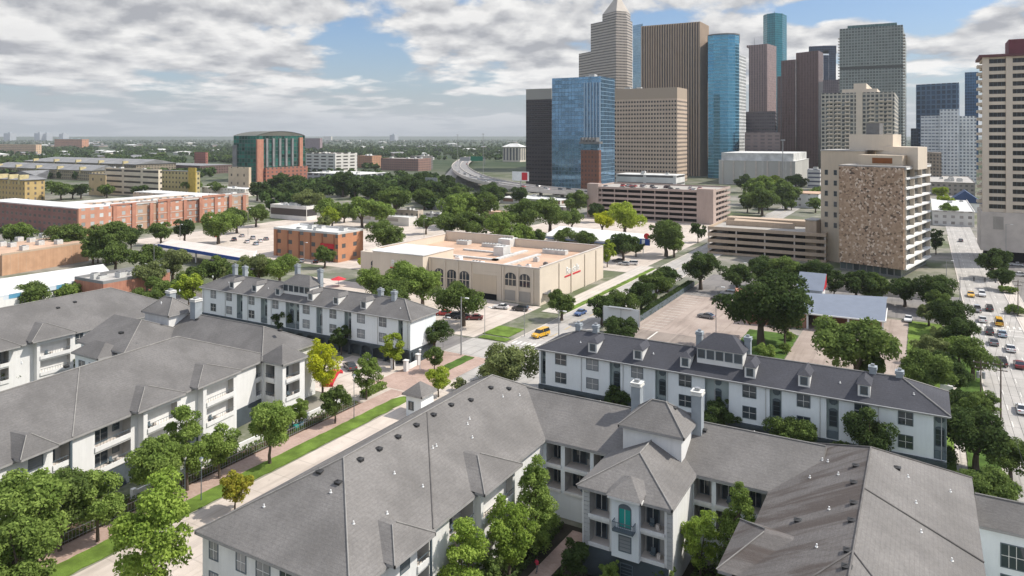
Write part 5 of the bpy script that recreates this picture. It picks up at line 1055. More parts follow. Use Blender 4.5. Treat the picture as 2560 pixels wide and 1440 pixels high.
# list of simpler buildings: (name, label, xl, xc, xr, ybase, ytop, wall, roof, parapet, kit)
def gg(n, w_, g_, bw=4, bh=3.4, ww=.45, wh=.45): return MGRID(n, w_, g_, bw, bh, ww, wh, .25)
LOW = [
 ('apartment_house', 'bright yellow gabled apartment house at left edge above the brick block', -60, 62, 112, 505, 452, gg('b1', (.46, .33, .14), (.14, .12, .10), 5, 4, .3, .5), m_greyr, 0, 0),
 ('parking_garage', 'cream three level parking deck with dark slots beyond the brick block', 262, 396, 405, 494, 426, MGRID('b2', (.62, .54, .42), (.04, .035, .03), 26, 4.6, .88, .36, .4, var=.1), m_concl, .6, 4),
 ('apartment_house', 'tan end block attached left of the cream parking deck', 222, 264, 266, 490, 437, gg('b3', (.52, .40, .22), (.2, .16, .12), 12, 9, .2, .25), m_greyr, 0, 0),
 ('apartment_house', 'yellow walled flats with small windows right of the cream parking deck', 404, 490, 500, 488, 430, gg('b4', (.46, .39, .20), (.10, .10, .08), 4.5, 4, .4, .42), m_greyr, 0, 0),
 ('apartment_house', 'small cream block in front of the green glass office building', 571, 622, 628, 470, 420, gg('b5', (.58, .47, .34), (.18, .15, .12), 9, 8, .25, .3), m_gravel, .5, 0),
 ('retail_building', 'dark brown flat roofed block left of the green glass office building', 330, 500, 580, 436, 415, gg('b6', (.14, .09, .08), (.04, .035, .03)), m_greyr, 0, 0),
 ('retail_building', 'reddish brick stair block on the brown flats left of the glass office', 486, 514, 520, 425, 381, gg('b7', (.34, .13, .10), (.12, .07, .06)), m_gravel, .4, 0),
 ('apartment_house', 'row of dark slate roofed flats with cream gables in far left', -30, 230, 300, 452, 428, gg('b8', (.30, .25, .16), (.08, .075, .07)), m_greyr, 0, 6),
 ('apartment_house', 'long slate roofed row behind the yellow gabled house', 60, 340, 440, 440, 412, gg('b9', (.26, .22, .16), (.08, .075, .07)), m_greyr, 0, 6),
 ('retail_building', 'pale peach long building near the horizon at far left', -40, 90, 104, 386, 362, gg('b10', (.60, .42, .28), (.28, .2, .15), 6, 5), m_roofw, .4, 0),
 ('parking_garage', 'grey and white parking garage immediately right of the green glass office', 764, 838, 893, 436, 385, MGRID('b11', (.58, .56, .52), (.06, .055, .05), 13, 4.2, .66, .42, .3), m_concl, .8, 3),
 ('showroom', 'low silver-grey showroom with a curved white roof below the grey garage', 768, 900, 972, 457, 437, gg('b12', (.34, .35, .37), (.08, .09, .10), 9, 5, .7, .5), m_roofw, 0, 4),
 ('retail_building', 'brown brick low building with grey roofs between garage and freeway', 952, 1046, 1078, 428, 398, gg('b13', (.27, .16, .13), (.10, .09, .09)), m_gravel, .5, 6),
 ('office_building', 'grey loft building with a blue sign left of the freeway', 1026, 1054, 1082, 425, 391, gg('b14', (.20, .19, .18), (.08, .08, .085)), m_gravel, .5, 2),
 ('retail_building', 'orange brick flats at mid left behind the grey garage', 892, 930, 954, 420, 390, gg('b15', (.42, .22, .13), (.2, .16, .12)), m_roofw, .5, 3),
 ('columned_hall', 'white columned hall against the left side of the near-black office slab', 1257, 1300, 1314, 405, 368, MGRID('b16', (.66, .60, .50), (.10, .10, .10), 7, 30, .62, .8, .5), m_roofw, 0, 0),
 ('data_building', 'large white windowless block right of the blue curved glass tower', 1797, 1988, 2022, 466, 404, MGRID('b17', (.50, .49, .46), (.44, .43, .40), 22, 40, .92, .95, .7, var=.05), m_roofw, 0, 0),
 ('retail_building', 'small grey and white office between white block and cream building', 2018, 2050, 2056, 470, 425, gg('b18', (.58, .58, .57), (.12, .13, .18), 12, 4, .9, .4), m_roofw, .5, 2),
 ('retail_building', 'white two storey house-like block behind the tan garage', 1988, 2046, 2056, 522, 486, gg('b19', (.56, .56, .55), (.2, .2, .2), 6, 4, .25, .4), m_roofsand, 0, 0),
 ('round_shop', 'white flat shop with a dark window band in front of the dark tree belt', 676, 766, 792, 552, 518, MGRID('b20', (.66, .64, .60), (.05, .045, .045), 40, 9, .98, .45, .3), m_roofw, .5, 5),
 ('retail_building', 'flat white roofed shop behind the tan brick office', 880, 1022, 1042, 566, 546, gg('b21', (.62, .60, .56), (.3, .28, .26), 20, 6, .4, .3), m_roofw, .5, 3),
 ('retail_building', 'grey-white flat roofed shop among the trees in the middle', 1058, 1180, 1200, 530, 512, gg('b22', (.40, .40, .40), (.12, .12, .13), 9, 6, .5, .5), m_roofw, 0, 2),
 ('retail_building', 'low white roofed shop amid trees left of the freeway billboard', 985, 1045, 1058, 545, 528, gg('c1', (.50, .42, .34), (.2, .18, .16)), m_roofw, .4, 2),
 ('retail_building', 'tan low house amid trees right of the green topped sign', 1205, 1262, 1280, 548, 532, gg('c2', (.48, .33, .2), (.2, .18, .16)), m_roofsand, .3, 1),
 ('retail_building', 'pale flat roofed strip of shops below the freeway curve', 1060, 1150, 1166, 552, 540, gg('c3', (.55, .53, .5), (.14, .13, .13), 6, 6, .6, .4), m_gravel, .4, 4),
 ('retail_building', 'grey roofed low building left of the pinkish garage stair tower', 1330, 1425, 1440, 535, 520, gg('c4', (.42, .36, .3), (.14, .13, .13), 6, 6, .6, .4), m_roofw, .4, 3),
 ('retail_building', 'long white canopy building under the elevated freeway', 1250, 1400, 1440, 516, 502, gg('b23', (.55, .52, .48), (.2, .12, .09), 14, 6, .6, .5), m_roofw, 0, 3),
 ('retail_building', 'white roofed shed at the foot of the beige office block', 1540, 1690, 1712, 470, 440, gg('b24', (.62, .62, .60), (.10, .10, .10), 30, 7, .9, .25), m_roofw, 0, 4),
 ('retail_building', 'small red brick building with tile roof at the middle of the dark trees', 735, 758, 766, 498, 486, gg('b25', (.40, .17, .12), (.2, .1, .08)), m_red, 0, 0),
 ('retail_building', 'white roofed shed left of the white flat shop', 505, 612, 650, 492, 474, gg('b26', (.62, .58, .52), (.5, .45, .4)), m_roofw, .4, 3),
 ('retail_building', 'white low building with blue gable right of the brown stone tower', 2328, 2415, 2436, 530, 500, gg('b27', (.60, .58, .54), (.3, .28, .26)), m_roofw, .5, 2),
 ('retail_building', 'long grey roofed hall by the far end of the avenue', 2318, 2420, 2438, 470, 442, gg('b28', (.26, .24, .22), (.1, .1, .1)), m_gravel, .5, 6),
 ('school_building', 'distant brick school with a turquoise ribbed roof at far left', 136, 205, 222, 372, 348, gg('b29', (.50, .24, .14), (.34, .2, .14), 9, 9), MFLAT('turquoise_roof', (.10, .36, .42), .5), 0, 4),
 ('office_building', 'faint purple-grey office just right of the green glass office building', 760, 800, 806, 376, 346, gg('b30', (.30, .22, .23), (.2, .16, .17)), m_gravel, .5, 0),
 ('office_building', 'tiny cream block standing above the far trees near the horizon', 810, 828, 831, 352, 341, gg('b31', (.62, .58, .50), (.5, .46, .4)), m_roofw, 0, 0)]
for i, (nm, lb, xl, xc, xr, yb, yt, wm, rm, pr, kt) in enumerate(LOW):
    d = cbox(xc, yb, xl, xr, yt); t = bld(nm, lb, nm.replace('_', ' '), d, wm, rm, pr, kt, 20+i, ks=4.0 if yb < 480 else 2.6)
    if nm == 'data_building':
        c = MB(); c.box(d[0]+2, d[1]+3, d[4]+.46, d[2]-2, d[3]-3, d[4]+8); c.build('plant_screen', [m_roofw], t)
        for k in range(7): x = d[0]+4+k*(d[2]-d[0]-8)/6; c = MB(); c.box(x-.8, d[1]-.8, 0, x+.8, d[1]-.01, d[4]); c.build('pilaster', [m_concl], t)
    if nm == 'columned_hall':
        c = MB(); c.hip(d[0]-2, d[1]-2, d[2]+2, d[3]+2, d[4]+.5, d[4]+7, 0, None, 'x'); c.build('hip_roof', [m_roofw], t)
    if i in (0, 7, 8):
        c = MB(); c.hip(d[0]-1, d[1]-1, d[2]+1, d[3]+1, d[4]+.5, d[4]+6, 0, None, 'x' if i else 'y', (0, 1)); c.build('hip_roof', [m_greyr], t)
        for k in range(5): x = d[0]+(d[2]-d[0])*(k+.5)/5; c = MB(); c.box(x-1.2, d[1]-.6, d[4]-3, x+1.2, d[1]+6, d[4]+4.2); c.build('gable', [M('gable_yellow%d%d' % (i, k), (.52, .44, .24), .9)], t)
    if i == 3: c = MB(); c.box(d[2]-9, d[1]-.8, 2, d[2]+.6, d[1]-.01, d[4]+3.5); c.build('yellow_bay', [M('bay_yellow', (.52, .38, .09), .8)], t)
    if i == 13: c = MB(); c.box(d[2]-18, d[1]-.8, d[4]-14, d[2]-6, d[1]-.02, d[4]-4); c.build('sign_board', [m_blue], t)
t = thing('gable_shed', 'dark blue pitched roof shed beside white canopy at the avenue end', 'building', (*G(2404, 530), 0)); q = G(2404, 530); c = MB(); c.prism(rect(q[0]-8, q[1], q[0]+12, q[1]+16), 0, 6); c.build('wall', [m_white], t); c = MB(); c.hip(q[0]-8.5, q[1]-.5, q[0]+12.5, q[1]+16.5, 6.01, 14, 0, None, 'y', (1, 1)); c.build('roof', [MFLAT('navy_roof', (.02, .05, .13), .5)], t)
# green glass office with barrel roof
d = cbox(640, 455, 584, 762, 330); u0, v0, u1, v1, z = d
t = thing('glass_office', 'green glass and red brick office building with a barrel roof standing alone at left', 'office building', ((u0+u1)/2, (v0+v1)/2, 0))
gg_ = MGRID('green_glass', (.055, .085, .075), (.03, .15, .12), 4.5, 4.2, .84, .8, .1, .45, .7)
c = MB(); c.prism(rect(u0, v0, u1, v1), 0, z-4); c.build('wall', [gg_], t)
n_ = 12; c = MB(); H_ = 5; prof = [(v0+(v1-v0)*k/n_, z-3.9+H_*math.sin(math.pi*k/n_)**.8) for k in range(n_+1)]
for k in range(n_): (a, za), (b_, zb_) = prof[k], prof[k+1]; c.face([(u0-1, a, za), (u1+1, a, za), (u1+1, b_, zb_), (u0-1, b_, zb_)][::1])
c.face([(u1+.5, a, za) for a, za in prof]); c.face([(u0-.5, a, za) for a, za in prof[::-1]]); c.build('barrel_roof', [M('copper_grey', (.12, .12, .10), .6, .1, .1)], t)
for f0, f1, top in ((0.0, .12, z-8), (.86, .93, z-6)): c = MB(); c.box(u1+.02, v0+(v1-v0)*f0, 0, u1+2.2, v0+(v1-v0)*f1, top); c.build('brick_pier', [m_brick], t)
for k in range(5): y = v0+(v1-v0)*(.2+.13*k); c = MB(); c.box(u1+.02, y-1.3, 16, u1+1.5, y+1.3, z-7); c.build('fin', [m_greyr], t)
c = MB(); c.box(u1+.02, v0+(v1-v0)*.13, 0, u1+5, v1-.3, 15); c.build('brick_base', [MGRID('brick_base', (.30, .12, .08), (.10, .09, .09), 6, 4, .4, .45, .2)], t)
c = MB(); c.box(u0-.8, v0-1, 0, u0+6, v0-.02, z-14); c.build('brick_pier', [m_greyr], t)
# ---------------------------------------------------------------- elevated freeway
fw = thing('elevated_freeway', 'elevated concrete freeway curving right in front of the downtown towers', 'freeway')
ctr = [(1178, 392), (1160, 402), (1150, 414), (1160, 428), (1200, 446), (1270, 461), (1370, 473), (1480, 481), (1600, 487)]
C = [Vector(G(x, y, 9)) for x, y in ctr]; CC = []
for i in range(len(C)-1):
    for k in range(6):
        t_ = k/6; p0 = C[max(i-1, 0)]; p1 = C[i]; p2 = C[i+1]; p3 = C[min(i+2, len(C)-1)]
        CC.append(.5*((2*p1)+(-p0+p2)*t_+(2*p0-5*p1+4*p2-p3)*t_*t_+(-p0+3*p1-3*p2+p3)*t_**3))
CC.append(C[-1]); FWP = CC; HW = 11.0
Nn = [(CC[min(i+1, len(CC)-1)]-CC[max(i-1, 0)]).normalized() for i in range(len(CC))]; Nn = [Vector((d_.y, -d_.x)) for d_ in Nn]
c = MB(); bb = MB()
for i in range(len(CC)-1):
    a0, a1, b0, b1 = CC[i]+Nn[i]*HW, CC[i]-Nn[i]*HW, CC[i+1]+Nn[i+1]*HW, CC[i+1]-Nn[i+1]*HW
    c.face([(*a0, 9), (*b0, 9), (*b1, 9), (*a1, 9)]); c.face([(*a1, 7.2), (*b1, 7.2), (*b0, 7.2), (*a0, 7.2)])
    for p, q in ((a0, b0), (a1, b1)): bb.bar(p, q, 7.2, 10.1, .4)
    m0, m1 = CC[i], CC[i+1]; bb.bar(m0, m1, 9.01, 9.9, .5)
c.build('deck', [m_deck], fw); bb.build('barrier', [m_concl], fw)
for i in range(2, len(CC), 3): c = MB(); p = CC[i]; c.box(p[0]-1, p[1]-1, 0, p[0]+1, p[1]+1, 5.7); c.bar(p+Nn[i]*9.5, p-Nn[i]*9.5, 5.71, 7.19, 2.0); c.build('pier', [m_concrete], fw)
gr = thing('sign_gantry', 'overhead freeway gantry with grey and green sign panels at the curve', 'sign'); g0, g1 = Vector(G(1150, 412, 9)), Vector(G(1212, 412, 9))
c = MB(); c.tube([(*g0, 9), (*g0, 20)], .5, 6); c.tube([(*g1, 9), (*g1, 20)], .5, 6); c.tube([(*g0, 17), (*g1, 17)], .4, 6); c.build('frame', [m_metal], gr)
c = MB(); c.bar(g0.lerp(g1, .42), g0.lerp(g1, .92), 14.5, 21, .4, 0, .7); c.build('sign_panel', [m_green], gr); c = MB(); c.bar(g0.lerp(g1, .02), g0.lerp(g1, .4), 14.5, 20, .4, 0, .7); c.build('sign_panel', [m_metal], gr)
bw_ = None
sheet('far_avenue', [G(1085, 470), G(1120, 470), G(1185, 385), G(1160, 385)], .03, m_concl)
# ================================================================ trees
def unit(n, r): v = r.normal(size=(n, 3)); return v/np.linalg.norm(v, axis=1)[:, None]
def crown_mesh(kind, n, leaf, seed, name='crown'):
    """many leaf sprays scattered over overlapping boughs; crown width 1, base of trunk at z = 0"""
    r = np.random.RandomState(seed); pr = {'oak': (.20, .88, 34, .135), 'street': (.28, 1.18, 32, .135), 'tall': (.24, 1.58, 40, .135), 'cone': (.08, 1.95, 120, .105), 'bush': (.0, .72, 14, .19), 'low': (.0, .42, 14, .15)}[kind]
    z0, z1, nl, lr = pr; zc, hz = (z0+z1)/2, (z1-z0)/2; C = []; RR = []
    while len(C) < nl:
        p = r.uniform(-1, 1, 3)
        if kind == 'cone':
            t = (p[2]+1)/2; wmax = (.40*(1-t)**.62+.06)*min(1, .5+t*4)*1.05; q = p[:2]; 
            if np.hypot(*q) > 1: continue
            q = q/max(np.hypot(*q), .3)*np.hypot(*q)**.5; C.append((q[0]*wmax, q[1]*wmax, z0+.1+(z1-z0-.2)*t)); RR.append(lr*(1.3-.5*t)*r.uniform(.75, 1.25))
        else:
            if np.linalg.norm(p) > 1 or np.linalg.norm(p) < .35: continue
            ex = .37*r.uniform(.72, 1.25)
            C.append((p[0]*ex, p[1]*ex, zc+p[2]*(hz-lr*.8))); RR.append(lr*r.uniform(.7, 1.3))
    C = np.array(C); RR = np.array(RR)
    if kind in ('oak', 'street', 'tall'):   # uneven outline: one side fuller, a few stray boughs
        an = r.uniform(0, 6.28); C[:, 0] += .07*np.cos(an)*(C[:, 2]-zc)/hz; C[:, 1] += .07*np.sin(an)*(C[:, 2]-zc)/hz
        C[:, :2] *= np.array([r.uniform(.88, 1.12), r.uniform(.88, 1.12)]); st = r.rand(nl) < .2; C[st] = np.array([0, 0, zc])+(C[st]-np.array([0, 0, zc]))*r.uniform(1.08, 1.28); RR[st] *= .7
    w = RR**2; idx = r.choice(len(C), n, p=w/w.sum()); d = unit(n, r); d[:, 2] = np.abs(d[:, 2])*np.where(r.rand(n) < .75, 1, -1)
    rad = RR[idx]*r.uniform(.62, 1.1, n); P = C[idx]+d*rad[:, None]*np.array([1, 1, .85])
    if kind in ('bush', 'low'): P[:, 2] = np.maximum(P[:, 2], .02)
    nrm = d*.75+unit(n, r)*.8+np.array([0, 0, .25]); nrm /= np.linalg.norm(nrm, axis=1)[:, None]
    t = np.cross(nrm, unit(n, r)); t /= np.linalg.norm(t, axis=1)[:, None]; b = np.cross(nrm, t)
    s = leaf*r.uniform(.55, 1.35, n)[:, None]; a = s*.62
    V = np.stack([P-t*s-b*a*.3, P-t*s*.1-b*a, P+t*s+b*a*.2, P+t*s*.0+b*a], 1)+nrm[:, None, :]*0
    V[:, 2] -= nrm*s*.35*0.6; V = V.reshape(-1, 3)
    me = bpy.data.meshes.new(name); me.vertices.add(len(V)); me.vertices.foreach_set('co', V.ravel().astype(np.float32))
    me.loops.add(4*n); me.loops.foreach_set('vertex_index', np.arange(4*n, dtype=np.int32)); me.polygons.add(n)
    me.polygons.foreach_set('loop_start', np.arange(0, 4*n, 4, dtype=np.int32)); me.polygons.foreach_set('loop_total', np.full(n, 4, np.int32)); me.update(); me.validate()
    return me, C
def trunk_mesh(kind, C, seed):
    r = random.Random(seed); b = MB(); top = {'oak': .45, 'street': .62, 'tall': .9, 'cone': 1.6, 'bush': .2, 'low': .1}[kind]; rd = {'oak': .04, 'street': .026, 'tall': .028, 'cone': .03, 'bush': .02, 'low': .015}[kind]
    fork = top*(.5 if kind != 'cone' else .9)
    b.tube([(0, 0, -.02), (r.uniform(-.01, .01), r.uniform(-.01, .01), fork*.5), (r.uniform(-.02, .02), 0, fork)], [rd*1.25, rd, rd*.8], 7)
    for k in range(6):
        c = C[r.randrange(len(C))]; m = (c[0]*.45, c[1]*.45, fork+(c[2]-fork)*.55+.02); b.tube([(0, 0, fork*.92), m, tuple(c)], [rd*.6, rd*.42, rd*.15], 5, cap=False)
    return b.mesh('trunk', [m_bark])
PROTO = {}
def proto(kind, lod, var):
    k = (kind, lod, var)
    if k not in PROTO:
        n, lf = {0: (12500, .0205), 1: (5600, .031), 2: (1500, .06)}[lod]
        if kind == 'cone': n = int(n*1.9); lf *= .95
        if kind in ('bush', 'low'): n = int(n*.6); lf *= 1.1
        cm, C = crown_mesh(kind, n, lf, hash(k) % 1000 if False else (len(PROTO)*17+5)); cm.materials.append(None); PROTO[k] = (cm, trunk_mesh(kind, C, len(PROTO)))
    return PROTO[k]
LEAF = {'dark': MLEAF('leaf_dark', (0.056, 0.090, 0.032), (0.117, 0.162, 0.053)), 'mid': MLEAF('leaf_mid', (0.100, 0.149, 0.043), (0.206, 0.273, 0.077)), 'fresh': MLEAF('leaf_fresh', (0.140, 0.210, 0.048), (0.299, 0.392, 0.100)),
        'bright': MLEAF('leaf_bright', (0.219, 0.299, 0.037), (0.439, 0.512, 0.080)), 'lime': MLEAF('leaf_lime', (0.180, 0.273, 0.047), (0.379, 0.492, 0.100)), 'yellow': MLEAF('leaf_yellow', (0.359, 0.412, 0.027), (0.612, 0.612, 0.053)), 'olive': MLEAF('leaf_olive', (0.146, 0.180, 0.067), (0.279, 0.319, 0.126)), 'rust': MLEAF('leaf_rust', (0.253, 0.279, 0.033), (0.479, 0.399, 0.067))}
KC = {'oak': .54, 'street': .72, 'tall': .9, 'cone': .98, 'bush': .36, 'low': .2}
def plant(kind, col, loc, wid, label, cat='tree', group=None, hs=1.0):
    Y = depth(loc[0], loc[1]); pw = wid*F/Y; lod = 0 if pw > 92 else (1 if pw > 52 else 2); cm, tm = proto(kind, lod, random.randrange(5))
    nm = {'bush': 'shrub', 'low': 'shrub', 'cone': 'conical_tree', 'oak': 'oak_tree'}.get(kind, 'street_tree'); o = thing(nm, label, cat if kind not in ('bush', 'low') else 'shrub', (loc[0], loc[1], 0), group)
    o.rotation_euler = (0, 0, random.uniform(0, 6.28)); o.scale = (wid, wid, wid*hs)
    for n_, me in (('crown', cm), ('trunk', tm)):
        c = bpy.data.objects.new(n_, me); COL.objects.link(c); c.parent = o
        if n_ == 'crown': c.material_slots[0].link = 'OBJECT'; c.material_slots[0].material = LEAF[col]
    return o
def tree(px, pyc, wpx, kind, col, label, cat='tree', group=None, hs=1.0, zg=0.0):
    k = KC[kind]*hs; Y = CAMH*F/(pyc-HY+k*wpx); return plant(kind, col, GY(px, Y), wpx*Y/F*1.08, label, cat, group, hs)
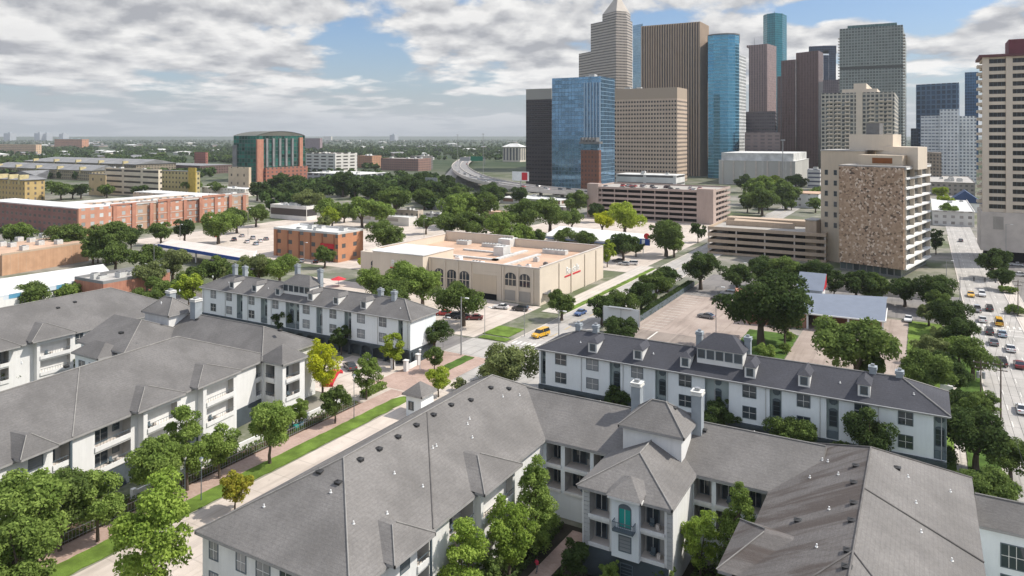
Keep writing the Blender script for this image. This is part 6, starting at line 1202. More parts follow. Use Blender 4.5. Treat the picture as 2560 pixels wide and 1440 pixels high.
TR = [ # crown centre px, py, crown width px, kind, colour, label
 (388, 1362, 215, 'tall', 'lime', 'big bright yellow-green tree at the bottom left standing on the grass strip'),
 (60, 1290, 225, 'street', 'fresh', 'leafy green tree at the left picture edge in front of the white apartments'),
 (150, 1255, 170, 'street', 'mid', 'green tree second from the left edge along the iron fence'),
 (245, 1250, 145, 'street', 'fresh', 'green street tree on the brick walk just left of the bright yellow-green tree'),
 (50, 1405, 200, 'street', 'fresh', 'green tree cut by the lower left corner of the picture'),
 (388, 1168, 152, 'street', 'fresh', 'green tree below the balconies in the middle of the brick walk'),
 (468, 1108, 132, 'tall', 'fresh', 'upright green tree reaching the balconies beside the two dark lamp posts'),
 (548, 1116, 112, 'street', 'fresh', 'green tree in front of the dark gap between the balcony bays'),
 (675, 1065, 132, 'street', 'fresh', 'spreading tree with a leaning trunk on the brick walk'),
 (588, 1222, 84, 'street', 'rust', 'small tree with reddish yellow leaves at the edge of the pale lane'),
 (748, 1030, 58, 'street', 'fresh', 'slim green tree left of the white garden wall by the turret bay'),
 (838, 1003, 78, 'street', 'mid', 'small green tree on mulch by the far end of the brick walk'),
 (806, 915, 92, 'tall', 'yellow', 'vivid yellow-green tree against the turret bay beside the red curved object'),
 (916, 938, 68, 'tall', 'fresh', 'upright fresh green tree in the middle of the entry court'),
 (984, 872, 58, 'tall', 'bright', 'narrow light green tree against the corner of the left town houses'),
 (18, 938, 70, 'street', 'mid', 'rounded dark green tree at left edge above the long grey roof'),
 (196, 905, 56, 'street', 'dark', 'dark green tree in the court between the two left roofs'),
 (583, 778, 52, 'street', 'dark', 'dark round tree in front of the left end of the far town house row'),
 (543, 778, 34, 'tall', 'bright', 'thin yellow-green sapling at the left end of the far town houses'),
 (712, 802, 62, 'street', 'dark', 'dark green tree in front of the middle of the left town houses'),
 (853, 845, 58, 'street', 'dark', 'dark green tree before the right part of the left town houses'),
 (655, 805, 30, 'bush', 'dark', 'dark shrub at the foot of the left town house wall'),
 (770, 830, 34, 'bush', 'dark', 'low dark shrub between two trees under the left town houses'),
 (1083, 838, 92, 'oak', 'dark', 'dark oak on the corner right of the left town houses'),
 (1086, 893, 52, 'street', 'mid', 'small tree on brick paving below the dark corner oak'),
 (536, 672, 84, 'oak', 'mid', 'rounded oak above the left town house chimneys'),
 (472, 722, 74, 'street', 'bright', 'light yellow-green tree above the grey tower roof'),
 (382, 728, 92, 'oak', 'mid', 'green tree behind the roof tower, right of the small brick shop'),
 (645, 668, 96, 'oak', 'olive', 'olive green tree left in the row behind the left town houses'),
 (700, 668, 92, 'oak', 'fresh', 'fresh green tree behind the left town houses below the tan brick office'),
 (905, 655, 24, 'street', 'yellow', 'small vivid yellow-green bush tree at the left corner of the supermarket'),
 (932, 706, 96, 'oak', 'fresh', 'green oak in front of the supermarket sign wall'),
 (1012, 704, 122, 'oak', 'fresh', 'wide oak hiding the left front of the supermarket'),
 (1056, 712, 110, 'oak', 'fresh', 'fresh green oak in front of the supermarket arches'),
 (985, 735, 100, 'oak', 'mid', 'oak just behind the right chimneys of the left town houses'),
 (1158, 748, 125, 'oak', 'mid', 'oak over the red cars in the supermarket parking'),
 (1276, 908, 140, 'oak', 'olive', 'large olive green tree where the lane meets the side street'),
 (1096, 948, 62, 'street', 'bright', 'light green tree behind the gatehouse roof'),
 (1225, 930, 54, 'bush', 'olive', 'pale grassy shrub beside the large olive tree'),
 (1150, 962, 40, 'bush', 'olive', 'pale flowering shrub by the white kerb behind the foreground roof'),
 (1404, 757, 82, 'oak', 'mid', 'small oak on the kerb strip beside the supermarket stair'),
 (1505, 768, 84, 'oak', 'dark', 'nearest dark tree in the row right of the side street'),
 (1552, 756, 86, 'oak', 'mid', 'second tree in the row right of the side street'),
 (1602, 738, 88, 'oak', 'dark', 'third tree of the street row, above the white billboard'),
 (1640, 712, 80, 'oak', 'mid', 'fourth tree in the row along the side street'),
 (1668, 690, 74, 'oak', 'dark', 'farthest tree of the row along the side street'),
 (1752, 668, 104, 'oak', 'dark', 'dark oak in front of the left end of the tan garage'),
 (1558, 828, 98, 'oak', 'dark', 'dark oak between the white billboard and the charcoal roof'),
 (1903, 752, 205, 'oak', 'dark', 'very large dark oak on the lawn left of the blue-grey roof'),
 (1962, 800, 84, 'street', 'dark', 'dark tree with a leaning shadow at the right edge of the big oak'),
 (1842, 690, 80, 'oak', 'dark', 'dark tree behind the big oak under the tan garage'),
 (1905, 672, 90, 'oak', 'dark', 'dark tree in the belt below the middle of the tan garage'),
 (1968, 678, 100, 'oak', 'mid', 'mid green tree in the belt below the tan garage'),
 (2030, 688, 104, 'oak', 'dark', 'dark tree by the right end of the tan garage'),
 (2085, 705, 60, 'street', 'dark', 'dark tree at the left foot of the brown stone wall'),
 (2140, 708, 84, 'oak', 'dark', 'dark oak under the middle of the brown stone wall'),
 (2198, 712, 76, 'oak', 'mid', 'green oak under the right half of the brown stone wall'),
 (2180, 735, 50, 'bush', 'fresh', 'light green shrub just behind the blue-grey roof'),
 (2262, 722, 84, 'oak', 'dark', 'dark oak left of the avenue junction'),
 (2335, 722, 104, 'oak', 'dark', 'dark oak nearest the traffic signal on the avenue'),
 (2142, 858, 196, 'oak', 'mid', 'big spreading oak in the car park between hall and town houses'),
 (2180, 918, 84, 'oak', 'mid', 'oak just behind the charcoal ridge right of the spreading oak'),
 (1912, 882, 56, 'oak', 'fresh', 'light green tree on the lawn behind the roof lantern'),
 (1965, 872, 34, 'bush', 'fresh', 'round clipped bush on the lawn, nearest of two'),
 (1972, 840, 30, 'bush', 'fresh', 'round clipped bush on the lawn, farther of two'),
 (2372, 782, 96, 'oak', 'dark', 'dark tree on the avenue pavement left of the white cars'),
 (2400, 830, 96, 'oak', 'dark', 'dark tree on the avenue pavement beside the yellow taxi'),
 (2432, 888, 116, 'oak', 'mid', 'broad tree overhanging the avenue beside the parked dark cars'),
 (2320, 930, 130, 'oak', 'mid', 'broad tree behind the right end of the charcoal roof'),
 (2330, 870, 80, 'oak', 'olive', 'silvery green tree on the strip lawn by the pavement'),
 (2322, 782, 62, 'oak', 'olive', 'silvery green tree at the far end of the strip lawn'),
 (2358, 840, 60, 'oak', 'olive', 'small silvery tree in the middle of the strip lawn'),
 (2378, 940, 84, 'oak', 'dark', 'dark tree by the utility pole with transformers'),
 (1985, 1085, 118, 'oak', 'mid', 'green shrubby tree in front of the middle of the right town houses'),
 (2058, 1092, 72, 'bush', 'dark', 'dark spiky palm clump before the right town houses'),
 (2172, 1088, 136, 'street', 'dark', 'tall dark tree covering windows of the right town houses'),
 (2288, 1145, 90, 'bush', 'dark', 'dark bushes at the right end of the town house wall'),
 (2350, 1145, 86, 'bush', 'dark', 'dark shrub by the end door of the right town houses'),
 (2440, 1082, 170, 'oak', 'dark', 'large dark tree at the right end of the town house row'),
 (2460, 1225, 140, 'oak', 'mid', 'green tree right of the stained foreground roof'),
 (2525, 1140, 120, 'oak', 'mid', 'tree at the right picture edge by the avenue'),
 (1545, 998, 66, 'street', 'dark', 'dark tree in front of the right town house recess near chimney'),
 (1802, 1040, 86, 'street', 'dark', 'dark tree right of the foreground chimney against the town houses'),

 (1272, 1335, 132, 'tall', 'lime', 'light green tree in the courtyard in front of the white balconies'),
 (1165, 1410, 150, 'tall', 'lime', 'green tree at bottom centre against the white courtyard wall'),
 (1228, 1425, 80, 'street', 'mid', 'shorter green tree at the bottom beside the courtyard path'),

 (1752, 1362, 104, 'tall', 'lime', 'green tree hard against the right wall of the pavilion'),
 (1825, 1420, 100, 'tall', 'dark', 'dark tree in shade below the stained roof edge'),
 (1440, 1395, 84, 'street', 'dark', 'dark shaded tree at the left foot of the pavilion'),
 (1528, 1432, 56, 'street', 'fresh', 'small green tree at the front left of the pavilion base'),
 (1655, 1435, 66, 'street', 'mid', 'small green tree at the front right of the pavilion base'),
 (2075, 1175-85, 40, 'bush', 'mid', 'small shrub between the palm clump and the tall dark tree'),
 (2345, 752, 70, 'oak', 'mid', 'green oak at the far end of the pavement belt by the junction'), (2352, 905, 78, 'oak', 'dark', 'dark oak in the pavement belt beside the notice board'), (2398, 872, 74, 'oak', 'fresh', 'light green oak in the middle of the pavement belt'), (2455, 1010, 90, 'oak', 'mid', 'green oak behind the transformer pole near the kerb'), (2395, 1000, 80, 'oak', 'dark', 'dark oak between town house end and pavement'), (2500, 1290, 110, 'oak', 'mid', 'green tree at the right edge below the side wing'), (2110, 1130, 74, 'bush', 'mid', 'green shrubs under the right town house windows'), (2225, 1140, 70, 'bush', 'fresh', 'light green shrubs beside the tall dark tree'), (1690, 1045, 44, 'bush', 'dark', 'dark shrub between chimney and town house wall'), (1905, 1075, 60, 'bush', 'mid', 'green shrub at the foot of the middle town house recess'),
 # middle distance
 (168, 592, 96, 'oak', 'mid', 'green tree at the dark corner of the long brick block'), (268, 600, 110, 'oak', 'mid', 'green tree in front of the brick block, left of centre'),
 (328, 590, 58, 'street', 'dark', 'dark round tree before the brick block wall'), (402, 580, 62, 'oak', 'mid', 'green tree before the middle bays of the brick block'),
 (462, 572, 62, 'oak', 'dark', 'dark green tree before the right bays of the brick block'), (546, 560, 92, 'oak', 'fresh', 'largest green tree at the right end of the brick block'),
 (592, 545, 70, 'oak', 'mid', 'tree at the right corner of the brick block'), (640, 535, 60, 'oak', 'mid', 'tree between the brick block and the white flat shop'),
 (288, 636, 78, 'oak', 'mid', 'tree behind the tan brick hall end wall'), (362, 642, 82, 'oak', 'mid', 'tree left of the fuel canopy'), (432, 658, 96, 'oak', 'olive', 'tree in front of the blue canopy edge'),
 (245, 615, 60, 'street', 'fresh', 'light tree just right of the tan brick wall'), (90, 735, 110, 'low', 'mid', 'hedge-like shrubs below the white sloping shop roof'), (160, 728, 80, 'low', 'fresh', 'low shrubs left of the small brick shop'),
 (812, 638, 60, 'oak', 'mid', 'tree in front of the tan brick office'), (868, 612, 46, 'oak', 'olive', 'small tree at the right corner of the tan brick office'),
 (962, 588, 104, 'oak', 'mid', 'big tree between the tan brick office and the supermarket'), (985, 500, 84, 'oak', 'mid', 'tree in the middle above the flat white shop'),
 (905, 524, 84, 'oak', 'fresh', 'light tree behind the flat white shop'), (830, 540, 60, 'oak', 'bright', 'light green tree right of the white flat shop with dark band'), (950, 530, 70, 'oak', 'fresh', 'fresh green tree behind the flat white roof'),
 (1150, 515, 96, 'oak', 'fresh', 'light green tree under the freeway curve, left one'), (1205, 512, 90, 'oak', 'mid', 'green tree under the freeway curve, right one'),
 (1120, 558, 76, 'oak', 'mid', 'tree left of the green topped sign'), (1190, 560, 90, 'oak', 'mid', 'tree right of the green topped sign'), (1250, 560, 90, 'oak', 'fresh', 'fresh green tree left of the big dark oaks'),
 (1310, 535, 104, 'oak', 'mid', 'big dark oak behind the fuel station'), (1375, 532, 100, 'oak', 'mid', 'second big oak behind the fuel station'), (1290, 590, 84, 'oak', 'fresh', 'light tree beside the blue and white sign'),
 (1440, 505, 72, 'oak', 'mid', 'tree left of the pinkish garage stair tower'), (1492, 528, 52, 'oak', 'dark', 'dark tree below the pinkish garage stair tower'), (1430, 545, 60, 'oak', 'mid', 'tree behind the roof of the fuel station'),
 (1562, 542, 100, 'oak', 'bright', 'big bright yellow-green tree before the pinkish garage'), (1505, 552, 60, 'oak', 'yellow', 'small yellow tree left of the bright tree by the garage'),
 (1665, 585, 104, 'oak', 'mid', 'green tree in front of the right part of the pinkish garage'), (1685, 610, 62, 'oak', 'fresh', 'light tree by the side street crossing'),
 (1415, 592, 56, 'oak', 'mid', 'tree in front of the fuel station, left one'), (1465, 598, 56, 'oak', 'mid', 'tree in front of the fuel station, middle one'), (1558, 612, 76, 'oak', 'dark', 'dark tree in front of the fuel station right end'),
 (1518, 632, 40, 'tall', 'bright', 'bright tree behind the supermarket right corner'), (1590, 620, 40, 'oak', 'mid', 'small tree beside the blue sign pole'), (1745, 578, 40, 'street', 'dark', 'dark tree at the left end of the tan garage roof'), (1340, 598, 60, 'oak', 'mid', 'tree above the supermarket rear parapet'),
 (1895, 470, 80, 'oak', 'fresh', 'light tree in front of the white windowless block'), (1930, 462, 60, 'oak', 'bright', 'bright tree by the white windowless block'), (1965, 480, 80, 'oak', 'mid', 'green tree right of the tall light mast'), (1905, 498, 76, 'oak', 'mid', 'tree behind the pinkish garage right end'), (1860, 455, 50, 'oak', 'dark', 'dark tree against the white windowless block wall'), (1990, 455, 50, 'oak', 'mid', 'tree at the right corner of the white windowless block'),
 (2352, 480, 40, 'oak', 'bright', 'light green tree at the far end of the avenue, farthest'), (2362, 505, 46, 'oak', 'bright', 'light green tree by the far avenue, middle'), (2375, 530, 56, 'oak', 'fresh', 'light green tree by the far avenue, nearest'),
 (2478, 652, 84, 'oak', 'dark', 'dark tree below the podium of the tall beige tower'), (2505, 690, 64, 'oak', 'dark', 'dark tree on the right side of the avenue junction'), (2340, 600, 40, 'tall', 'dark', 'dark narrow tree behind the white balconies'), (2520, 725, 40, 'low', 'fresh', 'low planting on the right pavement near the junction'), (2535, 775, 50, 'low', 'mid', 'low planting further along the right pavement'),
]
for a in TR: tree(a[0], a[1], a[2], a[3], a[4], a[5])
plant('cone', 'fresh', (-40.3, 76.2), 6.0, 'tall conical bright tree in the courtyard left of the pavilion', hs=1.02)
plant('cone', 'fresh', (-17.6, 81.0), 5.2, 'tall conical tree in the court right of the pavilion', hs=1.22)
# tree belt below the glass office, cloud shade put into the dark leaf colour
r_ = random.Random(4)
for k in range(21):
    x = r_.uniform(620, 1120); y = r_.uniform(452, 488); tree(x, y, r_.uniform(44, 72), 'oak', 'dark', 'oak coloured dark for cloud shade in the tree belt below the green glass office building', group='dark oaks in the belt below the glass office')
for k in range(12):
    x = r_.uniform(1050, 1300); y = r_.uniform(470, 500); tree(x, y, r_.uniform(40, 66), 'oak', r_.choice(['dark', 'mid']), 'green oak packed under the curving elevated freeway', group='oaks beneath the freeway curve')
for k in range(26):
    x = r_.uniform(0, 620); y = r_.choice([r_.uniform(462, 476), r_.uniform(385, 410)]); tree(x, y, r_.uniform(30, 50) if y > 450 else r_.uniform(16, 28), 'oak', r_.choice(['dark', 'mid', 'mid']), 'green oak among the yellow flats at far left', group='oaks among the yellow flats')
for k in range(14):
    x = r_.uniform(1830, 2050); y = r_.uniform(480, 515); tree(x, y, r_.uniform(26, 46), 'oak', r_.choice(['mid', 'fresh', 'mid']), 'small green tree in the gap between pinkish garage and cream building', group='trees between garage and cream building')
for k in range(16):
    x = r_.uniform(640, 1480); y = r_.uniform(500, 560)
    if 670 < x < 790 and y > 505: continue
    if 870 < x < 1050 and y > 530: continue
    tree(x, y, r_.uniform(40, 78), 'oak', r_.choice(['mid', 'fresh', 'olive', 'mid', 'fresh']), 'green oak in the leafy blocks between the supermarket and freeway', group='oaks between supermarket and freeway')
for k in range(16):
    x = r_.uniform(0, 330); y = r_.uniform(575, 650)
    if x < 225 and y > 585: continue
    tree(x, y, r_.uniform(46, 72), 'oak', r_.choice(['mid', 'fresh', 'dark']), 'green oak between the long brick block and tan brick hall', group='oaks below the brick block')
for k in range(12):
    x = r_.uniform(300, 660); y = r_.uniform(625, 700)
    if 440 < x < 640 and y < 672: continue
    tree(x, y, r_.uniform(50, 80), 'oak', r_.choice(['mid', 'fresh', 'olive']), 'green oak near the fuel canopy with the blue edge', group='oaks around the fuel canopy')
# hedge beside the car park
hd = thing('hedge', 'long clipped dark hedge with fence along the left side of the car park', 'hedge', (-67.2, 195, 0))
def leaf_box(x0, y0, x1, y1, h, n, s, seed):
    r = np.random.RandomState(seed); P = np.stack([r.uniform(x0, x1, n), r.uniform(y0, y1, n), r.uniform(0, h, n)], 1); f = r.rand(n); P[:, 2] = np.where(f < .45, h*r.uniform(.9, 1.05, n), P[:, 2]); P[:, 0] = np.where((f > .45) & (f < .75), x1+r.uniform(-.1, .1, n), P[:, 0]); P[:, 0] = np.where(f > .9, x0, P[:, 0])
    nr = unit(n, r); t = np.cross(nr, unit(n, r)); t /= np.linalg.norm(t, axis=1)[:, None]; b = np.cross(nr, t); V = np.stack([P-t*s-b*s*.6, P+t*s-b*s*.6, P+t*s+b*s*.6, P-t*s+b*s*.6], 1).reshape(-1, 3)
    return V
def leaf_obj(name, V, mat, parent=None):
    n = len(V)//4; me = bpy.data.meshes.new(name); me.vertices.add(len(V)); me.vertices.foreach_set('co', V.ravel().astype(np.float32)); me.loops.add(4*n); me.loops.foreach_set('vertex_index', np.arange(4*n, dtype=np.int32)); me.polygons.add(n)
    me.polygons.foreach_set('loop_start', np.arange(0, 4*n, 4, dtype=np.int32)); me.polygons.foreach_set('loop_total', np.full(n, 4, np.int32)); me.update(); me.materials.append(mat); o = bpy.data.objects.new(name, me); COL.objects.link(o); o.parent = parent; return o
leaf_obj('hedge_foliage', leaf_box(-.8, -38, .8, 42, 1.9, 5200, .28, 3), LEAF['dark'], hd)
fr = MB(); fr.bar((-66.2, 157), (-66.2, 238), 0, 1.7, .06); fr.build('fence', [m_frame], hd)
pl = leaf_box(-95.0, 32, -91.6, 102, .7, 4200, .16, 8); o = leaf_obj('bed_planting', pl, LEAF['mid']); tag(o, 'low mixed ground planting in the bed behind the iron fence', 'ground cover', kind='stuff')
pl = np.concatenate([leaf_box(-42, 52, -40, 83, .8, 2200, .16, 9), leaf_box(-36, 58, -24, 74, .8, 3800, .17, 10), leaf_box(-22.5, 60, -16.5, 83, .9, 2600, .17, 12), leaf_box(-62, 100, 3, 118.5, .9, 5200, .22, 14)]); o = leaf_obj('court_planting', pl, LEAF['dark']); tag(o, 'dark ground planting filling the shaded courts', 'ground cover', kind='stuff')
# far woodland: one sheet of city trees out to the horizon
def woods():
    r = np.random.RandomState(21); P = []; 
    for (n, ya, yb, xa, xb) in ((1300, 470, 780, -400, 1150), (4200, 700, 1500, -900, 1300), (6500, 1300, 3000, -1300, 1500), (7500, 2800, 8500, -1500, 3600), (900, 900, 2600, 1200, 3000)):
        Y = ya+(yb-ya)*r.rand(n)**.8; px = r.uniform(xa, xb, n); P.append(np.stack([(px-CX)/F*Y, Y], 1))
    P = np.concatenate(P); px = P[:, 0]/P[:, 1]*F+CX; Y = P[:, 1]
    n_ = np.sin(P[:, 0]*.013+2)*np.sin(P[:, 1]*.009)+np.sin(P[:, 0]*.031+P[:, 1]*.017); keep = n_ > -.75
    keep &= ~((px > 1060) & (px < 1330) & (Y > 560) & (Y < 1500) & (px-1060 > (1500-Y)*.05)); keep &= ~((px > 1310) & (Y < 1400)); keep &= ~((Y < 820) & (px < 640) & (Y > 640)); keep &= ~((Y < 640) & (px < 660))
    keep &= ~((px > 570) & (px < 900) & (Y > 745) & (Y < 930)); keep &= ~((px > 940) & (px < 1090) & (Y > 850) & (Y < 1150))
    P = P[keep]; Y = Y[keep]; U = P[:, 0]*CA-P[:, 1]*SA; Vv = P[:, 0]*SA+P[:, 1]*CA; out = []
    for lo, hi, m, s in ((0, 1000, 70, 1.5), (1000, 2200, 34, 2.3), (2200, 9000, 16, 4.2)):
        q = (Y >= lo) & (Y < hi); k = q.sum(); w_ = r.uniform(5, 9.5, k); d = unit(k*m, r).reshape(k, m, 3); rr = r.uniform(.7, 1.05, (k, m, 1)); c = np.stack([U[q], Vv[q], w_*.62], 1)[:, None, :]+d*rr*(w_[:, None, None]*np.array([.55, .55, .48])); c = c.reshape(-1, 3); dd = d.reshape(-1, 3)
        nr = dd*.8+unit(len(c), r)*.7; nr /= np.linalg.norm(nr, axis=1)[:, None]; t = np.cross(nr, unit(len(c), r)); t /= np.linalg.norm(t, axis=1)[:, None]; b = np.cross(nr, t); sz = s*r.uniform(.6, 1.2, (len(c), 1))
        out.append(np.stack([c-t*sz-b*sz*.7, c+t*sz-b*sz*.7, c+t*sz+b*sz*.7, c-t*sz+b*sz*.7], 1).reshape(-1, 3))
    return np.concatenate(out)
m_far = MLEAF('leaf_far', (.045, .08, .024), (.10, .145, .045), .2)
nt_ = NT(m_far.node_tree)
for n_ in list(m_far.node_tree.nodes):
    if n_.type == 'TEX_NOISE': n_.inputs['Scale'].default_value = .02 if n_.inputs['Scale'].default_value < 10 else .12
o = leaf_obj('far_woods', woods(), m_far); tag(o, 'belt of city trees running out to the flat horizon', 'woods', kind='stuff')
# scattered far houses and sheds between the trees
r_ = random.Random(9); hm = [M('far_wall%d' % i, c, .9, .1, .05) for i, c in enumerate(((.60, .56, .50), (.46, .36, .28), (.62, .60, .58), (.34, .28, .24)))]
hb = []
for i in range(4):
    b = MB(); b.box(-10, -6, 0, 10, 6, 6); b.hip(-11, -7, 11, 7, 6.01, 9, 1, None, 'x', (i % 2, i % 2)); hb.append(b.mesh('house_body', [hm[i], m_roofw if i % 2 == 0 else m_greyr]))
for k in range(90):
    y = r_.choice([r_.uniform(352, 372), r_.uniform(368, 400)]); x = r_.uniform(-20, 1290)
    if 560 < x < 780 and y > 355: continue
    if y > 385 and (1080 < x < 1260): continue
    q = G(x, y); o = thing('far_house', 'small pale low building scattered among the distant city trees', 'building', (*q, 0), 'low buildings among the far trees'); s = r_.uniform(.8, 1.6)*(1+(400-y)/60)
    c = bpy.data.objects.new('house_body', hb[r_.randrange(4)]); COL.objects.link(c); c.parent = o; c.scale = (s*1.3, s, .8*s**.5); c.rotation_euler = (0, 0, r_.choice([0, R(90)]))
for x, y, w_, h_ in ((25, 318, 30, 10), (100, 319, 26, 10), (118, 320, 22, 9), (160, 321, 18, 8), (985, 337, 16, 4)):
    Y = 7500; q = GY(x, Y); hh = 45+Y*(h_*.8)/F; o = thing('far_tower', 'faint grey tower block standing on the horizon at far left', 'building', (*q, 0), 'faint blocks on the left horizon'); b = MB(); ww = w_*Y/F/2; b.box(q[0]-ww, q[1]-30, 0, q[0]+ww, q[1]+30, max(hh, 62)); b.box(q[0]-ww*.4, q[1]-10, max(hh, 62), q[0]+ww*.3, q[1]+10, max(hh, 62)+12); b.build('tower_body', [M('far_block', (.36, .38, .40), .9)], o)
# ================================================================ vehicles
m_tyre = MFLAT('tyre', (.02, .02, .02), .8); m_rim = MFLAT('rim', (.4, .4, .42), .35, .6); m_cg = MGLASS('car_glass', (.02, .025, .03), .06); m_lamp = MFLAT('head_lamp', (.8, .8, .78), .2); m_tail = MFLAT('tail_lamp', (.4, .01, .01), .3)
def loft(b, prof, wid, mat=0, tum=0.0, zref=.9):
    """close a side profile (y, z) into a body of width wid, leaning in above zref"""
    L = [(-wid/2+max(0, z-zref)*tum, y, z) for y, z in prof]; Rr = [(wid/2-max(0, z-zref)*tum, y, z) for y, z in prof]; n = len(prof)
    b.face(L[::-1], mat); b.face(Rr, mat)
    for i in range(n): j = (i+1) % n; b.face([Rr[i], L[i], L[j], Rr[j]][::-1], mat)
CARS = {}
def car_parts(kind):
    if kind in CARS: return CARS[kind]
    L = {'sedan': 4.7, 'suv': 4.8, 'pickup': 5.6, 'van': 5.2}[kind]; h = L/2; W_ = 1.84; out = []
    if kind == 'sedan': low = [(-h, .35), (h, .35), (h+.02, .62), (h-.1, .78), (h-1.35, .96), (-h+.95, 1.0), (-h+.02, .92)]; cab = [(h-1.5, .965), (h-2.15, 1.42), (-h+1.35, 1.46), (-h+.5, 1.0)]; top = [(h-2.2, 1.425), (h-2.3, 1.475), (-h+1.5, 1.50), (-h+1.32, 1.462)]
    elif kind == 'suv': low = [(-h, .42), (h, .42), (h, .85), (h-.15, .98), (h-1.15, 1.08), (-h+.1, 1.1), (-h, .9)]; cab = [(h-1.25, 1.085), (h-1.85, 1.66), (-h+.45, 1.70), (-h+.12, 1.1)]; top = [(h-1.9, 1.665), (h-2.0, 1.73), (-h+.5, 1.76), (-h+.38, 1.705)]
    elif kind == 'pickup': low = [(-h, .5), (h, .5), (h, .98), (h-.15, 1.08), (h-1.4, 1.14), (-h+.05, 1.12), (-h, .95)]; cab = [(h-1.5, 1.145), (h-2.1, 1.76), (h-3.55, 1.78), (h-3.75, 1.13)]; top = [(h-2.15, 1.765), (h-2.2, 1.82), (h-3.5, 1.84), (h-3.56, 1.785)]
    else: low = [(-h, .4), (h, .4), (h, .95), (h-.9, 1.2), (-h, 1.2)]; cab = [(h-1.0, 1.205), (h-1.6, 1.95), (-h+.1, 1.98), (-h+.02, 1.205)]; top = [(h-1.65, 1.955), (h-1.7, 2.02), (-h+.15, 2.05), (-h+.08, 1.985)]
    b = MB(); loft(b, low, W_, 0); loft(b, top, W_-.44, 0, 0, 9); 
    if kind == 'pickup': b.box(-W_/2+.12, -h+.12, 1.125, W_/2-.12, h-3.85, 1.135, 1)
    else:
        for s in (-1, 1): b.box(s*(W_/2-.16)-.03, -.12, low[-3][1] if kind != 'sedan' else .98, s*(W_/2-.16)+.03, .02, cab[1][1]-.05)
    for s in (-1, 1): b.box(s*W_/2-.12 if s > 0 else s*W_/2-.05, h-1.75, .98, s*W_/2+.05 if s > 0 else s*W_/2+.12, h-1.6, 1.12)
    out.append(('body', b.mesh('body', [None, m_black]), (0, 0, 0)))
    b = MB(); loft(b, cab, W_-.08, 0, .34, cab[0][1]); out.append(('window', b.mesh('window', [m_cg]), (0, 0, 0)))
    b = MB(); b.tube([(-.11, 0, 0), (.11, 0, 0)], .34, 12, 0); b.tube([(-.115, 0, 0), (.115, 0, 0)], .2, 8, 1); wm = b.mesh('wheel', [m_tyre, m_rim])
    for x in (-W_/2+.08, W_/2-.08):
        for y in (h-.95, -h+1.0): out.append(('wheel', wm, (x, y, .34)))
    b = MB(); b.box(-.2, -.03, -.08, .2, .03, .08); lm = b.mesh('headlight', [m_lamp]); b = MB(); b.box(-.2, -.03, -.09, .2, .03, .09); tm = b.mesh('tail_light', [m_tail])
    zl = low[2][1]-.06
    for x in (-W_/2+.28, W_/2-.28): out.append(('headlight', lm, (x, h+.005, zl))); out.append(('tail_light', tm, (x, -h-.005, .85)))
    if kind == 'van': pass
    CARS[kind] = out; return out
PAINT = {}
def paint(c):
    if c not in PAINT:
        rgb = {'red': (.42, .015, .015), 'maroon': (.16, .015, .02), 'black': (.015, .015, .017), 'charcoal': (.05, .052, .055), 'grey': (.20, .205, .21), 'silver': (.45, .46, .47), 'white': (.74, .74, .73), 'yellow': (.68, .38, .01), 'blue': (.02, .08, .24), 'lightblue': (.38, .47, .55), 'tan': (.38, .32, .24)}[c]
        mt, n, b = newmat('car_paint_'+c); b.inputs['Base Color'].default_value = rgb+(1,); b.inputs['Roughness'].default_value = .3; b.inputs['Coat Weight'].default_value = .6; b.inputs['Coat Roughness'].default_value = .08; PAINT[c] = mt
    return PAINT[c]
def car(loc, head, kind, col, label, group, z=0.05, parts=True, cat=None):
    o = thing({'sedan': 'parked_car' if 'parked' in label else 'car', 'suv': 'sport_utility', 'pickup': 'pickup_truck', 'van': 'van'}[kind], label, cat or {'sedan': 'car', 'suv': 'car', 'pickup': 'pickup truck', 'van': 'van'}[kind], (loc[0], loc[1], z), group); o.rotation_euler = (0, 0, R(head))
    for nm, me, p in car_parts(kind):
        c = bpy.data.objects.new(nm, me); COL.objects.link(c); c.parent = o; c.location = p
        if nm == 'body': c.material_slots[0].link = 'OBJECT'; c.material_slots[0].material = paint(col)
    return o
AV = 'cars queueing on the avenue'; PK = 'cars parked at the supermarket'; LT_ = 'cars in the small car parks'
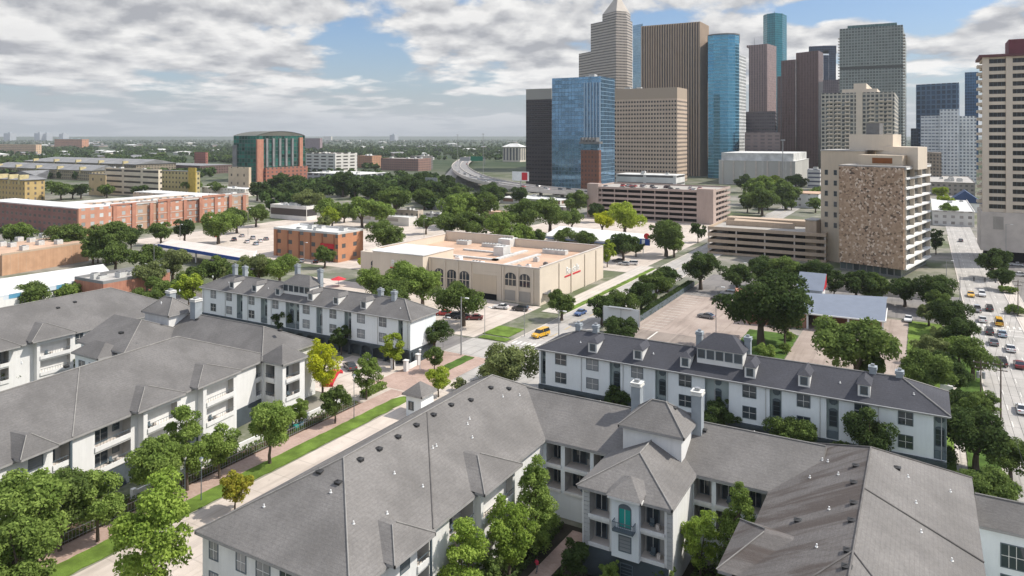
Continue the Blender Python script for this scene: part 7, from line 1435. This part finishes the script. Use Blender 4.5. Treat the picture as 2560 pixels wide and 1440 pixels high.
for px, py, hd_, kd, cl, lb, gp in [
 (1352, 842, 168, 'van', 'yellow', 'yellow taxi van turning at the junction before the charcoal roof', 'cars on the side street'), (1451, 787, 178, 'sedan', 'blue', 'blue car coming down the side street', 'cars on the side street'),
 (1108, 788, 118, 'sedan', 'red', 'bright red parked car under the oak, left of the black cars', PK), (1135, 795, 118, 'suv', 'black', 'black parked car between the two red cars', PK), (1158, 797, 118, 'sedan', 'charcoal', 'charcoal parked car beside the dark red one', PK), (1186, 799, 118, 'sedan', 'maroon', 'dark red parked car at the right of the short row', PK), (1252, 772, 100, 'sedan', 'white', 'white parked car against the supermarket wall', PK), (1301, 777, 100, 'suv', 'black', 'black pickup-like car parked by the supermarket corner', PK),
 (1766, 795, 80, 'sedan', 'grey', 'grey car parked alone in the large car park', LT_), (1797, 752, 80, 'sedan', 'charcoal', 'dark car parked left of the big oak', LT_), (1822, 738, 80, 'suv', 'silver', 'silver car half hidden behind the big oak', LT_), (2271, 803, 178, 'sedan', 'white', 'white car parked alone right of the blue-grey roofed hall', LT_),
 (2427, 741, 180, 'sedan', 'yellow', 'yellow cab at the avenue junction, left lane', AV), (2455, 740, 180, 'suv', 'white', 'white car stopped beside the yellow cab at the junction', AV), (2443, 778, 0, 'pickup', 'silver', 'silver pickup truck in the left avenue lane', AV), (2473, 776, 0, 'suv', 'black', 'black sport utility in the second row of the avenue', AV), (2456, 804, 0, 'sedan', 'white', 'white car behind the silver pickup truck', AV), (2497, 812, 0, 'van', 'yellow', 'yellow van in the middle of the avenue queue', AV), (2473, 834, 0, 'suv', 'charcoal', 'charcoal car half hidden by the pavement trees', AV), (2505, 840, 0, 'sedan', 'lightblue', 'light blue car behind the yellow van', AV), (2484, 861, 0, 'sedan', 'grey', 'grey car near the overhanging tree', AV), (2526, 877, 0, 'sedan', 'white', 'white car in the right lane of the avenue queue', AV), (2505, 912, 0, 'suv', 'black', 'black sport utility at the near end of the queue', AV), (2548, 918, 0, 'sedan', 'maroon', 'dark red car cut by the right picture edge', AV), (2556, 1030, 0, 'sedan', 'white', 'white car alone on the near avenue at the right edge', AV), (2402, 604, 0, 'sedan', 'grey', 'grey car far up the avenue by the tall beige tower', AV),
 (2528, 640, 90, 'suv', 'white', 'white car in the side lot below the tall tower podium', LT_), (2540, 665, 90, 'sedan', 'silver', 'silver car in the side lot right of the junction', LT_), (2545, 690, 90, 'sedan', 'white', 'white car nearest in the side lot right of the junction', LT_),
 (618, 607, 60, 'sedan', 'white', 'white parked car in the shop lot, left of the tan office', 'cars in the shop lot'), (632, 598, 60, 'suv', 'silver', 'silver parked car in the shop lot', 'cars in the shop lot'), (650, 605, 60, 'sedan', 'white', 'second white parked car in the shop lot', 'cars in the shop lot'), (665, 600, 60, 'sedan', 'grey', 'grey parked car nearest the tan office', 'cars in the shop lot'), (585, 602, 60, 'suv', 'charcoal', 'charcoal parked car at the left of the shop lot', 'cars in the shop lot'), (540, 592, 60, 'sedan', 'red', 'red parked car under the trees by the brick block', 'cars in the shop lot'), (605, 592, 60, 'sedan', 'silver', 'silver parked car in the rear row of the shop lot', 'cars in the shop lot'), (640, 612, 60, 'sedan', 'lightblue', 'pale blue parked car in the front row of the shop lot', 'cars in the shop lot'),
 (700, 628, 30, 'sedan', 'black', 'black car parked beside the tan office, far left', 'cars beside the tan office'), (722, 632, 30, 'suv', 'charcoal', 'charcoal car parked beside the tan office', 'cars beside the tan office'), (745, 637, 30, 'sedan', 'blue', 'blue car parked beside the tan office', 'cars beside the tan office'), (772, 640, 30, 'suv', 'black', 'black car parked before the tan office door', 'cars beside the tan office'), (755, 655, 40, 'sedan', 'silver', 'silver car in the lane before the tan office', 'cars beside the tan office'), (790, 657, 40, 'sedan', 'black', 'black car in the lane before the tan office', 'cars beside the tan office'),
 (1080, 558, 90, 'sedan', 'white', 'white car on the pale lot in the centre distance', LT_), (1560, 663, 100, 'sedan', 'silver', 'silver car parked behind the supermarket', LT_), (1545, 655, 100, 'sedan', 'charcoal', 'dark car parked behind the supermarket', LT_), (1580, 662, 100, 'suv', 'white', 'white car parked behind the supermarket', LT_),
 (875, 922, 60, 'sedan', 'charcoal', 'dark car tucked in the entry court beside the hedge', LT_)]:
    car(G(px, py), hd_, kd, cl, lb, gp)
r_ = random.Random(3)
for k in range(26):
    i = r_.randrange(3, len(FWP)-3); off = r_.choice([-8.8, -5.8, -2.8, 2.8, 5.8, 8.8]); p = FWP[i]+Nn[i]*off; d_ = FWP[i+1]-FWP[i]; cl = r_.choice(['white', 'silver', 'black', 'grey', 'white', 'red'])
    car((p[0]+r_.uniform(-3, 3)*d_.x/d_.length, p[1]+r_.uniform(-3, 3)*d_.y/d_.length), math.degrees(math.atan2(-d_.x, d_.y)), r_.choice(['sedan', 'suv', 'van']), cl, 'small %s vehicle on the elevated freeway' % cl, 'vehicles on the elevated freeway', 9.02)
for k in range(22):
    cl = r_.choice(['white', 'silver', 'black', 'grey', 'red', 'charcoal']); q = (r_.uniform(gpd[0]+8, gpd[2]-10), gpd[1]+3+r_.choice([0, 16]))
    car(q, 0, r_.choice(['sedan', 'suv']), cl, '%s car on the roof deck of the pinkish garage' % cl, 'cars on the pinkish garage roof', gpz+.03)
# ================================================================ street furniture
def pole(px, py, ytop, label, kind='lamp', r=.1, mat=None, head=1):
    q = G(px, py); z = zat(q[0], q[1], ytop); o = thing({'lamp': 'street_lamp', 'util': 'utility_pole', 'mast': 'light_mast', 'plain': 'lamp_post', 'sig': 'traffic_signal'}[kind], label, {'lamp': 'street lamp', 'util': 'utility pole', 'mast': 'light mast', 'plain': 'lamp post', 'sig': 'traffic signal'}[kind], (*q, 0))
    b = MB(); b.tube([(*q, 0), (*q, z)], [r, r*.65], 8); b.build('pole', [mat or m_pole], o)
    if kind == 'lamp':
        b = MB(); b.tube([(q[0], q[1], z-.3), (q[0]+.9, q[1]-.2, z), (q[0]+1.9, q[1]-.4, z)], .05, 6); b.build('arm', [m_pole], o); b = MB(); b.box(q[0]+1.4, q[1]-.6, z-.12, q[0]+2.3, q[1]-.25, z+.06); b.build('lamp_head', [m_white], o)
    if kind == 'plain':
        b = MB(); b.tube([(*q, z), (*q, z+.12)], .14, 8); b.tube([(q[0], q[1], z+.121), (q[0], q[1], z+.55)], [.17, .26], 8, 1); b.tube([(q[0], q[1], z+.551), (q[0], q[1], z+.7)], [.3, .06], 8); b.build('lantern', [mat or m_frame, m_ventw], o)
    if kind == 'util':
        for zz, w_ in ((z-.5, 1.3), (z-1.5, 1.0)): b = MB(); b.box(q[0]-w_, q[1]-.06, zz-.07, q[0]+w_, q[1]+.06, zz+.07); [b.tube([(q[0]+s*w_*.85, q[1], zz+.07), (q[0]+s*w_*.85, q[1], zz+.3)], .05, 6, 1) for s in (-1, 0.3, 1)]; b.build('crossarm', [m_wood, m_ventw], o)
        if head == 2: 
            for s in (-1, 1): b = MB(); b.tube([(q[0]+s*.45, q[1], z-3.4), (q[0]+s*.45, q[1], z-2.2)], .28, 10); b.build('transformer', [m_metal], o)
    if kind == 'mast':
        b = MB(); b.tube([(*q, z), (*q, z+.3)], 1.3, 12)
        for k in range(8): a = k*math.pi/4; b.box(q[0]+1.3*math.cos(a)-.35, q[1]+1.3*math.sin(a)-.35, z-.4, q[0]+1.3*math.cos(a)+.35, q[1]+1.3*math.sin(a)+.35, z-.02)
        b.build('lamp_ring', [m_metal], o)
    if kind == 'sig':
        b = MB(); b.tube([(q[0], q[1], z-.4), (q[0]+9.5, q[1], z-.1)], [.1, .06], 6); b.build('mast_arm', [m_pole], o)
        for k in (3.5, 6.2, 8.8): b = MB(); b.box(q[0]+k-.2, q[1]-.16, z-1.1, q[0]+k+.2, q[1]+.16, z+.1); [b.tube([(q[0]+k, q[1]-.2, z-.85+j*.35), (q[0]+k, q[1]-.17, z-.85+j*.35)], .11, 8, 1) for j in range(3)]; b.build('signal_head', [m_black, m_metal], o)
    return o
pole(462, 1245, 1150, 'dark lamp post on the brick walk, left of a pair', 'plain', .07, m_frame); pole(503, 1252, 1155, 'dark lamp post on the grass, right of a pair', 'plain', .07, m_frame)
pole(885, 1048, 945, 'thin dark lamp post on the long grass strip', 'plain', .07, m_frame); pole(1050, 925, 880, 'white lantern post by the gate pier near the left town houses', 'plain', .08, m_white)
pole(1153, 888, 742, 'tall grey lamp pole on the corner island below the oak', 'lamp', .17); pole(1212, 840, 765, 'thin brown lamp pole at the supermarket kerb', 'lamp', .09); pole(1311, 842, 770, 'brown post on the grass triangle by the black car', 'lamp', .09); pole(1397, 842, 775, 'grey lamp pole beside the yellow taxi', 'lamp', .16); pole(1108, 870, 790, 'thin post beside the dark corner oak', 'lamp', .07); pole(1099, 750, 720, 'lamp with white head among the supermarket oaks', 'lamp', .08)
pole(1790, 835, 715, 'thin red-brown lamp pole in the large car park', 'lamp', .1); pole(1850, 700, 655, 'grey lamp pole at the far side of the large car park', 'lamp', .1)
pole(1957, 520, 350, 'very tall freeway light mast before the dark red-brown tower', 'mast', .4); pole(1208, 440, 335, 'light mast on the horizon left of the towers', 'mast', .4); pole(1144, 420, 337, 'farther light mast on the horizon above the freeway curve', 'mast', .35)
pole(2502, 1050, 905, 'dark timber utility pole on the avenue kerb', 'util', .15, m_wood); pole(2452, 1010, 900, 'utility pole with two grey transformers at the right pavement', 'util', .14, m_wood, 2); pole(2545, 790, 700, 'timber utility pole on the right pavement', 'util', .14, m_wood)
pole(2400, 760, 690, 'traffic signal with long mast arm over the avenue', 'sig', .13); pole(2366, 690, 650, 'slim post at the avenue corner below the white balconies', 'lamp', .1); pole(2515, 660, 560, 'tall lamp pole before the beige tower podium', 'lamp', .12)
pole(240, 655, 590, 'lamp pole right of the tan brick wall', 'lamp', .1); pole(385, 690, 610, 'pole with white lamps left of the fuel canopy', 'lamp', .1); pole(450, 620, 560, 'lamp pole before the right brick bays', 'lamp', .1); pole(355, 545, 475, 'tall thin pole over the brick block roof', 'lamp', .15); pole(620, 590, 520, 'lamp pole at the right end of the brick block', 'lamp', .1); pole(1060, 600, 545, 'lamp pole on the pale lot behind the supermarket', 'lamp', .1); pole(760, 660, 605, 'lamp pole before the tan brick office', 'lamp', .1)
t = thing('overhead_wire', 'thin dark overhead wires strung between the utility poles along the avenue', 'wire', (10.4, 150, 0)); b = MB()
U = [(G(2502, 1050), 905), (G(2545, 790), 700)]
for dx in (-1.1, 0, 1.1):
    (p0, y0), (p1, y1) = U; z0, z1 = zat(*p0, y0), zat(*p1, y1); b.tube([(p0[0]+dx+(p1[0]-p0[0])*k/10, p0[1]+(p1[1]-p0[1])*k/10, z0+(z1-z0)*k/10-.2-2.4*(k/10)*(1-k/10)) for k in range(11)], .025, 4)
    b.tube([(p0[0]+dx, p0[1]-60*k/8, z0-.2-2.4*(k/8)*(1-k/8)) for k in range(9)], .025, 4)
b.build('cable', [m_black], t)['kind'] = 'stuff'
# billboards and pole signs
def board(px, py, x0, x1, y0, y1, label, face, back, pm=None, name='billboard', cat='billboard', tilt=0.0):
    q = G(px, py); Y = depth(*q); zt, zb_ = zat(*q, y0), zat(*q, y1); w_ = (x1-x0)*Y/F/CA; o = thing(name, label, cat, (*q, 0)); cxx = (x0+x1)/2; c = GY(cxx, Y)
    b = MB(); b.tube([(*q, 0), (q[0], q[1], zb_+.3)], max(.12, w_*.03), 8); b.build('post', [pm or m_metal], o)
    b = MB(); b.bar((c[0]-w_/2, c[1]), (c[0]+w_/2, c[1]), zb_, zt, .5, 0, 0); b.box(c[0]-w_/2, c[1]-.29, zb_, c[0]+w_/2, c[1]-.255, zt, 1); b.build('panel', [back, face], o); return o, c, w_, zb_, zt
o, c, w_, zb_, zt = board(1553, 832, 1512, 1595, 770, 812, 'back of a white two panel billboard above the charcoal roof', M('board_white', (.60, .62, .62), .6, .05, .4), m_metal)
b = MB(); [b.box(c[0]-w_/2+i*w_/6-.04, c[1]-.4, zb_, c[0]-w_/2+i*w_/6+.04, c[1]-.3, zt) for i in (0, 3, 6)]; b.box(c[0]-w_*.35, c[1]-.9, zt, c[0]+w_*.3, c[1]+.4, zt+.12); b.build('catwalk', [m_metal], o)
o, c, w_, zb_, zt = board(1302, 500, 1281, 1322, 429, 452, 'billboard with an orange-red square on a pole beside the freeway', m_white, m_metal); b = MB(); b.box(c[0]+w_*.08, c[1]-.42, zb_+.6, c[0]+w_*.42, c[1]-.3, zt-.6); b.build('poster', [m_red], o)
board(1342, 462, 1318, 1368, 405, 424, 'dark billboard on a single pole before the near-black office slab', m_acd, m_acd)
o, c, w_, zb_, zt = board(1152, 580, 1145, 1163, 537, 549, 'white and green topped sign on a post among the trees', m_white, m_white, m_white, 'pole_sign', 'sign'); b = MB(); b.box(c[0]-w_*.2, c[1]-.42, zb_+.2, c[0]+w_*.25, c[1]-.3, zt-.15); b.build('panel_mark', [MFLAT('sign_lime', (.25, .42, .05), .5)], o)
o, c, w_, zb_, zt = board(1241, 585, 1232, 1254, 564, 578, 'blue and white pole sign behind the supermarket parapet', m_white, m_white, m_white, 'pole_sign', 'sign'); b = MB(); b.box(c[0]-w_*.1, c[1]-.42, zb_+.2, c[0]+w_*.35, c[1]-.3, zt-.15); b.build('panel_mark', [m_blue], o)
o, c, w_, zb_, zt = board(1608, 640, 1595, 1623, 597, 613, 'blue fuel sign with a white centre and red disc on top', m_blue, m_blue, m_white, 'pole_sign', 'sign'); b = MB(); b.box(c[0]-w_*.12, c[1]-.42, zb_+.3, c[0]+w_*.12, c[1]-.3, zt-.3); b.build('panel_mark', [m_white], o); b = MB(); b.tube([(c[0]+w_*.25, c[1]-.3, zt+1.2), (c[0]+w_*.25, c[1]+.2, zt+1.2)], 1.2, 16); b.build('disc', [m_red], o)
board(1073, 500, 1062, 1094, 444, 467, 'plain grey back of a billboard on a pole left of the freeway', m_metal, m_metal)
o, c, w_, zb_, zt = board(2366, 1010, 2354, 2378, 963, 984, 'small white notice board behind the right end of the charcoal roof', m_white, m_white, m_white, 'notice_board', 'sign'); b = MB(); b.box(c[0]-w_*.5, c[1]-.42, zb_, c[0]+w_*.5, c[1]-.3, zb_+.3); b.build('panel_mark', [m_red], o)
# fences, walls, hedges near the lane
t = thing('iron_fence', 'long low iron fence with rails along the brick walk', 'fence', (-91.4, 65, 0)); b = MB()
for z in (.25, 1.25): b.box(-91.45, 30, z, -91.39, 102, z+.06)
for k in range(int(72/.45)): b.box(-91.44, 30+k*.45, .05, -91.40, 30.04+k*.45, 1.4)
b.build('rails', [m_metal], t)
for y0, y1, nm in ((60, 72, 'nearest'), (74, 84, 'middle'), (88, 101, 'farthest')):
    t = thing('garden_wall', 'low white garden wall in the planting bed, %s of three' % nm, 'wall', (-94.2, (y0+y1)/2, 0)); b = MB(); b.bar((-94.2, y0), (-94.2, y1), 0, 1.3, .25); [b.box(-94.5, y-.3, 0, -93.9, y+.3, 1.6) for y in (y0, y1)]; b.build('wall', [m_stucco], t)
t = thing('gate_wall', 'white gate wall with capped piers at the entry court corner', 'wall', (*G(1035, 912), 0)); a, c = G(1015, 928), G(1045, 912); b = MB(); b.bar(a, c, 0, 1.2, .25); b.build('wall', [m_stucco], t)
for q in (a, c): b = MB(); b.box(q[0]-.4, q[1]-.4, 0, q[0]+.4, q[1]+.4, 2.2); b.box(q[0]-.5, q[1]-.5, 2.21, q[0]+.5, q[1]+.5, 2.4); b.build('pier', [m_stucco], t)
t = thing('gate_pier', 'small white gate pier left of the gate wall', 'pier', (*G(982, 922), 0)); q = G(982, 922); b = MB(); b.box(q[0]-.35, q[1]-.35, 0, q[0]+.35, q[1]+.35, 2.0); b.box(q[0]-.45, q[1]-.45, 2.01, q[0]+.45, q[1]+.45, 2.2); b.build('post', [m_stucco], t)
for (x0, y0, x1, y1, lb) in ((925, 985, 958, 968, 'clipped green hedge at the far end of the grass strip'), (905, 995, 920, 988, 'small dark clipped hedge beside the entry drive')):
    a, c = G(x0, y0), G(x1, y1); o = thing('hedge', lb, 'hedge', (*a, 0)); leaf_obj('hedge_foliage', leaf_box(-.6, 0, .7, max(2, abs(c[1]-a[1])), 1.1, 900, .13, x0), LEAF['fresh'], o)
# red curved slide-like object
t = thing('red_canopy', 'bright red curved object rising beside the vivid yellow-green tree in the entry court', 'canopy', (*G(832, 962), 0)); a, c = Vector((*G(820, 968), .4)), Vector((*G(846, 952), .6)); b = MB(); pts = []
for k in range(15): f_ = k/14; z = .5+2.6*(f_**.6)-(.0 if f_ < .75 else (f_-.75)*4.5); pts.append((a.x+(c.x-a.x)*f_, a.y+(c.y-a.y)*f_, z))
for p, q in zip(pts[:-1], pts[1:]): b.face([(p[0]-.8, p[1]-.5, p[2]), (q[0]-.8, q[1]-.5, q[2]), (q[0]+.8, q[1]+.5, q[2]), (p[0]+.8, p[1]+.5, p[2])]); b.face([(p[0]-.8, p[1]-.5, p[2]-.5), (p[0]+.8, p[1]+.5, p[2]-.5), (q[0]+.8, q[1]+.5, q[2]-.5), (q[0]-.8, q[1]-.5, q[2]-.5)]); b.face([(p[0]+.8, p[1]+.5, p[2]-.5), (p[0]+.8, p[1]+.5, p[2]), (q[0]+.8, q[1]+.5, q[2]), (q[0]+.8, q[1]+.5, q[2]-.5)]); b.face([(p[0]-.8, p[1]-.5, p[2]), (p[0]-.8, p[1]-.5, p[2]-.5), (q[0]-.8, q[1]-.5, q[2]-.5), (q[0]-.8, q[1]-.5, q[2])])
b.build('red_shell', [m_red], t)
t = thing('red_umbrella', 'red shade canopy on a post behind the left town houses', 'umbrella', (*G(846, 716), 0)); q = G(846, 716); b = MB(); b.tube([(*q, 0), (*q, 3.2)], .06, 6); b.build('post', [m_pole], t); b = MB()
for k in range(8): a0, a1 = k*math.pi/4, (k+1)*math.pi/4; b.face([(q[0]+2.6*math.cos(a0), q[1]+2.6*math.sin(a0), 2.4), (q[0]+2.6*math.cos(a1), q[1]+2.6*math.sin(a1), 2.4), (q[0], q[1], 3.4)])
b.build('canopy', [m_red], t)
for px, py, lb, cm in ((740, 1078, 'teal wheeled bin under the slim tree', m_teal), (752, 1072, 'blue-grey wheeled bin beside the teal one', MFLAT('bin_blue', (.12, .22, .27), .6))):
    q = G(px, py); t = thing('waste_bin', lb, 'bin', (*q, 0)); b = MB(); b.prism(rect(q[0]-.35, q[1]-.35, q[0]+.35, q[1]+.35), .1, 1.1); b.build('bin_body', [cm], t); b = MB(); b.hip(q[0]-.4, q[1]-.42, q[0]+.4, q[1]+.42, 1.11, 1.25, 0); b.build('lid', [cm], t)
for px, py in ((225, 1400),): q = G(px, py); b = MB(); b.box(q[0]-.9, q[1]-.4, .03, q[0]+.9, q[1]+.4, .09); o = b.build('drain_grate', [m_acd]); tag(o, 'dark storm drain slot at the edge of the lane', 'drain')
# ---------------------------------------------------------------- person on the courtyard path
m_skin = MFLAT('skin', (.36, .20, .14), .6); m_shirt = M('shirt_red', (.50, .04, .08), .8, .1, 4.0); m_trou = M('trousers', (.12, .12, .13), .9, .1, 4.0); m_hair = MFLAT('hair', (.04, .03, .025), .7)
def skinned(name, verts, edges, radii, mat, parent):
    me = bpy.data.meshes.new(name); me.from_pydata(verts, edges, []); o = bpy.data.objects.new(name, me); COL.objects.link(o); o.parent = parent
    sm = o.modifiers.new('skin', 'SKIN'); sv = me.skin_vertices[0].data if me.skin_vertices else None
    if sv is None: return o
    for v, r in zip(sv, radii): v.radius = (r, r)
    sv[0].use_root = True; o.modifiers.new('sub', 'SUBSURF').levels = 1; o.modifiers['sub'].render_levels = 2; me.materials.append(mat); return o
pq = G(1342, 1434); pe = thing('person', 'person in a red top and grey trousers walking on the dark courtyard path', 'person', (*pq, .07))
def person_mesh(name, mat, sel):
    J = {'pel': (0, 0, .92, .125), 'wai': (0, .01, 1.08, .12), 'che': (0, .02, 1.30, .15), 'nek': (0, .03, 1.46, .06), 'hed': (0, .05, 1.58, .095), 'top': (0, .05, 1.68, .075), 'shl': (-.19, .02, 1.40, .06), 'ell': (-.25, -.05, 1.13, .045), 'wrl': (-.24, .08, .92, .035), 'hal': (-.235, .12, .84, .03), 'shr': (.19, .02, 1.40, .06), 'elr': (.25, .0, 1.13, .045), 'wrr': (.24, .16, .95, .035), 'har': (.235, .21, .88, .03), 'hil': (-.1, 0, .86, .09), 'knl': (-.11, .14, .48, .06), 'anl': (-.11, .04, .09, .042), 'tol': (-.11, .2, .04, .035), 'hir': (.1, 0, .86, .09), 'knr': (.11, -.04, .48, .06), 'anr': (.11, -.28, .12, .042), 'tor': (.11, -.14, .04, .035)}
    E = [('pel', 'wai'), ('wai', 'che'), ('che', 'nek'), ('nek', 'hed'), ('hed', 'top'), ('che', 'shl'), ('shl', 'ell'), ('ell', 'wrl'), ('wrl', 'hal'), ('che', 'shr'), ('shr', 'elr'), ('elr', 'wrr'), ('wrr', 'har'), ('pel', 'hil'), ('hil', 'knl'), ('knl', 'anl'), ('anl', 'tol'), ('pel', 'hir'), ('hir', 'knr'), ('knr', 'anr'), ('anr', 'tor')]
    b = MB(); names = list(J)
    for a, c in E:
        p, q = J[a], J[c]; n_ = 5; pts = [tuple(p[i]+(q[i]-p[i])*k/n_ for i in range(3)) for k in range(n_+1)]; rr = [p[3]+(q[3]-p[3])*k/n_ for k in range(n_+1)]; b.tube(pts, rr, 10, 0)
    for s, w_ in (('hal', -1), ('har', 1)):
        h = J[s]
        for k in range(4): b.tube([(h[0]+(k-1.5)*.017, h[1]+.01, h[2]), (h[0]+(k-1.5)*.019, h[1]+.035, h[2]-.05), (h[0]+(k-1.5)*.018, h[1]+.05, h[2]-.085+.008*abs(k-1))], [.011, .010, .008], 5)
        b.tube([(h[0]-w_*.03, h[1]+.01, h[2]+.02), (h[0]-w_*.05, h[1]+.04, h[2]-.03)], [.012, .009], 5)
    b.tube([(0, .14, 1.575), (0, .17, 1.56)], [.02, .012], 6)
    me = b.mesh(name, [m_skin, m_shirt, m_trou]); 
    for p in me.polygons:
        z = p.center.z; x = abs(p.center.x); p.use_smooth = True
        p.material_index = 2 if (z < .95 and x < .2) else (1 if (z < 1.47 and (x < .22 or z > 1.1)) else 0)
    o = bpy.data.objects.new(name, me); COL.objects.link(o); o.parent = pe; return o
pb = person_mesh('body', None, None); rm = pb.modifiers.new('remesh', 'REMESH'); rm.mode = 'VOXEL'; rm.voxel_size = .02; rm.use_smooth_shade = True
pb.modifiers.remove(rm)
hb_ = MB(); 
for i in range(6):
    for j in range(12):
        f = lambda a, b_: (.105*math.cos(a)*math.cos(b_), .03+.115*math.cos(a)*math.sin(b_), 1.60+.12*math.sin(a)); a0, a1 = R(i*15), R((i+1)*15); b0, b1 = R(j*30), R((j+1)*30); hb_.face([f(a0, b0), f(a0, b1), f(a1, b1), f(a1, b0)])
o = hb_.build('hair', [m_hair], pe, True, world=False); pe.rotation_euler = (0, 0, R(-20))
# ================================================================ air
hz_ = MB(); hz_.box(-9000, -9000, -1.2, 9000, 9000, 330); o = hz_.build('haze', []); o['kind'] = 'stuff'; o['label'] = 'thin summer haze over the city'; o['category'] = 'haze'
mt = bpy.data.materials.new('haze_air'); mt.use_nodes = True; nt = mt.node_tree; nt.nodes.clear(); ou = nt.nodes.new('ShaderNodeOutputMaterial'); pv = nt.nodes.new('ShaderNodeVolumePrincipled'); pv.inputs['Color'].default_value = (.86, .90, .95, 1); pv.inputs['Density'].default_value = 6.5e-5; pv.inputs['Anisotropy'].default_value = .2; nt.links.new(pv.outputs[0], ou.inputs['Volume']); o.data.materials.append(mt)
scene.cycles.volume_bounces = 0; scene.cycles.max_bounces = 6
